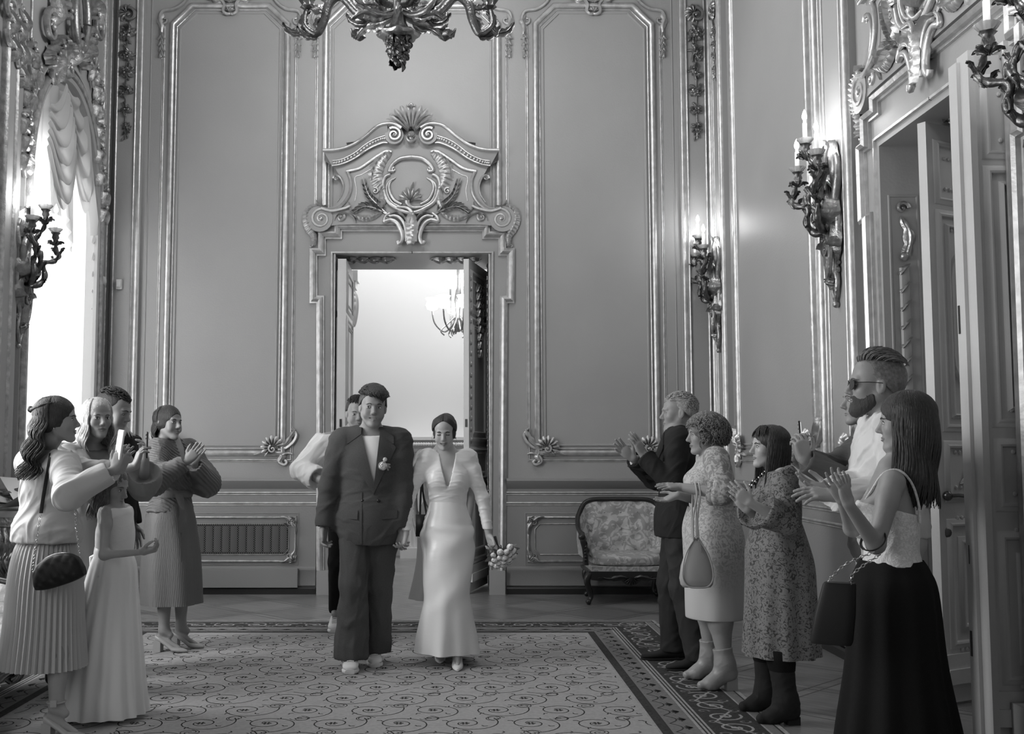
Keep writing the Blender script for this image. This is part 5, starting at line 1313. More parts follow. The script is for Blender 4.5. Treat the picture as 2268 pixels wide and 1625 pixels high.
def face(F, body, hair, smile=.5, gaze=(0, 0), brow=1.0, closed=0, teeth=None, browm=None, lipm=None, lipk=1.0):
    H, q = F.H, F.hs; R = F.HR
    for g in (-1, 1):
        m_ = M(); 
        def X(x, y, z): return tuple(H(g*.031+x, y, z))
        def el(c, r, mi, n=12, kk=8):
            rr = []
            for i in range(kk+1):
                a = pi*i/kk; rr.append([X(c[0]+r[0]*sin(a)*cos(2*pi*j/n), c[1]+r[1]*cos(a), c[2]+r[2]*sin(a)*sin(2*pi*j/n)) for j in range(n)])
            m_.rings(rr, True, True, mi)
        op = .0070*(1-.75*closed)
        el((0, .0738, .0), (.0132, .0107, op), 0)
        if closed < .6: el((gaze[0]*.005, .0825-abs(gaze[0])*.0008, gaze[1]*.003), (.0055, .0024, min(.0055, op*.85)), 1)
        up = [X(x*g, .0815-abs(x)**2*26, .0075*(1-.8*closed)*(1-(x/.016)**2)-.001-.0015*closed) for x in [(-.0145+.0031*i) for i in range(10)]]
        m_.tube(up, [.0009]+[.0017+.0012*closed]*8+[.001], 5, 2)
        m_.tube([X(x*g, .0795-abs(x)**2*26, -.0065*(1-(x/.016)**2)) for x in [(-.012+.003*i) for i in range(9)]], .0005, 4, 2)
        obj('eye', m_, [EYEW, IRIS, LASH], body, 60)
        b_ = M(); pp = [H(g*(.031-.015+.0040*i), .2, .0165+.0050*sin(pi*min(1, i/6.5))) for i in range(9)]; Q, _ = hits(F.hsd, pp, -R[:, 1])
        b_.tube([tuple(p+R[:, 1]*.0008) for p in Q], [.0018*brow, .0028*brow, .003*brow, .003*brow, .0028*brow, .0026*brow, .0022*brow, .0016*brow, .0008], 5, 0)
        obj('eyebrow', b_, browm or hair, body, 60)
    if lipm:
        w_ = .0235+.008*smile; gp = .0034 if (teeth if teeth is not None else smile > .7) else .0006; l_ = M()
        for sg, th in ((1, .0068), (-1, .0092)):
            g_ = []
            for i in range(17):
                u = -1+i/8; e = max(0, 1-u*u); zc = -.0645+.0095*smile*u*u; t = th*e**.65*(1-(.22*math.exp(-(u/.13)**2) if sg > 0 else 0))*lipk+.0004
                for j in range(5): g_.append((w_*u, zc+sg*(gp*e**.5+t*j/4), j))
            Q, _ = hits(F.hsd, [H(x, .2, z) for x, z, j in g_], -R[:, 1]); Q = [tuple(q+R[:, 1]*F.hs*(.0005+.0022*sin(pi*(.25+.75*g_[i][2]/4))*(1-(g_[i][0]/w_)**2))) for i, q in enumerate(Q)]
            l_.rings([Q[i*5:i*5+5] for i in range(17)], False, False)
        obj('lips', l_, lipm, body, 180)
    t_ = M(); w_ = .016+.005*smile; t_.rings([[tuple(H(x, .0795-18*x*x, z)) for z in (-.0600, -.0635, -.0675)] for x in [(-w_+w_*i/5) for i in range(11)]], False, False); obj('teeth', t_, TEETH, body, 180)
def haircap(F, h=.004, ins=1.0, men=True, low=.0, fr=(0, .095, -.018), frr=(.064, .082, .082), vol=(.010, .010, .012), extra=None, amp=.0014, fq=160):
    sd = Sdf(); H, q, R = F.H, F.hs, F.HR
    sd.ell(H(0, -.020, .037), np.array([.073+vol[0], .094+vol[1], .080+vol[2]])*q, R, .01)
    sd.ell(H(0, -.028, -.012 if not men else .008), np.array([.0775+vol[0]*.75, .082+vol[1]*.6, .068 if not men else .058])*q, R, .012)
    if extra: extra(sd)
    sd.ell(H(*fr), np.array(frr)*q, R, .006, 1)
    if men: sd.plane(H(0, .0, .006-low), R@unit(V3(0, .75, -1)), .004)
    else: sd.plane(H(0, 0, -.05-low), R@unit(V3(0, .5, -1)), .006)
    return sd.mesh(h, disp=wrinkle(amp, fq, 3))
def scalp(F, az, el, r=1.0):
    """point on the scalp: az 0 = front, 90 = person's right, el elevation"""
    a, e = math.radians(az), math.radians(el); return (.082*r*sin(a)*cos(e), -.020+.103*r*cos(a)*cos(e), .037+.090*r*sin(e))
def locks(mb, F, n, az, drop, wave=.012, wl=.16, el=(70, -5), r=.010, back=.0, spread=0.0, seed=0, endcurl=0, gather=None, down=None, mi=0, rr=1.03, fwd=0):
    rd = random.Random(seed)
    for i in range(n):
        a = az[0]+(az[1]-az[0])*(i+rd.random())/n; e0 = el[0]-rd.random()*35; pts = []
        for j in range(5): pts.append(F.H(*scalp(F, a+(0 if not gather else (180-a)*gather*j/4), e0+(el[1]-e0)*j/4, rr+.02*rd.random())))
        p = pts[-1].copy(); out = unit(V3(*(p-F.hp)[:2], 0)); L_ = drop*(.82+.25*rd.random()); m = 10; ph = rd.random()*1.2+a*.03
        for j in range(1, m+1):
            t = j/m; z = L_*t; o = out*(spread*t+.01*sin(pi*t)-.02*t*(1 if not spread else 0)); sdv = V3(-out[1], out[0], 0)
            wv = wave*sin(z/wl*2*pi+ph)*(.3+.9*t); pts.append(p+o+out*wv+sdv*wave*.8*cos(z/wl*2*pi+ph)*(.2+t)-F.f*back*t+F.f*fwd*t-V3(0, 0, z)+out*(endcurl*max(0, t-.75)*.2))
        S = spline(pts, 3); k = len(S); rad = [r*(.75+.25*sin(pi*min(1, i2/k*1.6)))*(1-.75*max(0, (i2/k-.7)/.3)**2) for i2 in range(k)]
        mb.tube([tuple(x) for x in S], rad, 6, mi, .7)
def strands(mb, F, n, az, el, L_, r=.0035, seed=0, lift=.01, dirf=None, rr=1.06, mi=0):
    """short tufts combed over the cap"""
    rd = random.Random(seed)
    for i in range(n):
        a = rd.uniform(*az); e = rd.uniform(*el); p = V3(*scalp(F, a, e, rr)); d = dirf(a, e) if dirf else V3(0, .3, -1); nn = unit(p-V3(0, -.02, .037)); d = d-nn*(d@nn); d = unit(d)*L_*rd.uniform(.7, 1.2)
        pts = [p-nn*.004, p+d*.35+nn*lift, p+d*.7+nn*(lift*.8-.003), p+d+nn*(lift*.1-.006)]
        mb.tube([tuple(F.H(*x)) for x in spline(pts, 2)], taper(7, r, r*.35, r*.4), 5, mi, .7)
# ---------------- garments ----------------
def loft(F, secs, n=96, pleat=None, close=True, cap=False, seg=3):
    """secs: (z, x, y, rx, ry) in body measures from top to bottom; pleat(theta, t) -> radial factor"""
    S = spline([V3(*q) for q in secs], seg); R = []
    for i, q in enumerate(S):
        t = i/(len(S)-1); row = []
        for j in range(n):
            a = 2*pi*j/n; f = 1+(pleat(a, t) if pleat else 0); row.append(tuple(F.L(0, 0, 0)*0+F.o+(F.r*(q[1]+q[3]*f*cos(a))+F.f*(q[2]+q[4]*f*sin(a)))*F.k+V3(0, 0, q[0]*F.k)))
        R.append(row)
    return R
def hits(sd, O, d, it=40):
    O = np.array(O, float); d = unit(d); ok = np.ones(len(O), bool); O0 = O.copy()
    for _ in range(it): O = O+d*(sd.ev(O)*.8)[:, None]
    return O, np.linalg.norm(O-O0, axis=1) < 1.2
def drape(sd, F, pts, off=.003, dirv=None, start=.5, th=.003):
    """carry (x, z) outline grid rows onto the garment surface from the front (or dirv)"""
    dv = -F.f if dirv is None else dirv; O = [F.L(x, 0, z)-dv*start for row in pts for x, z in row]
    Q, ok = hits(sd, O, dv); Q = Q-dv*off; o = np.array(O); Q[~ok] = o[~ok]+dv*(start-.1); R = []; i = 0
    for row in pts: R.append([tuple(q) for q in Q[i:i+len(row)]]); i += len(row)
    return R
def patch(sd, F, corners, n=8, m=6, off=.004, dirv=None, start=.5, bulge=.0):
    """quad patch (a,b,c,d in x,z) draped on a garment, with turned edges"""
    a, b, c, d = [np.array(q, float) for q in corners]; g = []
    for i in range(n+1):
        s_ = i/n; g.append([tuple((a*(1-t)+b*t)*(1-s_)+(d*(1-t)+c*t)*s_) for t in [j/m for j in range(m+1)]])
    R = drape(sd, F, g, off, dirv, start); dv = -F.f if dirv is None else dirv
    lowr = [[tuple(np.array(p)+dv*(off+.006)) for p in r] for r in R]
    mb = M(); mb.rings(R, False, False)
    edge = [R[0], R[-1], [r[0] for r in R], [r[-1] for r in R]]; le = [lowr[0], lowr[-1], [r[0] for r in lowr], [r[-1] for r in lowr]]
    for e, l in zip(edge, le): mb.rings([e, l], False, False)
    return mb
def shoe(mb, an, ang, kind, k=1.0, mi=0, mi2=1, heel=.0):
    """an: ankle; ang: direction in degrees as facing"""
    a = math.radians(ang); f = V3(sin(a), -cos(a), 0); r = V3(f[1], -f[0], 0); o = V3(an[0], an[1], 0); hl = heel
    def ring(y, w_, zt, zb, n=16, e=2.6):
        out = []
        for j in range(n):
            b = 2*pi*j/n; cx = math.copysign(abs(cos(b))**(2/e), cos(b)); cz = math.copysign(abs(sin(b))**(2/e), sin(b)); zz = (zt+zb)/2+(zt-zb)/2*cz; out.append(tuple(o+f*y*k+r*(w_*cx*(1-.25*max(0, cz)))*k+V3(0, 0, zz*k)))
        return out
    if kind == 'sneaker':
        mb.rings([ring(y, w_, zt, .02, 16) for y, w_, zt in ((-.075, .024, .07), (-.07, .036, .10), (-.03, .040, .115), (.02, .042, .11), (.06, .045, .088), (.11, .05, .066), (.155, .047, .056), (.178, .035, .048), (.186, .015, .04))], True, True, mi)
        mb.rings([ring(y, w_, .028, .0, 16, 5) for y, w_ in ((-.082, .028), (-.07, .042), (.02, .045), (.11, .055), (.16, .05), (.188, .032))], True, True, mi2)
        for q in range(6): y = .035+q*.017; mb.tube([tuple(o+(f*y+r*x)*k+V3(0, 0, (.108-q*.0085+.004-abs(x)*.15)*k)) for x in (-.022, 0, .022)], .0035, 5, mi2)
    elif kind == 'dress':
        mb.rings([ring(y, w_, zt, .012, 16) for y, w_, zt in ((-.075, .022, .06), (-.07, .034, .08), (-.03, .038, .085), (.02, .040, .085), (.06, .043, .075), (.11, .047, .055), (.16, .042, .045), (.195, .028, .038), (.21, .01, .03))], True, True, mi)
        mb.rings([ring(y, w_, .014, .0, 16, 5) for y, w_ in ((-.08, .03), (-.02, .038), (.11, .050), (.17, .043), (.21, .02))], True, True, mi2)
    elif kind == 'pump':
        mb.rings([ring(y, w_, zt, zb, 16) for y, w_, zt, zb in ((-.062, .018, hl+.055, hl+.008), (-.055, .029, hl+.062, hl+.002), (-.02, .032, hl+.038, hl-.005), (.03, .034, hl*.55+.038, hl*.55-.004), (.075, .039, .040, .004), (.115, .036, .036, .0), (.155, .022, .026, .0), (.178, .008, .016, .002))], True, True, mi)
        mb.rings([[tuple(o+(f*(-.04+x)+r*y)*k+V3(0, 0, z*k)) for x, y in ((-.026, -.027), (.026, -.027), (.026, .027), (-.026, .027))] for z in (hl+.012, hl*.5, 0)], True, True, mi)
def boot(an, kn, a, hl, H_, rt, ra, k, toe=.155, sq=.024):
    an = np.asarray(an, float); f = V3(sin(a), -cos(a), 0); d = unit(kn-an); g = V3(an[0], an[1], 0); sd = Sdf(); top = an+d*H_
    sd.cone(top+d*.03, an+d*.03, rt, ra, .03); sd.cone(an+d*.03, g-f*.028*k+V3(0, 0, hl+.042), ra, .040*k, .03); ball = g+f*.088*k+V3(0, 0, .040)
    sd.cone(an+V3(0, 0, -.012), ball, ra*.98, .039*k, .05); sd.cone(ball, g+f*toe*k+V3(0, 0, sq+.004), .039*k, sq, .03); sd.cone(g-f*.028*k+V3(0, 0, hl+.040), ball, .036*k, .036*k, .03)
    sd.plane(top, d); sd.plane(V3(0, 0, .003), -V3(0, 0, 1)); mb = M(); addnp(mb, sd.mesh(.0045, disp=wrinkle(.002, 60, 2)))
    r = V3(f[1], -f[0], 0); hb = g-f*.030*k
    mb.rings([[tuple(hb+f*x*1.0+r*y+V3(0, 0, z)) for x, y in ((-.034, -.032), (.030, -.032), (.030, .032), (-.034, .032))] for z in (hl+.022, 0)], True, True, 1)
    return mb
def person(label, F): return thing('person', label, 'person', (F.o[0], F.o[1], 0))
# ================= CLOTHES =================
def pat_mat(name, g1, g2, scale, dist, a=.48, b=.54, rough=.7, bumps=.4, st=(1, 1, 1), kind='noise', zf=None):
    m = mat(name, g1, rough); nt = m.node_tree; N = nt.nodes; L = nt.links; tc = N.new('ShaderNodeTexCoord'); mp = N.new('ShaderNodeMapping'); mp.inputs['Scale'].default_value = st
    if kind == 'noise': t = N.new('ShaderNodeTexNoise'); t.inputs['Detail'].default_value = 2; t.inputs['Distortion'].default_value = dist; out = t.outputs[0]
    else: t = N.new('ShaderNodeTexVoronoi'); t.feature = 'DISTANCE_TO_EDGE'; out = t.outputs[0]
    t.inputs['Scale'].default_value = scale
    if kind != 'noise':
        nz = N.new('ShaderNodeTexNoise'); nz.inputs['Scale'].default_value = scale*.6; mx = N.new('ShaderNodeVectorMath'); mx.operation = 'MULTIPLY_ADD'; mx.inputs[1].default_value = (dist,)*3
        L.new(tc.outputs['Object'], nz.inputs[0]); L.new(nz.outputs['Color'], mx.inputs[0]); L.new(tc.outputs['Object'], mx.inputs[2]); L.new(mx.outputs[0], mp.inputs[0])
    else: L.new(tc.outputs['Object'], mp.inputs[0])
    L.new(mp.outputs[0], t.inputs['Vector']); r = N.new('ShaderNodeMapRange'); r.inputs[1].default_value = a; r.inputs[2].default_value = b; r.inputs[3].default_value = g1; r.inputs[4].default_value = g2
    L.new(out, r.inputs[0])
    if zf:
        sx = N.new('ShaderNodeSeparateXYZ'); L.new(tc.outputs['Object'], sx.inputs[0]); r2 = N.new('ShaderNodeMapRange'); r2.inputs[1].default_value = zf[0]; r2.inputs[2].default_value = zf[1]; L.new(sx.outputs[2], r2.inputs[0])
        mz = N.new('ShaderNodeMix'); L.new(r2.outputs[0], mz.inputs['Factor']); mz.inputs['A'].default_value = g1; L.new(r.outputs[0], mz.inputs['B']); L.new(mz.outputs[0], N['Principled BSDF'].inputs['Base Color'])
    else: L.new(r.outputs[0], N['Principled BSDF'].inputs['Base Color'])
    bm = N.new('ShaderNodeBump'); bm.inputs['Strength'].default_value = bumps; bm.inputs['Distance'].default_value = .006; L.new(mz.outputs[0] if zf else r.outputs[0], bm.inputs['Height']); L.new(bm.outputs[0], N['Principled BSDF'].inputs['Normal']); return m
SUIT = mat('suit_wool', .085, .85, bump=(500, .15), noise=(200, .12), spec=.15); SUIT_D = mat('dark_suit_wool', .022, .8, bump=(500, .15), spec=.2); TROU_G = mat('charcoal_trousers', .035, .8, spec=.2)
WCOT = mat('white_cotton', .68, .8, bump=(250, .1)); WTEE = mat('white_jersey', .85, .8); SATIN = mat('white_satin', .87, .28, bump=(9, .25, (1, 1, 2.2)), spec=.45); BLACKC = mat('black_cloth', .012, .9, bump=(300, .2), spec=.15); BEIGE = mat('beige_cloth', .5, .8); CREAM = mat('cream_blouse', .46, .6, bump=(9, .25)); TULLE = cloth_mat('white_tulle', .85, .15)
GREYD = mat('grey_dress', .19, .7, bump=(12, .3)); GREYJ = mat('grey_shirt_cloth', .09, .85, bump=(300, .1)); PLISSE = mat('pleated_dress', .15, .55, bump=(120, .3, (1, 1, .1))); CREAMS = mat('cream_pleated_skirt', .46, .65)
LACE = pat_mat('lace', .045, .20, 42, 2.2, .40, .48, bumps=.8); EMB = pat_mat('embroidered_dress', .52, .33, 26, 2.6, .50, .55, bumps=.6, zf=(.55, .8)); EMBL = pat_mat('lace_sleeve', .22, .42, 28, 1.5, .47, .55, bumps=.6)
SHOEW = mat('white_leather', .78, .45); SHOEN = mat('nude_leather', .36, .35); SHOEB = mat('black_suede', .012, .85); SHOEBEI = mat('beige_leather', .30, .35); SOLE = mat('sole', .7, .6); LEATH = mat('black_leather', .008, .5, spec=.25); CHAIN = mat('steel_chain', .6, .25, 1.0); BAGL = mat('pale_leather', .42, .4)
PHONEB = mat('phone_black', .01, .2); PHONEW = mat('phone_case', .75, .3); SCREEN = mat('phone_screen', .5, .1, emit=.55); GOLDJ = mat('jewellery', .7, .2, 1.0)
UP = V3(0, 0, 1)
def cuffcut(F, sd, sides='rl', upto=.93, r=.05):
    for s_ in sides:
        S_, E_, W_ = F.J[s_]; c = unit(W_-E_); We = E_+(W_-E_)*upto; sd.cone(We+c*(r*.9), We+c*.16, r, r, .003, 1)
def top_sdf(F, inf=.014, sl=.014, ar=1.0, upto=.93, cuff=.0, hem=.92, neck=1.475, bust=1.0, b=None, extra=None, nslope=.35, sleeves=True, ntilt=0):
    sd = Sdf()
    if sleeves: arm_prims(F, sd, sl, ar, upto, cuff)
    if extra: extra(sd)
    if sleeves and upto > .05: cuffcut(F, sd, 'rl', upto, (.045+sl)*F.k+cuff)
    torso(F, sd, inf, bust, b); q = F.k*(1 if F.sex == 'm' else .84); sd.cone(F.L(0, -.008, 1.485), F.L(0, 0, 1.42), .058*q+inf*.6, .072*q+inf, .03)
    sd.plane(F.L(0, 0, hem), -UP)
    if neck: sd.plane(F.L(0, .0, neck), unit(UP+F.f*nslope))
    return sd
def trouser(F, body, m, ft=None, inf=.02, flare=.02, hem=.07, top=.99, wr=(.006, 42), name='trousers', h=.0075, seed=4):
    sd = Sdf(); k = F.k; sd.ell(F.L(0, -.005, .955), (np.array([.160 if F.sex == 'm' else .165, .118, .13])*F.b)*k+inf*.8, F.R, .05); leg_prims(F, sd, inf, ft, 1, flare)
    sd.plane(F.L(0, 0, top), UP); sd.plane(F.L(0, 0, hem), -UP)
    return obj(name, sd.mesh(h, disp=wrinkle(wr[0], wr[1], seed, (1, 1, .45))), m, body, 180)
def garment(F, body, name, sd, m, h=.0055, wr=(.004, 45), seed=1, st=(1, 1, .7)):
    return obj(name, sd.mesh(h, disp=wrinkle(wr[0], wr[1], seed, st)), m, body, 180)
def shoes(F, body, kind, mats, ft=None, name='shoe', k=None):
    for s_, (hip, kn, an, a, hl) in leg_default(F, ft).items():
        mb = M(); shoe(mb, an, math.degrees(a), kind, k or F.k, 0, 1, hl); obj(name, mb, mats, body, 60)
def phone(label, c, n, up, mats, w_=.072, h_=.15):
    n, up = unit(n), unit(up); up = unit(up-n*(up@n)); r = np.cross(up, n); c = np.asarray(c, float); t = thing('smartphone', label, 'phone', tuple(c)); mb = M(); pts = []
    for a, b in ((1, 1), (-1, 1), (-1, -1), (1, -1)):
        for q in range(5): th = {(1, 1): 0, (-1, 1): 90, (-1, -1): 180, (1, -1): 270}[(a, b)]+q*22.5; pts.append(r*(a*(w_/2-.009)+.009*cos(math.radians(th)))+up*(b*(h_/2-.009)+.009*sin(math.radians(th))))
    mb.rings([[tuple(c+p*(.97 if abs(z) > .004 else 1)+n*z) for p in pts] for z in (-.0045, -.003, .003, .0045)]); obj('case', mb, mats[0], t, 30)
    s_ = M(); s_.add([tuple(c+p*.93+n*.0050) for p in pts], [tuple(range(len(pts)))]); obj('screen', s_, mats[1], t, 30)
    l_ = M(); [l_.ball(tuple(c+r*(w_*.28)+up*(h_*.38-.02*q)-n*.005), .006, 8, 4) for q in (0, 1)]; obj('camera_lens', l_, PHONEB, t)
    return t
def chainlinks(mb, pts, r=.007, step=.014):
    S = spline(pts, 30); acc = 0; last = S[0]; k = 0
    for q in S[1:]:
        acc += np.linalg.norm(q-last)
        if acc >= step:
            acc = 0; d = unit(q-last); a = unit(np.cross(d, V3(.3, .9, .1))); b = np.cross(d, a); a, b = (a, b) if k % 2 else (b, a); k += 1
            mb.tube([tuple(q+d*cos(t)*r*1.2+a*sin(t)*r*.7) for t in [2*pi*i/8 for i in range(9)]], .0018, 4)
        last = q
def tie(*p): return [np.asarray(q, float) for q in p]

# ================= PEOPLE =================
# ---- groom ----
FT = {'r': dict(a=V3(-.672, 7.14, .085)), 'l': dict(a=V3(-.545, 7.36, .085), ang=8)}
F = Fig((-.565, 7.28), 1.80, 3, 'm', b_ := 0, 1.04); F.head(9, -2, 3, P(826, 905, 7.22), 1.10)
arms(F, {'r': P(716, 1182, 7.24), 'l': P(884, 1186, 7.2)}, {'r': (.8, -.5, 0), 'l': (-.8, -.5, 0)})
pe = person('smiling person in an unbuttoned grey double-breasted suit and white T-shirt walking hand in hand', F)
bo_ = skin_mesh(F, 'body', pe, [SKIN, LIPS_M], 1.15, jaw=.95, hands={'r': dict(d=(-.1, -.25, -1), n=(.9, -.3, 0), curl=(.5, .6, .7, .8), k=1.05), 'l': dict(d=(.12, -.3, -1), n=(.5, .7, -.1), curl=(.5, .6, .7, .7), k=1.05)}, feet=FT)
face(F, bo_, H_DARK, 1.15, (.5, .1), lipm=LIPS_M, lipk=.55)
hr = M(); addnp(hr, haircap(F, fr=(0, .10, -.035), frr=(.068, .075, .088), vol=(.009, .012, .016), low=-.005))
strands(hr, F, 900, (-180, 180), (22, 90), .05, .0028, 3, .009, lambda a, e: V3(-.35, .75, -.1))
strands(hr, F, 420, (-50, 50), (34, 60), .040, .0026, 5, .006, lambda a, e: V3(-.3, .5, -.75), 1.10)
obj('hair', hr, H_DARK, bo_, 180)
trouser(F, bo_, SUIT, FT, .024, .050, .065, wr=(.012, 42), seed=8, top=.93); shoes(F, bo_, 'sneaker', [SHOEW, SOLE], FT)
sd = top_sdf(F, .021, .008, 1, .5, 0, .95, 1.478, nslope=.25); garment(F, bo_, 'tshirt', sd, WTEE, .005, (.002, 40))
def jacket_sdf(F, inf=.026, sl=.024, hem=.80, v=(.0, 1.19), vr=.080, b=None, upto=.90, pad=.165, low=.165):
    sd = Sdf(); k = F.k; arm_prims(F, sd, sl, 1.02, upto, .012); cuffcut(F, sd, 'rl', upto, .065*k); torso(F, sd, inf, 1, b); sd.ell(F.L(0, .0, .86), (np.array([low*(b or F.b), .135, .20]))*k+inf+.012, F.R, .08)
    sd.cone(F.L(-pad, -.01, 1.43), F.L(pad, -.01, 1.43), .062*k+inf*.5, .062*k+inf*.5, .03)
    sd.plane(F.L(0, 0, hem), -UP); full = Sdf(); full.p = list(sd.p); sd.plane(F.L(0, 0, 1.525), unit(UP+F.f*.3)); sd.cone(F.L(0, .10, 1.55), F.L(v[0], .155, v[1]), vr*k, .032, .003, 1); return sd, full
sd, full = jacket_sdf(F, .026, .022, .765, (-.03, 1.14)); jk = garment(F, bo_, 'jacket', sd, SUIT, .005, (.008, 38), 5, (1, 1, .6))
for s_, name in ((1, 'lapel'), (-1, 'lapel')):
    c = [(s_*.070, 1.50), (s_*.150, 1.375), (-.02+s_*.012, 1.145), (s_*.022-.01, 1.22)] if s_ else 0
    mb = patch(full, F, ((s_*.062, 1.495), (s_*.165, 1.385), (-.022, 1.085), (-.026, 1.15)), 14, 6, .010); obj(name, mb, SUIT, jk, 60)
    mb = patch(full, F, ((s_*.058, 1.515), (s_*.150, 1.455), (s_*.150, 1.405), (s_*.060, 1.47)), 5, 5, .013); obj('collar', mb, SUIT, jk, 60)
    mb = patch(full, F, ((s_*.075, .985), (s_*.175, .985), (s_*.173, .935), (s_*.078, .93)), 5, 3, .008); obj('pocket_flap', mb, SUIT, jk, 60)
mb = patch(full, F, ((.050, 1.10), (.062, 1.09), (.062, .775), (.048, .775)), 10, 2, .006); obj('front_edge', mb, SUIT, jk, 60)
for x in (-.055, .045):
    q, _ = hits(full, [F.L(x, .5, 1.045)], -F.f); mb = M(); mb.ball(tuple(q[0]+F.f*.006), .0115, 12, 6, 0, (1, .35, 1)); obj('button', mb, PHONEB, jk)
q, _ = hits(full, [F.L(-.085, .5, 1.275)], -F.f); q = q[0]+F.f*.022
bt = thing('boutonniere', 'small white rose buttonhole flower pinned on the grey lapel', 'flower', tuple(q))
def rose(mb, c, r, seed=0, fwd=(0, -1, 0)):
    fwd = unit(fwd); a = unit(np.cross(fwd, V3(.1, .2, 1))); b = np.cross(a, fwd); c = np.asarray(c, float)
    mb.ball(tuple(c), r*.72, 10, 7)
    for ly, (n, tip, rr) in enumerate(((3, 12, .78), (4, 32, .90), (5, 55, 1.0))):
        for k in range(n):
            th0 = 2*pi*k/n+ly*.7+seed; R = []
            for i in range(6):
                t = i/5; po = math.radians(150+(tip-150)*t); q = r*rr*(1+.10*t*t); wd = (1.35*pi/n)*sin(pi*(.22+.6*t))**.7
                R.append([tuple(c+(fwd*cos(po)+(a*cos(th0+wd*x)+b*sin(th0+wd*x))*sin(po))*q*(1+.05*x)) for x in (-1, -.5, 0, .5, 1)])
            mb.rings(R, False, False)
PETAL = mat('white_petals', .82, .6, noise=(60, .08)); LEAFM = mat('dark_leaf', .05, .5)
mb = M(); rose(mb, q+F.r*.004, .028); rose(mb, q+F.r*-.010+UP*.042, .014); obj('rose', mb, PETAL, bt, 60)
mb = M()
for a in (1.9, 2.5, 1.2): leaf(mb, [(.01, .01), (.03*sin(a)+.01, .025*cos(a)), (.036*sin(a)+.01, .04*cos(a))], .010, lambda x, z, w_: tuple(q+F.r*-x+UP*z+F.f*(w_-.008)), .006, 2, n=8)
obj('leaf', mb, mat('pale_leaf', .35, .6), bt, 60)
GR = F
# ---- bride ----
FT = {'l': dict(a=V3(.015, 7.20, .105), heel=.05), 'r': dict(a=V3(-.10, 7.46, .14), heel=.07)}
F = Fig((-.05, 7.32), 1.66, 0, 'f', 0, .97); F.head(-4, -14, 0, P(984, 960, 7.24), 1.04)
arms(F, {'r': P(899, 1183, 7.18), 'l': P(1086, 1203, 7.26)}, {'r': (.8, -.4, 0), 'l': (-.8, -.4, 0)})
pe = person('person in a long white satin dress with deep neckline and upswept dark hair', F)
bo_ = skin_mesh(F, 'body', pe, [SKIN_L, LIPS], .75, jaw=.86, neck=.92, bust=.9, legr=.7, hands={'r': dict(d=(-.25, -.1, -1), n=(-.8, -.5, 0), curl=(.6, .7, .8, .8)), 'l': dict(d=(.35, -.35, -.85), n=(-.6, -.6, -.35), curl=(.9, .9, 1, 1))}, feet=FT)
face(F, bo_, H_DARK, .75, (0, -.6), 1.1, .95, lipm=LIPS, lipk=1.0)
hr = M(); addnp(hr, haircap(F, men=False, fr=(0, .100, -.015), frr=(.052, .070, .078), vol=(.007, .010, .010), low=.03, amp=.0006, extra=lambda s: s.ell(F.H(0, -.115, .06), .042, None, .02)))
for g in (-1, 1):
    for i in range(26):
        a0 = g*(4+i*3.3); e0 = 42+i*1.9; S = [F.H(*scalp(F, g*1.5, e0, 1.02)), F.H(*scalp(F, g*34, e0-16, 1.035)), F.H(*scalp(F, g*62, e0-42, 1.05)), F.H(*scalp(F, g*98, e0-64, 1.04)), F.H(*scalp(F, g*150, e0-50, 1.04))]
        hr.tube([tuple(x) for x in spline(S, 4)], taper(17, .0035, .004, .002), 6)
for g in (-1, 1):
    for j in range(1): S = [F.H(g*.072, .03, .03), F.H(g*(.082+.003*j), .033, -.02), F.H(g*(.088+.003*j), .03, -.06), F.H(g*(.070), .04, -.092-.008*j)]; hr.tube([tuple(x) for x in spline(S, 6)], .0007, 4)
obj('hair', hr, H_DARK, bo_, 180)
ea = M(); [ea.ball(tuple(F.H(g*.077, -.002, -.042)), .007, 8, 6) for g in (-1, 1)]; obj('earring', ea, GOLDJ, bo_)
def ex(sd):
    for s_, g in (('r', 1), ('l', -1)): S_, E_, W_ = F.J[s_]; sd.ell(S_+UP*.018, np.array([.05, .055, .045])*F.k, F.R, .02)
sd = top_sdf(F, .009, .008, 1.0, .97, .0, .93, 1.50, bust=.9, extra=ex, nslope=0)
sd.cone(F.L(0, .07, 1.56), F.L(0, .135, 1.20), .092*F.k, .004, .003, 1); sd.cone(F.L(0, .12, 1.24), F.L(0, .155, 1.08), .010, .008, .002, 1); sd.ell(F.L(0, .02, 1.50), (.085, .08, .05), F.R, .01, 1)
bd_ = garment(F, bo_, 'bodice', sd, SATIN, .0042, (.0045, 50), 9, (1, 1, 1.3))
def pl(a, t):
    d = math.atan2(sin(a-pi/2), cos(a-pi/2))
    lowf = max(0, t-.52)/.48
    return .022*sin(38*t+2.8*cos(a+.4))*exp_(t, .2, .17)+.05*sin(24*t+3*a)*exp_(t, .42, .14)+.035*sin(30*t-4*cos(a))*exp_(t, .62, .12)+lowf**1.5*(.07*sin(5*a+1)+.05*sin(9*a+2*t))+.03*lowf*sin(3*a)
def exp_(t, c, w_): return math.exp(-((t-c)/w_)**2)
R = loft(F, [(1.12, 0, .0, .128, .106), (1.0, 0, .0, .160, .128), (.93, 0, 0, .184, .145), (.84, -.0, .01, .190, .155), (.70, .0, .03, .178, .165), (.52, .0, .05, .162, .170), (.36, .0, .04, .176, .190), (.20, .0, .0, .205, .235), (.085, -.0, -.03, .215, .27)], 120, pl, seg=9)
mb = M(); mb.rings(R, True, False); obj('skirt', mb, SATIN, bo_, 180)
shoes(F, bo_, 'pump', [SHOEW, SOLE], FT)
BR = F
bq = F.J['l'][2]; bc = np.array(P(1116, 1236, 7.18)); bqt = thing('bridal_bouquet', 'hand-tied bouquet of small white roses held downwards', 'bouquet', tuple(bc))
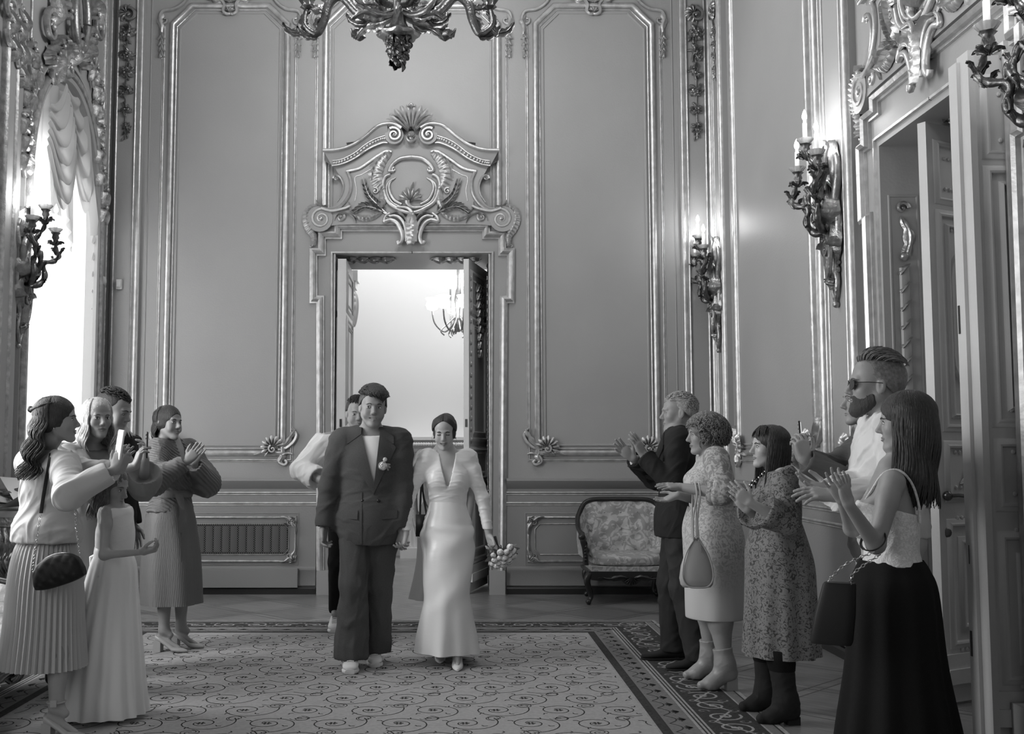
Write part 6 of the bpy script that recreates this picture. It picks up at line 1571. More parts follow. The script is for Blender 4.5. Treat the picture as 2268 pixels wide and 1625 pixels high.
rd = random.Random(3); ax = unit(V3(.35, -.55, -.76)); a_ = unit(np.cross(ax, UP)); b_ = np.cross(a_, ax); k = 0
for i in range(22):
    r_ = .085*sqrt((i+.5)/22); th = i*2.4; mb = M(); c = bc+a_*r_*cos(th)*1.0+b_*r_*sin(th)*1.25+ax*(.03-.05*(r_/.085)**2); rose(mb, c, rd.uniform(.017, .025), i, unit(ax+a_*cos(th)*r_*8+b_*sin(th)*r_*8)); obj('rose', mb, PETAL, bqt, 60)
mb = M()
for i in range(12): th = i*.52; c0 = bc-ax*.02; dd = a_*cos(th)+b_*sin(th); leaf(mb, [(0, 0), (.06, .0), (.125, .01)], .025, lambda x, z, w_: tuple(c0+dd*x+ax*(z-.02)+np.cross(ax, dd)*w_*0+ax*w_), .01, 2, n=8)
obj('leaf', mb, LEAFM, bqt, 60); mb = M(); 
for i in range(9): th = i*.7; mb.tube([tuple(bc-ax*.02+a_*.03*cos(th)+b_*.03*sin(th)), tuple(bc-ax*.10), tuple(bc-ax*.17+a_*.012*cos(th)+b_*.012*sin(th))], .005, 5)
obj('stems', mb, LEAFM, bqt)
# ---- man behind the groom ----
FT = {'r': dict(a=V3(-.95, 8.72, .16), heel=.0, bend=.01), 'l': dict(a=V3(-.70, 8.30, .085))}
F = Fig((-.80, 8.5), 1.83, 4, 'm', 0, 1.0); F.head(12, -6, 0, P(791, 918, 8.45), 1.04)
arms(F, {'r': F.L(.20, .22, 1.12), 'l': None}, {'r': (.9, -.3, -.3)})
pe = person('person in a white shirt and black trousers following close behind the grey suit', F)
bo_ = skin_mesh(F, 'body', pe, [SKIN, LIPS_M], .5, jaw=.95, feet=FT, fine=.004, hand_h=.005, hands={'r': dict(d=(.6, -.2, .3), n=(0, 1, 0))})
face(F, bo_, H_BLACK, .5, (0, -.3), lipm=LIPS_M, lipk=.7)
hr = M(); addnp(hr, haircap(F, fr=(0, .10, -.03), frr=(.068, .075, .085), vol=(.006, .008, .012), low=-.012)); strands(hr, F, 420, (-90, 90), (36, 85), .025, .0026, 5, .005, lambda a, e: V3(.2, .9, -.2)); obj('hair', hr, H_BLACK, bo_, 180)
sd = top_sdf(F, .032, .030, 1.1, .62, .02, .93, 1.47, nslope=.1); garment(F, bo_, 'shirt', sd, WCOT, .006, (.012, 40), 6, (1, 1, .8))
def collar(F, body, m, r=.062, z=1.475, hgt=.034, tilt=.4, op=.5, name='collar', y=.0):
    mb = M(); R = []
    for i in range(25):
        a = -pi/2+op*.5+(2*pi-op)*i/24+pi; d = V3(sin(a), cos(a), 0)   # opening at the front
        a = op/2+(2*pi-op)*i/24; x, yy = sin(a), cos(a); f_ = max(0, yy)
        R.append([tuple(F.L(x*r*1.02, y+yy*r, z-.022*f_)), tuple(F.L(x*r*.98, y+yy*r*.98-.003, z+hgt-.030*f_)), tuple(F.L(x*r*1.12, y+yy*r*1.12, z+hgt-.012-.030*f_)), tuple(F.L(x*(r*1.25+.012*f_), y+yy*(r*1.25+.02*f_), z-.016-.040*f_))])
    mb.rings(R, False, False); return obj(name, mb, m, body, 60)
collar(F, bo_, WCOT, .066, 1.488, op=.5)
trouser(F, bo_, BLACKC, FT, .012, .0, .12, wr=(.004, 50)); shoes(F, bo_, 'sneaker', [SHOEW, SOLE], FT)
# ---- woman behind the bride ----
F = Fig((-.10, 8.35), 1.68, 0, 'f', 0, 1.05); F.head(0, 0, 0, P(988, 950, 8.33), .98); arms(F, {}, {})
pe = person('person with bare shoulders and black straps mostly hidden behind the white dress', F)
bo_ = skin_mesh(F, 'body', pe, [SKIN, LIPS], .3, fine=.005, hand_h=.006); face(F, bo_, H_DARK, .3, lipm=LIPS)
obj('hair', haircap(F, .005, men=False), H_DARK, bo_, 180)
sd = top_sdf(F, .008, 0, 1, 0, 0, .93, 1.36, sleeves=False, nslope=.0); garment(F, bo_, 'dress_top', sd, GREYD, .007)
mb = M(); mb.rings(loft(F, [(1.08, 0, 0, .14, .11), (.95, 0, 0, .19, .14), (.6, 0, 0, .20, .17), (.30, .03, 0, .23, .2)], 60, lambda a, t: .04*t*sin(9*a), seg=4), True, False); obj('skirt', mb, GREYD, bo_, 180)
for g in (-1, 1): mb = M(); mb.tube([tuple(F.L(g*.10, .09, 1.34)), tuple(F.L(g*.105, .055, 1.42)), tuple(F.L(g*.10, .02, 1.462)), tuple(F.L(g*.10, -.06, 1.44)), tuple(F.L(g*.1, -.09, 1.36))], .010, 6, 0, .4); obj('strap', mb, BLACKC, bo_)
hb = thing('handbag', 'small black bag glimpsed between the grey suit and the white dress', 'handbag', P(936, 1160, 8.1)); q = P(936, 1160, 8.1)
mb = M(); mb.box((q[0]-.05, q[1]-.03, q[2]-.09), (q[0]+.05, q[1]+.03, q[2]+.07)); obj('bag_body', mb, LEATH, hb, 0)
mb = M(); mb.tube([tuple(z) for z in spline([V3(q[0]-.02, q[1], q[2]+.06), F.L(.16, .17, 1.2), F.L(.13, .12, 1.38), F.L(.125, .0, 1.488), F.L(.13, -.1, 1.4), F.L(.16, -.12, 1.2), V3(q[0]+.03, q[1]+.02, q[2]+.06)], 5)], .009, 6, 0, .4); obj('strap', mb, LEATH, hb)
# ================= GUESTS ON THE LEFT =================
# ---- woman with the quilted bag, phone raised ----
FT = {'r': dict(a=V3(P(125, 1540, 5.42)[0], 5.42, .15), heel=.065, ang=82), 'l': dict(a=V3(P(158, 1540, 5.72)[0], 5.74, .15), heel=.065, ang=88)}
F = Fig((-2.075, 5.58), 1.64, 140, 'f', .03, 1.14, -.12); F.head(99, 2, 0, P(128, 934, 5.58), 1.10)
arms(F, {'r': P(256, 1042, 5.36), 'l': P(283, 1046, 5.60)}, {'r': (1, -.3, -.55), 'l': (-.5, 0, -1)})
pe = person('person with long wavy dark hair, pale blouse and pleated skirt, holding up a phone', F)
bo_ = skin_mesh(F, 'body', pe, [SKIN, LIPS], .4, neck=.95, feet=FT, bust=1, legr=.7, hands={'r': dict(d=(.25, .1, 1), n=F.R@V3(-.3, .9, 0), curl=(.35, .4, .45, .6), thumb=1.0), 'l': dict(d=(.35, -.15, 1), n=F.R@V3(.9, .3, 0), curl=(.1, .1, .15, .2), spread=.25, thumb=1.1)})
face(F, bo_, H_DARK, .4, (.3, 0), lipm=LIPS)
hr = M(); addnp(hr, haircap(F, men=False, fr=(0, .105, -.03), frr=(.066, .072, .09), vol=(.010, .014, .014), low=.02)); locks(hr, F, 210, (98, 262), .30, .020, .12, (65, -12), .0068, .02, .02, 4, .3)
for g in (-1, 1): S = [F.H(*scalp(F, g*85, 34, 1.03)), F.H(*scalp(F, g*120, 24, 1.07)), F.H(*scalp(F, g*160, 12, 1.12)), F.H(*scalp(F, 180, 8, 1.13))]; hr.tube([tuple(x) for x in spline(S, 6)], taper(19, .004, .010, .002), 7)
for i in range(5): c = F.H(*scalp(F, 168+6*i, 12+3*(i % 2), 1.17)); hr.ball(tuple(c), .014, 8, 6)
obj('hair', hr, H_DARK, bo_, 180)
ea = M(); [ea.ball(tuple(F.H(g*.078, -.006, -.045)), .005, 8, 6) for g in (-1, 1)]; obj('earring', ea, GOLDJ, bo_)
def ex(sd):
    sd.ell(F.L(0, -.01, 1.06), (.19, .15, .11), F.R, .08)
    for s_ in 'rl': S_, E_, W_ = F.J[s_]; sd.ell(E_-UP*.01, (.062, .062, .058), None, .06); sd.cone(E_, E_+(W_-E_)*.7, .055, .042, .04)
sd = top_sdf(F, .022, .022, 1.12, .80, .006, 1.0, 1.485, extra=ex, nslope=.25); W1top = sd; garment(F, bo_, 'blouse', sd, CREAM, .0055, (.010, 34), 2, (1, 1, .7))
def plt(n, amp, sh=1.0):
    def f(a, t): u = (a*n/(2*pi)) % 1; return amp*(.25+.75*t**sh)*(abs(u-.35)/.65 if u > .35 else (.35-u)/.35) - amp*.5
    return f
mb = M(); mb.rings(loft(F, [(1.03, 0, 0, .155, .125), (.96, 0, -.01, .195, .155), (.80, 0, -.01, .215, .185), (.55, .0, -.01, .222, .200), (.335, 0, -.01, .232, .222)], 396, plt(44, .10, .7), seg=5), True, False); obj('pleated_skirt', mb, CREAMS, bo_, 60)
shoes(F, bo_, 'pump', [SHOEN, SOLE], FT)
for s_, (hip, kn, an, a, hl) in leg_default(F, FT).items():
    mb = M(); mb.tube([tuple(an+V3(cos(t)*.038, sin(t)*.038, .02)) for t in [2*pi*i/16 for i in range(17)]], .011, 6, 0, .4, up=(0, 0, 1)); mb.box((an[0]-.012, an[1]-.05, an[2]+.004), (an[0]+.018, an[1]-.042, an[2]+.036)); obj('ankle_strap', mb, SHOEN, bo_)
W1 = F
phone('phone in a pale case held up by the woman with the quilted bag', P(265, 985, 5.37), (-.75, -.62, .1), (.12, 0, 1), (PHONEW, SCREEN))
bc = np.array(P(128, 1262, 5.33)); hb = thing('quilted_handbag', 'black quilted half-moon bag on a chain strap worn over the pleated skirt', 'handbag', tuple(bc))
def halfmoon(c, u, v, n, w_, h_, d_):
    mb = M(); R = []
    for i in range(41):
        x = -1+i/20; top = h_*(.42+.58*sqrt(max(0, 1-x*x))**.9)-h_*.5; bot = -h_*.5+h_*.10*abs(x)**3; row = []
        for j in range(36):
            b = 2*pi*j/36; cx, cy = cos(b), sin(b); e = .6; yy = (top+bot)/2+(top-bot)/2*math.copysign(abs(cx)**e, cx); dd = d_*math.copysign(abs(cy)**.7, cy)*(.55+.45*(1-abs(x)**6))*(1-.25*(yy-bot)/(h_))
            q = abs(sin((x*w_+yy)*52))*abs(sin((x*w_-yy)*52)); row.append(tuple(c+u*x*w_+v*yy+n*(dd*(1+.22*q**.5))))
        R.append(row)
    mb.rings(R); return mb
u = unit(V3(.93, -.1, .30)); n_ = unit(np.cross(u, UP)); v = np.cross(n_, u)*-1; v = v if v[2] > 0 else -v
obj('bag_body', halfmoon(bc, u, v, n_, .128, .155, .038), LEATH, hb, 50)
mb = M(); mb.tube([tuple(bc+u*x*.12+v*(.155*(.42+.58*sqrt(1-x*x)**.9)-.0775)) for x in [-.9+.18*i for i in range(11)]], .003, 5); obj('zip', mb, SILVERED, hb)
cm = M(); sh = W1.L(.10, -.01, 1.475); chainlinks(cm, [P(91, 1135, 5.36), P(82, 1190, 5.34), bc-u*.125+v*.03]); chainlinks(cm, [P(167, 1092, 5.36), P(168, 1160, 5.33), bc+u*.125+v*.03]); obj('chain', cm, CHAIN, hb)
def fitS(sd, F, pts, off):
    out = []
    for p in pts:
        d = unit(np.array(p)-V3(0, 0, CAMH)); Q, ok = hits(sd, [np.array(p)], d)
        if ok[0]: out.append(tuple(Q[0]-d*off))
    return out
Q = fitS(W1top, W1, [P(x, y, 4.9) for x, y in ((113, 1003), (111, 1015), (108, 1030), (105, 1048), (102, 1065), (99, 1082), (96, 1100), (93, 1118), (91, 1136))], .016); mb = M(); mb.tube(Q, .010, 6, 0, .4, up=(0, 1, 0)); obj('strap', mb, LEATH, hb)
# ---- blonde woman with bell sleeves ----
F = Fig((-2.15, 6.38), 1.71, 55, 'f', 0, 1.0); F.head(38, 0, 0, P(216, 930, 6.33), 1.06)
arms(F, {'r': P(300, 1035, 6.10), 'l': P(322, 1022, 6.32)}, {'r': (.6, .1, -1), 'l': (-.6, 0, -1)})
pe = person('blonde person in a grey dress with wide dark-lined sleeves looking towards the camera', F)
bo_ = skin_mesh(F, 'body', pe, [SKIN, LIPS], .15, neck=.93, jaw=.88, legr=.7, hands={'r': dict(d=(.25, .1, 1), n=(.8, .5, 0), curl=(.4, .5, .5, .6)), 'l': dict(d=(-.05, .1, 1), n=(-.9, -.3, 0), curl=(.4, .5, .5, .6))})
face(F, bo_, H_MID, .15, (.3, 0), lipm=LIPS, lipk=1.1)
hr = M(); addnp(hr, haircap(F, men=False, fr=(0, .105, -.025), frr=(.060, .076, .100), vol=(.010, .012, .012), low=.03)); locks(hr, F, 190, (52, 308), .22, .014, .16, (62, -10), .0068, .0, .01, 7); obj('hair', hr, H_BLOND, bo_, 180)
def ex(sd):
    for s_ in 'rl': S_, E_, W_ = F.J[s_]; sd.cone(E_, E_+(W_-E_)*.35-UP*.02, .065, .095, .05)
sd = top_sdf(F, .020, .022, 1.15, .45, .04, .90, 1.46, extra=ex, nslope=.4); tp = garment(F, bo_, 'dress_top', sd, GREYD, .0065, (.007, 35), 3)
mb = M(); mb.rings(loft(F, [(1.06, 0, 0, .15, .12), (.95, 0, 0, .20, .15), (.7, 0, 0, .21, .19), (.42, 0, 0, .22, .20)], 80, lambda a, t: .035*t*sin(12*a), seg=4), True, False); obj('skirt', mb, GREYD, bo_, 180)
shoes(F, bo_, 'pump', [SHOEB, SOLE])
phone('dark phone held sideways between the blonde woman\'s raised hands', P(326, 985, 6.15), (1, .30, 0), (.12, 0, 1), (PHONEB, SCREEN))
# ---- dark-haired man behind her ----
F = Fig((-2.18, 6.95), 1.80, 85, 'm', .03, 1.0); F.head(80, -16, 0, P(253, 912, 6.9), 1.06)
arms(F, {}, {})
pe = person('dark-haired person in profile looking down, behind the blonde hair', F)
bo_ = skin_mesh(F, 'body', pe, [SKIN, LIPS_M], .6, fine=.004); face(F, bo_, H_BLACK, .6, (0, -.5), 1.2, .5, 0, lipm=LIPS_M)
hr = M(); addnp(hr, haircap(F, fr=(0, .105, -.03), frr=(.068, .072, .088), vol=(.006, .009, .012), low=-.01)); strands(hr, F, 500, (-180, 180), (30, 88), .024, .0028, 9, .005, lambda a, e: V3(.1, .9, .1)); obj('hair', hr, H_BLACK, bo_, 180)
sd = top_sdf(F, .022, .02, 1.1, .9, .01, .85, 1.475); garment(F, bo_, 'shirt', sd, BLACKC, .0075, (.006, 35)); collar(F, bo_, BLACKC, .066, 1.485); trouser(F, bo_, TROU_G, None, .018, .02, .07); shoes(F, bo_, 'dress', [SHOEB, SHOEB])
# ---- girl in white ----
F = Fig((-1.815, 5.82), 1.32, 82, 'f', .03, 1.0); F.hs = 1; F.head(74, -14, 0, P(247, 1082, 5.80), 1.0); F.hs = .93
arms(F, {'r': P(316, 1226, 5.62), 'l': F.L(-.13, .02, .80)}, {'r': (.3, -.8, -.6), 'l': (-.3, -.8, -.5)})
pe = person('small girl with long hair in a sleeveless white dress with a full tulle skirt', F)
bo_ = skin_mesh(F, 'body', pe, [SKIN, LIPS], .1, neck=.72, bust=.15, jaw=.9, legr=.7, armr=.85, hands={'r': dict(d=(.9, -.1, .2), n=(0, .3, 1), k=.78, curl=(.6, .8, .9, .9)), 'l': dict(k=.78)}); face(F, bo_, H_MID, .1, lipm=LIPS)
hr = M(); addnp(hr, haircap(F, men=False, fr=(0, .105, -.03), frr=(.064, .072, .09), vol=(.009, .012, .012), low=.02)); locks(hr, F, 170, (60, 300), .20, .012, .14, (65, -12), .006, .03, .0, 12); obj('hair', hr, H_MID, bo_, 180)
sd = top_sdf(F, .014, 0, 1, 0, 0, .98, 1.46, bust=.15, sleeves=False, nslope=.1); garment(F, bo_, 'bodice', sd, WCOT, .005, (.003, 45)); 
mb = M(); mb.rings(loft(F, [(1.135, 0, 0, .150, .122), (1.05, 0, 0, .175, .155), (.85, 0, -.02, .20, .19), (.5, 0, -.05, .245, .25), (.2, 0, -.07, .275, .30), (.035, 0, -.08, .29, .33)], 160, lambda a, t: .05*t*sin(17*a)+.03*t*sin(7*a+1), seg=5), True, False); obj('tulle_skirt', mb, TULLE, bo_, 180)
mb = M(); mb.rings(loft(F, [(1.185, 0, 0, .148, .122), (1.155, 0, 0, .154, .128), (1.10, 0, 0, .158, .132)], 60, seg=3), True, False); mb.tube([tuple(F.L(.02, -.115, 1.13)), tuple(F.L(.05, -.15, 1.11)), tuple(F.L(.03, -.15, 1.0))], .02, 6, 0, .4); obj('waist_bow', mb, SATIN, bo_, 180)
shoes(F, bo_, 'pump', [SHOEW, SOLE], k=.75)
# ---- woman in the pleated wrap dress ----
FT = {'r': dict(a=V3(P(372, 1395, 7.72)[0]-.03, 7.73, .15), heel=.07, ang=80), 'l': dict(a=V3(P(407, 1385, 7.90)[0]-.02, 7.90, .15), heel=.07, ang=80)}
F = Fig((-2.03, 7.8), 1.74, 62, 'f', .02, 1.05); F.head(58, 2, 4, P(374, 940, 7.74), 1.08)
arms(F, {'r': P(416, 1024, 7.5), 'l': P(428, 1028, 7.66)}, {'r': (.8, .0, -1), 'l': (-.8, .1, -1)})
pe = person('clapping person with half-up dark hair in a dark pleated wrap dress tied at the waist', F)
bo_ = skin_mesh(F, 'body', pe, [SKIN, LIPS], .7, neck=.93, jaw=.92, feet=FT, legr=.7, hands={'r': dict(d=(.75, -.1, .9), n=(0, 1, .1), curl=(.1,)*4, spread=.1), 'l': dict(d=(.45, .05, 1), n=(.1, -1, 0), curl=(.12,)*4, spread=.2)})
face(F, bo_, H_DARK, .75, (.4, 0), 1.15, lipm=LIPS)
hr = M(); addnp(hr, haircap(F, men=False, fr=(0, .105, -.025), frr=(.064, .072, .088), vol=(.009, .014, .014), low=.02)); locks(hr, F, 170, (98, 262), .17, .016, .13, (62, -14), .0068, .0, .0, 14, .2)
for g in (-1, 1): S = [F.H(*scalp(F, g*85, 38, 1.03)), F.H(*scalp(F, g*120, 28, 1.06)), F.H(*scalp(F, g*155, 18, 1.10)), F.H(*scalp(F, 180, 14, 1.12))]; hr.tube([tuple(x) for x in spline(S, 6)], taper(19, .004, .009, .002), 7)
obj('hair', hr, H_DARK, bo_, 180)
def ex(sd):
    for s_ in 'rl': S_, E_, W_ = F.J[s_]; sd.ell(E_-UP*.0+(S_-E_)*.15, (.085, .08, .09), None, .06); sd.cone(S_-UP*.04, E_, .07, .085, .05); sd.cone(E_, E_+(W_-E_)*.75, .085, .045, .04)
sd = top_sdf(F, .018, .02, 1.1, .86, .006, .98, 1.50, extra=ex, nslope=0); sd.cone(F.L(0, .08, 1.54), F.L(.0, .15, 1.22), .07, .006, .004, 1)
def plv(V): return .0035*np.sin((V@V3(.3, .5, .75))*330+3*np.sin(V[:, 2]*9)+4*np.sin(V[:, 1]*7))+wrinkle(.006, 30, 3)(V)
obj('dress_top', sd.mesh(.005, disp=plv), PLISSE, bo_, 180)
mb = M(); mb.rings(loft(F, [(1.09, 0, 0, .130, .112), (1.0, 0, 0, .165, .14), (.9, 0, 0, .19, .165), (.65, .0, .01, .205, .200), (.33, 0, .02, .210, .215)], 480, lambda a, t: .008*sin(96*a+60*t)+.05*t*sin(6*a+1)+(.04*t if .2 < a < 1.6 else 0), seg=8), True, False); obj('dress_skirt', mb, PLISSE, bo_, 180)
mb = M(); mb.rings(loft(F, [(1.13, 0, 0, .150, .132), (1.11, 0, 0, .160, .142), (1.08, 0, 0, .158, .140)], 60, seg=3), True, False)
for dx, L_ in ((0, .52), (.028, .27)):
    R = []
    for i in range(12): z = 1.11-L_*i/11; sp = .028+.004*sin(i); y = .155+.045*min(1, i/4); R.append([tuple(F.L(.08+dx+x, y+.004*sin(i*2+x*90), z)) for x in (-sp, 0, sp)])
    mb.rings(R, False, False)
obj('tie_belt', mb, PLISSE, bo_, 60); shoes(F, bo_, 'pump', [SHOEN, SOLE], FT)
# ================= GUESTS ON THE RIGHT =================
# ---- older man in the dark suit ----
FT = {'r': dict(a=V3(P(1492, 1415, 7.42)[0], 7.45, .085), ang=-88), 'l': dict(a=V3(P(1545, 1450, 7.12)[0], 7.10, .085), ang=-82)}
F = Fig((1.50, 7.26), 1.80, -100, 'm', .03, 1.08); F.head(-93, 0, 0, P(1502, 917, 7.26), 1.07)
arms(F, {'l': P(1426, 1012, 7.06), 'r': P(1403, 1018, 7.28)}, {'l': (-.3, .1, -1), 'r': (.3, .1, -1)})
pe = person('older person with short grey hair clapping in a dark suit and open white collar', F)
bo_ = skin_mesh(F, 'body', pe, [SKIN, LIPS_M], .3, feet=FT, neck=1.05, jaw=1.02, hands={'l': dict(d=(-.45, 0, .9), n=(-.5, .6, -.3), curl=(.12,)*4, thumb=.5), 'r': dict(d=(-.75, 0, .62), n=(.2, -.9, .2), curl=(.12,)*4)})
face(F, bo_, H_GREY, .3, (.2, 0), .8, .35, lipm=LIPS_M, lipk=.5)
hr = M(); addnp(hr, haircap(F, fr=(0, .115, -.01), frr=(.068, .078, .082), vol=(.003, .006, .006), low=-.015)); strands(hr, F, 700, (-180, 180), (18, 88), .026, .0024, 4, .003, lambda a, e: V3(.3, -.8, -.3 if e < 50 else .1), 1.04); strands(hr, F, 420, (95, 265), (-18, 20), .022, .0024, 5, .002, lambda a, e: V3(0, -.4, -1), 1.01); obj('hair', hr, H_GREY, bo_, 180)
trouser(F, bo_, TROU_G, FT, .020, .020, .055, top=.95, wr=(.010, 40)); shoes(F, bo_, 'dress', [SHOEB, SHOEB], FT)
sd = top_sdf(F, .018, .012, 1, .9, .002, .95, 1.485, nslope=.2); garment(F, bo_, 'shirt', sd, WCOT, .006, (.002, 40)); collar(F, bo_, WCOT, .070, 1.492, .042, op=.7)
sd, full = jacket_sdf(F, .024, .018, .815, (0, 1.16), .085); jk = garment(F, bo_, 'jacket', sd, SUIT_D, .005, (.007, 38), 2, (1, 1, .7))
for s_ in (1, -1): obj('lapel', patch(full, F, ((s_*.060, 1.50), (s_*.150, 1.40), (.01*s_, 1.10), (s_*.004, 1.17)), 14, 6, .009), SUIT_D, jk, 60)
E_, W_ = F.J['l'][1], F.J['l'][2]; c = unit(W_-E_)
mb = M(); [mb.ball(tuple(E_+(W_-E_)*(.84-.07*i)+V3(.0, -.052, -.012)), .0085, 8, 5) for i in range(4)]; obj('cuff_button', mb, SILVERED, jk)
# ---- curly-haired woman ----
FT = {'r': dict(a=V3(P(1575, 1480, 6.78)[0], 6.80, .14), heel=.05, ang=-88), 'l': dict(a=V3(P(1607, 1490, 6.50)[0], 6.50, .14), heel=.05, ang=-86)}
F = Fig((1.57, 6.64), 1.66, -97, 'f', .0, 1.36); F.head(-90, -3, 0, P(1560, 965, 6.62), 1.12)
arms(F, {'l': P(1508, 1082, 6.36), 'r': P(1502, 1100, 6.60)}, {'l': (-.6, -.7, -.4), 'r': (.4, -.6, -.6)})
pe = person('clapping person with short curly hair in a light embroidered dress and beige ankle boots', F)
bo_ = skin_mesh(F, 'body', pe, [SKIN, LIPS], .35, feet=FT, neck=1.12, jaw=1.05, bust=1.2, armr=1.15, legr=.75, hands={'l': dict(d=(-1, -.1, .08), n=(.0, .45, -.9), curl=(.12,)*4, thumb=1.3), 'r': dict(d=(-.8, .1, -.3), n=(0, -.3, .9), curl=(.2,)*4)})
face(F, bo_, H_MID, .35, (.2, -.1), .7, .3, lipm=LIPS)
hr = M(); addnp(hr, haircap(F, men=False, fr=(0, .112, -.03), frr=(.070, .070, .082), vol=(.022, .024, .024), low=-.0, amp=.006, fq=90)); rd = random.Random(8)
for i in range(760):
    a, e = rd.uniform(-180, 180), rd.uniform(-38, 88)
    if abs(a) < 58 and e < 24: continue
    p = V3(*scalp(F, a, e, 1.30)); p[2] -= .006; n_ = unit(p-V3(0, -.02, .03)); t1 = unit(np.cross(n_, V3(.2, .4, 1))); t2 = np.cross(n_, t1); ph = rd.uniform(0, 6.3); r_ = rd.uniform(.010, .018)
    S = [F.H(*(p+t1*r_*cos(ph+t*1.15)+t2*r_*sin(ph+t*1.15)+n_*(.004*t-.012)+V3(0, 0, -.0045*t))) for t in range(7)]; hr.tube([tuple(x) for x in spline(S, 2)], taper(13, .0042, .002, .0015), 5)
obj('hair', hr, H_MID if False else mat('ash_curls', .17, .5, bump=(300, .4), noise=(40, .45)), bo_, 180)
ea = M(); ea.ball(tuple(F.H(-.080, -.006, -.045)), .006, 8, 6); obj('earring', ea, GOLDJ, bo_)
sd = top_sdf(F, .014, .016, 1.22, .12, .02, .98, 1.475, bust=1.2, nslope=.12); tp = garment(F, bo_, 'dress_top', sd, EMB, .0055, (.005, 38), 3)
def ex(sd): pass
sl = Sdf(); F2 = F; arm_prims(F, sl, .020, 1.22, .22, .018); cuffcut(F, sl, 'rl', .22, .085)
obj('lace_sleeve', sl.mesh(.0055, disp=wrinkle(.005, 40, 3)), EMBL, tp, 180)
mb = M(); mb.rings(loft(F, [(1.12, 0, .01, .185, .150), (1.0, 0, .01, .240, .185), (.88, 0, .0, .250, .195), (.65, .0, .0, .235, .190), (.44, 0, .0, .222, .186), (.432, 0, .0, .215, .178)], 120, lambda a, t: .012*sin(5*a+6*t)*t+.006*sin(9*a), seg=6), True, False); obj('dress_skirt', mb, EMB, bo_, 180)
for s_, (hip, kn, an, a, hl) in leg_default(F, FT).items(): obj('ankle_boot', boot(an, kn, a, hl, .10, .062, .050, F.k), [SHOEBEI, SHOEBEI], bo_, 60)
wr_ = F.J['l'][1]+(F.J['l'][2]-F.J['l'][1])*.62; bc = np.array(P(1542, 1245, 6.30)); hb = thing('shoulder_bag', 'pale leather bag hanging by thin straps from the curly-haired woman\'s forearm', 'handbag', tuple(bc))
R = []
for z, rx, ry in ((.145, .012, .008), (.125, .030, .022), (.06, .062, .034), (-.02, .088, .044), (-.09, .098, .048), (-.125, .092, .046), (-.14, .080, .036)): R.append([tuple(bc+V3(rx*math.copysign(abs(cos(t))**.75, cos(t)), ry*math.copysign(abs(sin(t))**.75, sin(t)), z)) for t in [2*pi*i/28 for i in range(28)]])
mb = M(); mb.rings([[tuple(p) for p in r] for r in [list(np.array(q)) for q in R]]); obj('bag_body', mb, BAGL, hb, 70)
mb = M(); mb.tube([tuple(q) for q in spline([bc+V3(x*.092, y, z) for x, y, z in [(-.2, -.02, .125), (-.66, -.03, .06), (-.9, -.035, -.02), (-.92, -.04, -.09), (-.6, -.045, -.132), (0, -.05, -.138), (.6, -.045, -.132), (.92, -.04, -.09), (.9, -.035, -.02), (.62, -.03, .06), (.2, -.02, .125)]], 5)], .005, 6); obj('piping', mb, BAGL, hb)
mb = M()
for x in (-.03, .02): mb.tube([tuple(q) for q in spline([bc+V3(x*.6, -.02, .12), bc+V3(x*.5-.005, -.03, .25), wr_+V3(x*.4, -.052, -.02), wr_+V3(x*.4, 0, .05), wr_+V3(x*.4, .052, -.01), bc+V3(x*.5, .03, .24), bc+V3(x*.5, .02, .12)], 5)], .0055, 6)
obj('strap', mb, BAGL, hb); mb = M(); mb.ball(tuple(bc+V3(0, -.02, .14)), .012, 8, 6); mb.tube([tuple(bc+V3(.015, -.035, .12)), tuple(bc+V3(.02, -.045, .06))], .004, 5); obj('clasp', mb, CHAIN, hb)
# ---- woman in the lace dress ----
FT = {'r': dict(a=V3(P(1700, 1500, 5.98)[0], 6.0, .10), ang=-80), 'l': dict(a=V3(P(1738, 1510, 5.74)[0], 5.72, .10), ang=-84)}
F = Fig((1.735, 5.86), 1.56, -98, 'f', .0, 1.30); F.head(-84, 2, 0, P(1702, 990, 5.82), 1.10)
arms(F, {'l': P(1660, 1112, 5.52), 'r': P(1655, 1128, 5.72)}, {'l': (-.5, -.1, -1), 'r': (.3, 0, -1)})
pe = person('clapping person with straight dark hair in a knee-length lace dress and black boots', F)
bo_ = skin_mesh(F, 'body', pe, [SKIN_L, LIPS], .25, feet=FT, neck=1.0, jaw=1.0, bust=1.2, armr=1.1, legr=.75, hands={'l': dict(d=(-.75, -.05, .68), n=(-.1, .95, .2), curl=(.14,)*4, thumb=.8), 'r': dict(d=(-.6, 0, .8), n=(0, -1, 0), curl=(.1,)*4, thumb=.9)})
face(F, bo_, H_DARK, .25, (.1, 0), lipm=LIPS)
hr = M(); addnp(hr, haircap(F, men=False, fr=(0, .112, -.03), frr=(.064, .068, .088), vol=(.010, .014, .014), low=.03)); locks(hr, F, 230, (62, 298), .24, .004, .4, (68, -8), .0068, .0, -.01, 21, fwd=.03)
strands(hr, F, 120, (-50, 50), (38, 66), .05, .0028, 2, .006, lambda a, e: V3(.5 if a > 0 else -.5, .5, -.8), 1.08); obj('hair', hr, H_DARK, bo_, 180)
sd = top_sdf(F, .016, .020, 1.22, .50, .03, .98, 1.475, bust=1.2, nslope=.35); garment(F, bo_, 'dress_top', sd, LACE, .0055, (.006, 38), 3)
mb = M(); mb.rings(loft(F, [(1.14, 0, .01, .175, .145), (1.0, 0, .01, .235, .185), (.88, 0, .0, .242, .198), (.65, .0, .0, .238, .205), (.37, 0, .0, .232, .222)], 160, lambda a, t: .05*t*sin(10*a+1)+.02*sin(7*a), seg=6), True, False); obj('dress_skirt', mb, LACE, bo_, 180)
mb = M()
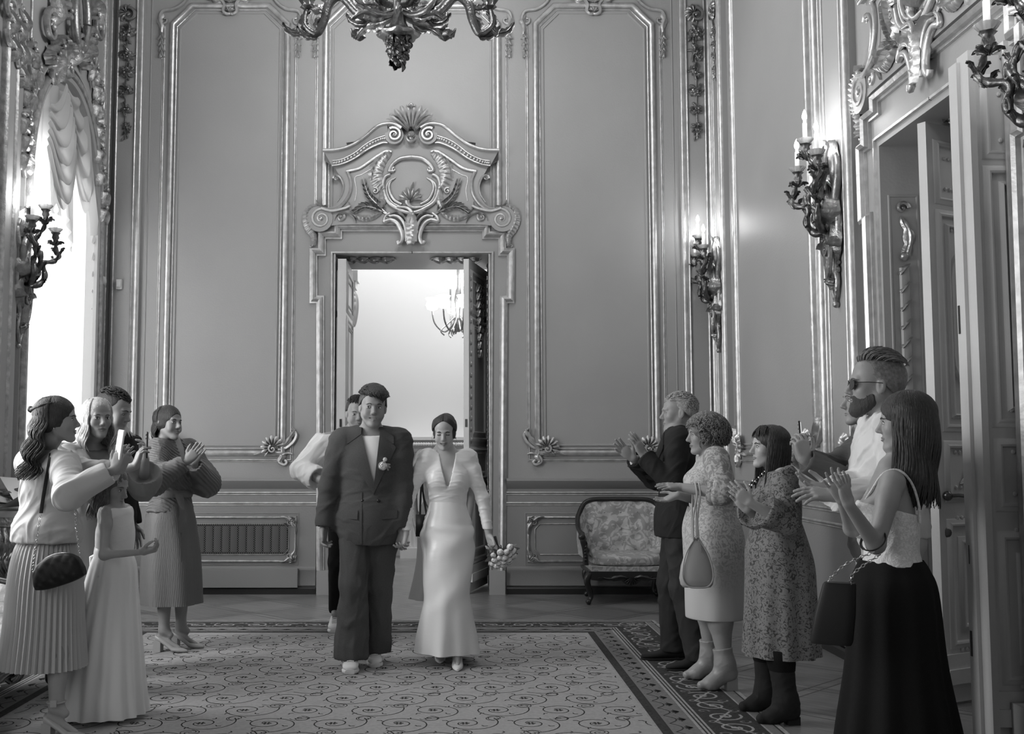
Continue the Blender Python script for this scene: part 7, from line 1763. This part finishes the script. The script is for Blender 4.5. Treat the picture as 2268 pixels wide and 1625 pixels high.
for dx in (-1, 1):
    S = spline([F.L(dx*.055, .06, 1.46), F.L(dx*.05, .15, 1.36), F.L(dx*.03, .20, 1.24), F.L(dx*.01, .20, 1.14)], 10); [mb.ball(tuple(q+F.f*.012), .008, 8, 5, i % 2) for i, q in enumerate(S)]
obj('bead_necklace', mb, [PHONEB, GOLDJ], bo_)
for s_, (hip, kn, an, a, hl) in leg_default(F, FT).items():
    d_ = unit(kn-an); obj('boot', boot(an, kn, a, .02, .19, .066, .056, F.k, .15, .028), [SHOEB, SHOEB], bo_, 60)
    mb = M(); mb.rings([[tuple(an+d_*z+(V3(cos(t), sin(t), 0))*(r_+.0022*(i % 2))) for i, t in enumerate([2*pi*i/60 for i in range(60)])] for z, r_ in ((.17, .064), (.22, .074), (.275, .078), (.28, .066))], True, False); obj('ribbed_sock', mb, BLACKC, bo_, 180)
# ---- man filming, behind ----
F = Fig((2.16, 5.50), 1.76, -98, 'm', .03, 1.16); F.head(-95, 2, 0, P(1914, 888, 5.5), 1.04)
arms(F, {'l': P(1782, 1018, 5.20), 'r': P(1776, 1014, 5.42)}, {'l': (-.2, .1, -1), 'r': (.3, .1, -1)})
pe = person('person in a grey shirt filming with a dark phone, mostly hidden behind the white shirt', F)
bo_ = skin_mesh(F, 'body', pe, [SKIN, LIPS_M], .2, neck=1.15, jaw=1.03, hands={'l': dict(d=(-.15, .05, 1), n=(-.2, .9, 0), curl=(.5, .6, .7, .8), thumb=1.0), 'r': dict(d=(-.15, -.05, 1), n=(-.1, -.9, 0), curl=(.6, .7, .8, .9))}); face(F, bo_, H_MID, .2, lipm=LIPS_M)
obj('hair', haircap(F, fr=(0, .10, -.03), frr=(.068, .078, .088), vol=(.005, .006, .01), low=-.01), H_MID, bo_, 180)
trouser(F, bo_, BEIGE, None, .025, .03, .07, top=.9, wr=(.010, 40)); shoes(F, bo_, 'dress', [SHOEB, SHOEB])
def ex(sd): sd.ell(F.L(0, .0, .95), (.20, .16, .16), F.R, .08)
sd = top_sdf(F, .026, .020, 1.12, .90, .008, .80, 1.48, extra=ex, nslope=.2); garment(F, bo_, 'shirt', sd, GREYJ, .006, (.012, 36), 5); collar(F, bo_, GREYJ, .072, 1.49, .04, op=.8)
phone('dark phone held upright in two hands, filming above the lace dress', P(1773, 966, 5.30), (.93, -.35, .05), (.05, 0, 1), (PHONEB, SCREEN))
# ---- bearded blond man in the white shirt ----
F = Fig((2.00, 5.02), 1.86, -100, 'm', .0, 1.03); F.head(-100, 3, 0, P(1938, 853, 4.98), 1.10)
arms(F, {'l': P(1848, 1098, 4.70), 'r': P(1842, 1090, 4.92)}, {'l': (-.3, -.5, -1), 'r': (.3, -.2, -1)})
pe = person('tall bearded person with swept-back blond hair and sunglasses clapping in a white shirt', F)
bo_ = skin_mesh(F, 'body', pe, [SKIN, LIPS_M], .2, neck=1.0, jaw=1.0, hands={'l': dict(d=(-1, -.05, .12), n=(0, .5, -.8), curl=(.2, .25, .3, .35), thumb=1.0), 'r': dict(d=(-.9, .05, .3), n=(0, -.4, .9), curl=(.2,)*4, thumb=.9)}); face(F, bo_, H_MID, .2, lipm=LIPS_M, lipk=.7)
hr = M(); addnp(hr, haircap(F, fr=(0, .12, -.02), frr=(.070, .078, .085), vol=(.003, .006, .010), low=-.008)); strands(hr, F, 900, (-125, 125), (36, 88), .06, .0028, 4, .010, lambda a, e: V3(.15, -1, -.1), 1.07); obj('hair', hr, mat('dark_blond_hair', .17, .45, bump=(300, .4), noise=(60, .4)), bo_, 180)
bd = Sdf(); q = F.hs; bd.ell(F.H(0, .026, -.03), np.array([.0600, .0585, .0735])*q, F.HR, .03)
for g in (-1, 1): bd.cone(F.H(g*.050, -.002, -.045), F.H(g*.020, .056, -.098), .0245*q, .021*q, .03)
bd.ell(F.H(0, .070, -.103), np.array([.026, .025, .026])*q, F.HR, .025); bd.ell(F.H(0, .061, -.062), np.array([.0345, .029, .031])*q, F.HR, .02)
bd.plane(F.H(0, .085, -.046), F.HR@unit(V3(0, .12, 1)), .006); bd.plane(F.H(0, .012, -.05), F.HR@unit(V3(0, -1, .25)), .006); bd.ell(F.H(0, .098, -.066), np.array([.022, .02, .010])*q, F.HR, .004, 1)
mb = M(); addnp(mb, bd.mesh(.0035, disp=wrinkle(.003, 190, 3))); obj('beard', mb, mat('brown_beard', .055, .7, bump=(300, .5)), bo_, 180)
sg = thing('sunglasses', 'dark sunglasses worn by the bearded blond person', 'sunglasses', tuple(F.H(0, .09, 0))); mb = M()
for g in (-1, 1): mb.rings([[tuple(F.H(g*.034+.026*cos(t), .094+w_-.010*abs(cos(t))*(cos(t)*g > 0), -.003+.021*sin(t))) for t in [2*pi*i/20 for i in range(20)]] for w_ in (0, .004)])
obj('lens', mb, PHONEB, sg, 40); mb = M(); [mb.tube([tuple(F.H(g*.060, .086, .004)), tuple(F.H(g*.079, .04, .006)), tuple(F.H(g*.083, -.012, .004))], .0018, 5) for g in (-1, 1)]; mb.tube([tuple(F.H(-.01, .098, .004)), tuple(F.H(.01, .098, .004))], .002, 5); obj('frame', mb, PHONEB, sg)
trouser(F, bo_, BEIGE, None, .018, .02, .07, wr=(.010, 40)); shoes(F, bo_, 'dress', [SHOEB, SHOEB])
mb = M(); mb.rings(loft(F, [(1.0, 0, 0, .182, .142), (.965, 0, 0, .182, .142)], 48, seg=1), True, False); obj('belt', mb, LEATH, bo_)
def ex(sd): sd.ell(F.L(0, .0, 1.02), (.175, .14, .12), F.R, .08)
sd = top_sdf(F, .026, .024, 1.12, .95, .012, .955, 1.48, extra=ex, nslope=.1); garment(F, bo_, 'shirt', sd, WCOT, .0055, (.012, 36), 9, (1, 1, .8)); collar(F, bo_, WCOT, .070, 1.488, .042, op=.6)
# ---- woman with the white camisole, nearest ----
F = Fig((1.80, 4.52), 1.57, -107, 'f', .0, 1.16); F.head(-112, -2, 0, P(2003, 935, 4.50), 1.19)
arms(F, {'l': P(1880, 1118, 4.20), 'r': P(1866, 1108, 4.44)}, {'l': (-.4, .35, -1), 'r': (.3, .3, -1)})
pe = person('clapping person with long dark hair seen from behind, white camisole and black skirt', F)
bo_ = skin_mesh(F, 'body', pe, [SKIN, LIPS], .2, neck=.95, armr=1.05, legr=.7, fine=.004, hands={'l': dict(d=(-.25, 0, 1), n=(-.6, .8, 0), curl=(.1, .12, .12, .15), spread=.2, thumb=.5), 'r': dict(d=(-.45, 0, .9), n=(.2, -.9, 0), curl=(.1,)*4, spread=.3)}); face(F, bo_, H_DARK, .2, lipm=LIPS)
hr = M(); addnp(hr, haircap(F, men=False, fr=(0, .112, -.03), frr=(.060, .068, .088), vol=(.012, .016, .016), low=.03)); locks(hr, F, 300, (52, 308), .36, .010, .30, (70, -8), .0064, -.0, -.02, 33, .15); obj('hair', hr, H_DARK, bo_, 180)
sd = top_sdf(F, .014, 0, 1, 0, 0, 1.045, 1.30, sleeves=False, nslope=-.25); CAM = pat_mat('textured_camisole', .62, .80, 90, 1, .4, .6, bumps=.8); garment(F, bo_, 'camisole', sd, CAM, .0045, (.003, 45), 2)
mb = M()
for g in (-1, 1):
    Q = [F.L(g*.095, -.118, 1.24), F.L(g*.105, -.112, 1.33), F.L(g*.112, -.085, 1.42), F.L(g*.112, -.035, 1.475), F.L(g*.105, .03, 1.462), F.L(g*.09, .085, 1.38), F.L(g*.08, .12, 1.32)]
    mb2 = M(); mb2.tube([tuple(x) for x in spline(Q, 5)], .005, 6); obj('strap', mb2, CAM, bo_)
mb = M(); mb.rings(loft(F, [(1.065, 0, 0, .162, .136), (1.02, 0, 0, .192, .160), (.92, 0, 0, .228, .190), (.6, .0, 0, .235, .215), (.3, 0, .0, .262, .262), (.03, 0, .0, .285, .30)], 160, lambda a, t: .06*t**1.2*sin(11*a+1)+.02*sin(7*a), seg=6), True, False); obj('skirt', mb, BLACKC, bo_, 180)
S_, E_, W_ = F.J['l']; c_ = unit(W_-E_); a_ = unit(np.cross(c_, V3(0, 1, 0))); b_ = np.cross(c_, a_)
mb = M(); wq = E_+(W_-E_)*.10; mb.tube([tuple(wq+(a_*cos(t)+b_*sin(t))*.050) for t in [2*pi*i/24 for i in range(25)]], .006, 6, 0, .5); obj('bracelet', mb, PHONEB, bo_)
rg = M(); rp = W_+unit(V3(-.25, 0, 1))*.118+V3(0, -.012, 0); rg.tube([tuple(rp+V3(.010*cos(t), .010*sin(t), 0)) for t in [2*pi*i/12 for i in range(13)]], .002, 5); obj('ring', rg, GOLDJ, bo_)
bc = np.array(P(1850, 1360, 4.28)); hb = thing('crossbody_bag', 'black leather bag on a metal chain hanging in front of the long black skirt', 'handbag', tuple(bc))
u = unit(V3(.80, -.55, -.18)); n_ = unit(V3(-.55, -.82, 0)); mb = M(); rr = []
for z, k_ in ((.122, .72), (.115, .78), (.0, .95), (-.10, 1.0), (-.112, .96)): rr.append([tuple(bc+V3(.055*k_*0, 0, 0)+unit(V3(.85, -.45, 0))*math.copysign(abs(cos(t))**.4, cos(t))*.078*k_+unit(V3(-.45, -.85, 0))*math.copysign(abs(sin(t))**.4, sin(t))*.038*k_+V3(-.02*z/.12*-1, 0, z)) for t in [2*pi*i/28 for i in range(28)]])
mb.rings(rr); obj('bag_body', mb, LEATH, hb, 50)
cm = M(); chainlinks(cm, [E_+V3(-.02, -.055, -.02), P(1872, 1250, 4.22), bc+V3(-.03, -.01, .125)], .008, .014); chainlinks(cm, [E_+V3(.0, -.055, -.03), P(1890, 1270, 4.20), bc+V3(.06, -.02, .10)], .008, .014); obj('chain', cm, CHAIN, hb)

for o in list(C.objects):     # those who stand on the carpet stand on its pile
    if o.name.startswith('person') and CX0 < o.location.x < CX1 and o.location.y < CY1: o.location.z = .009
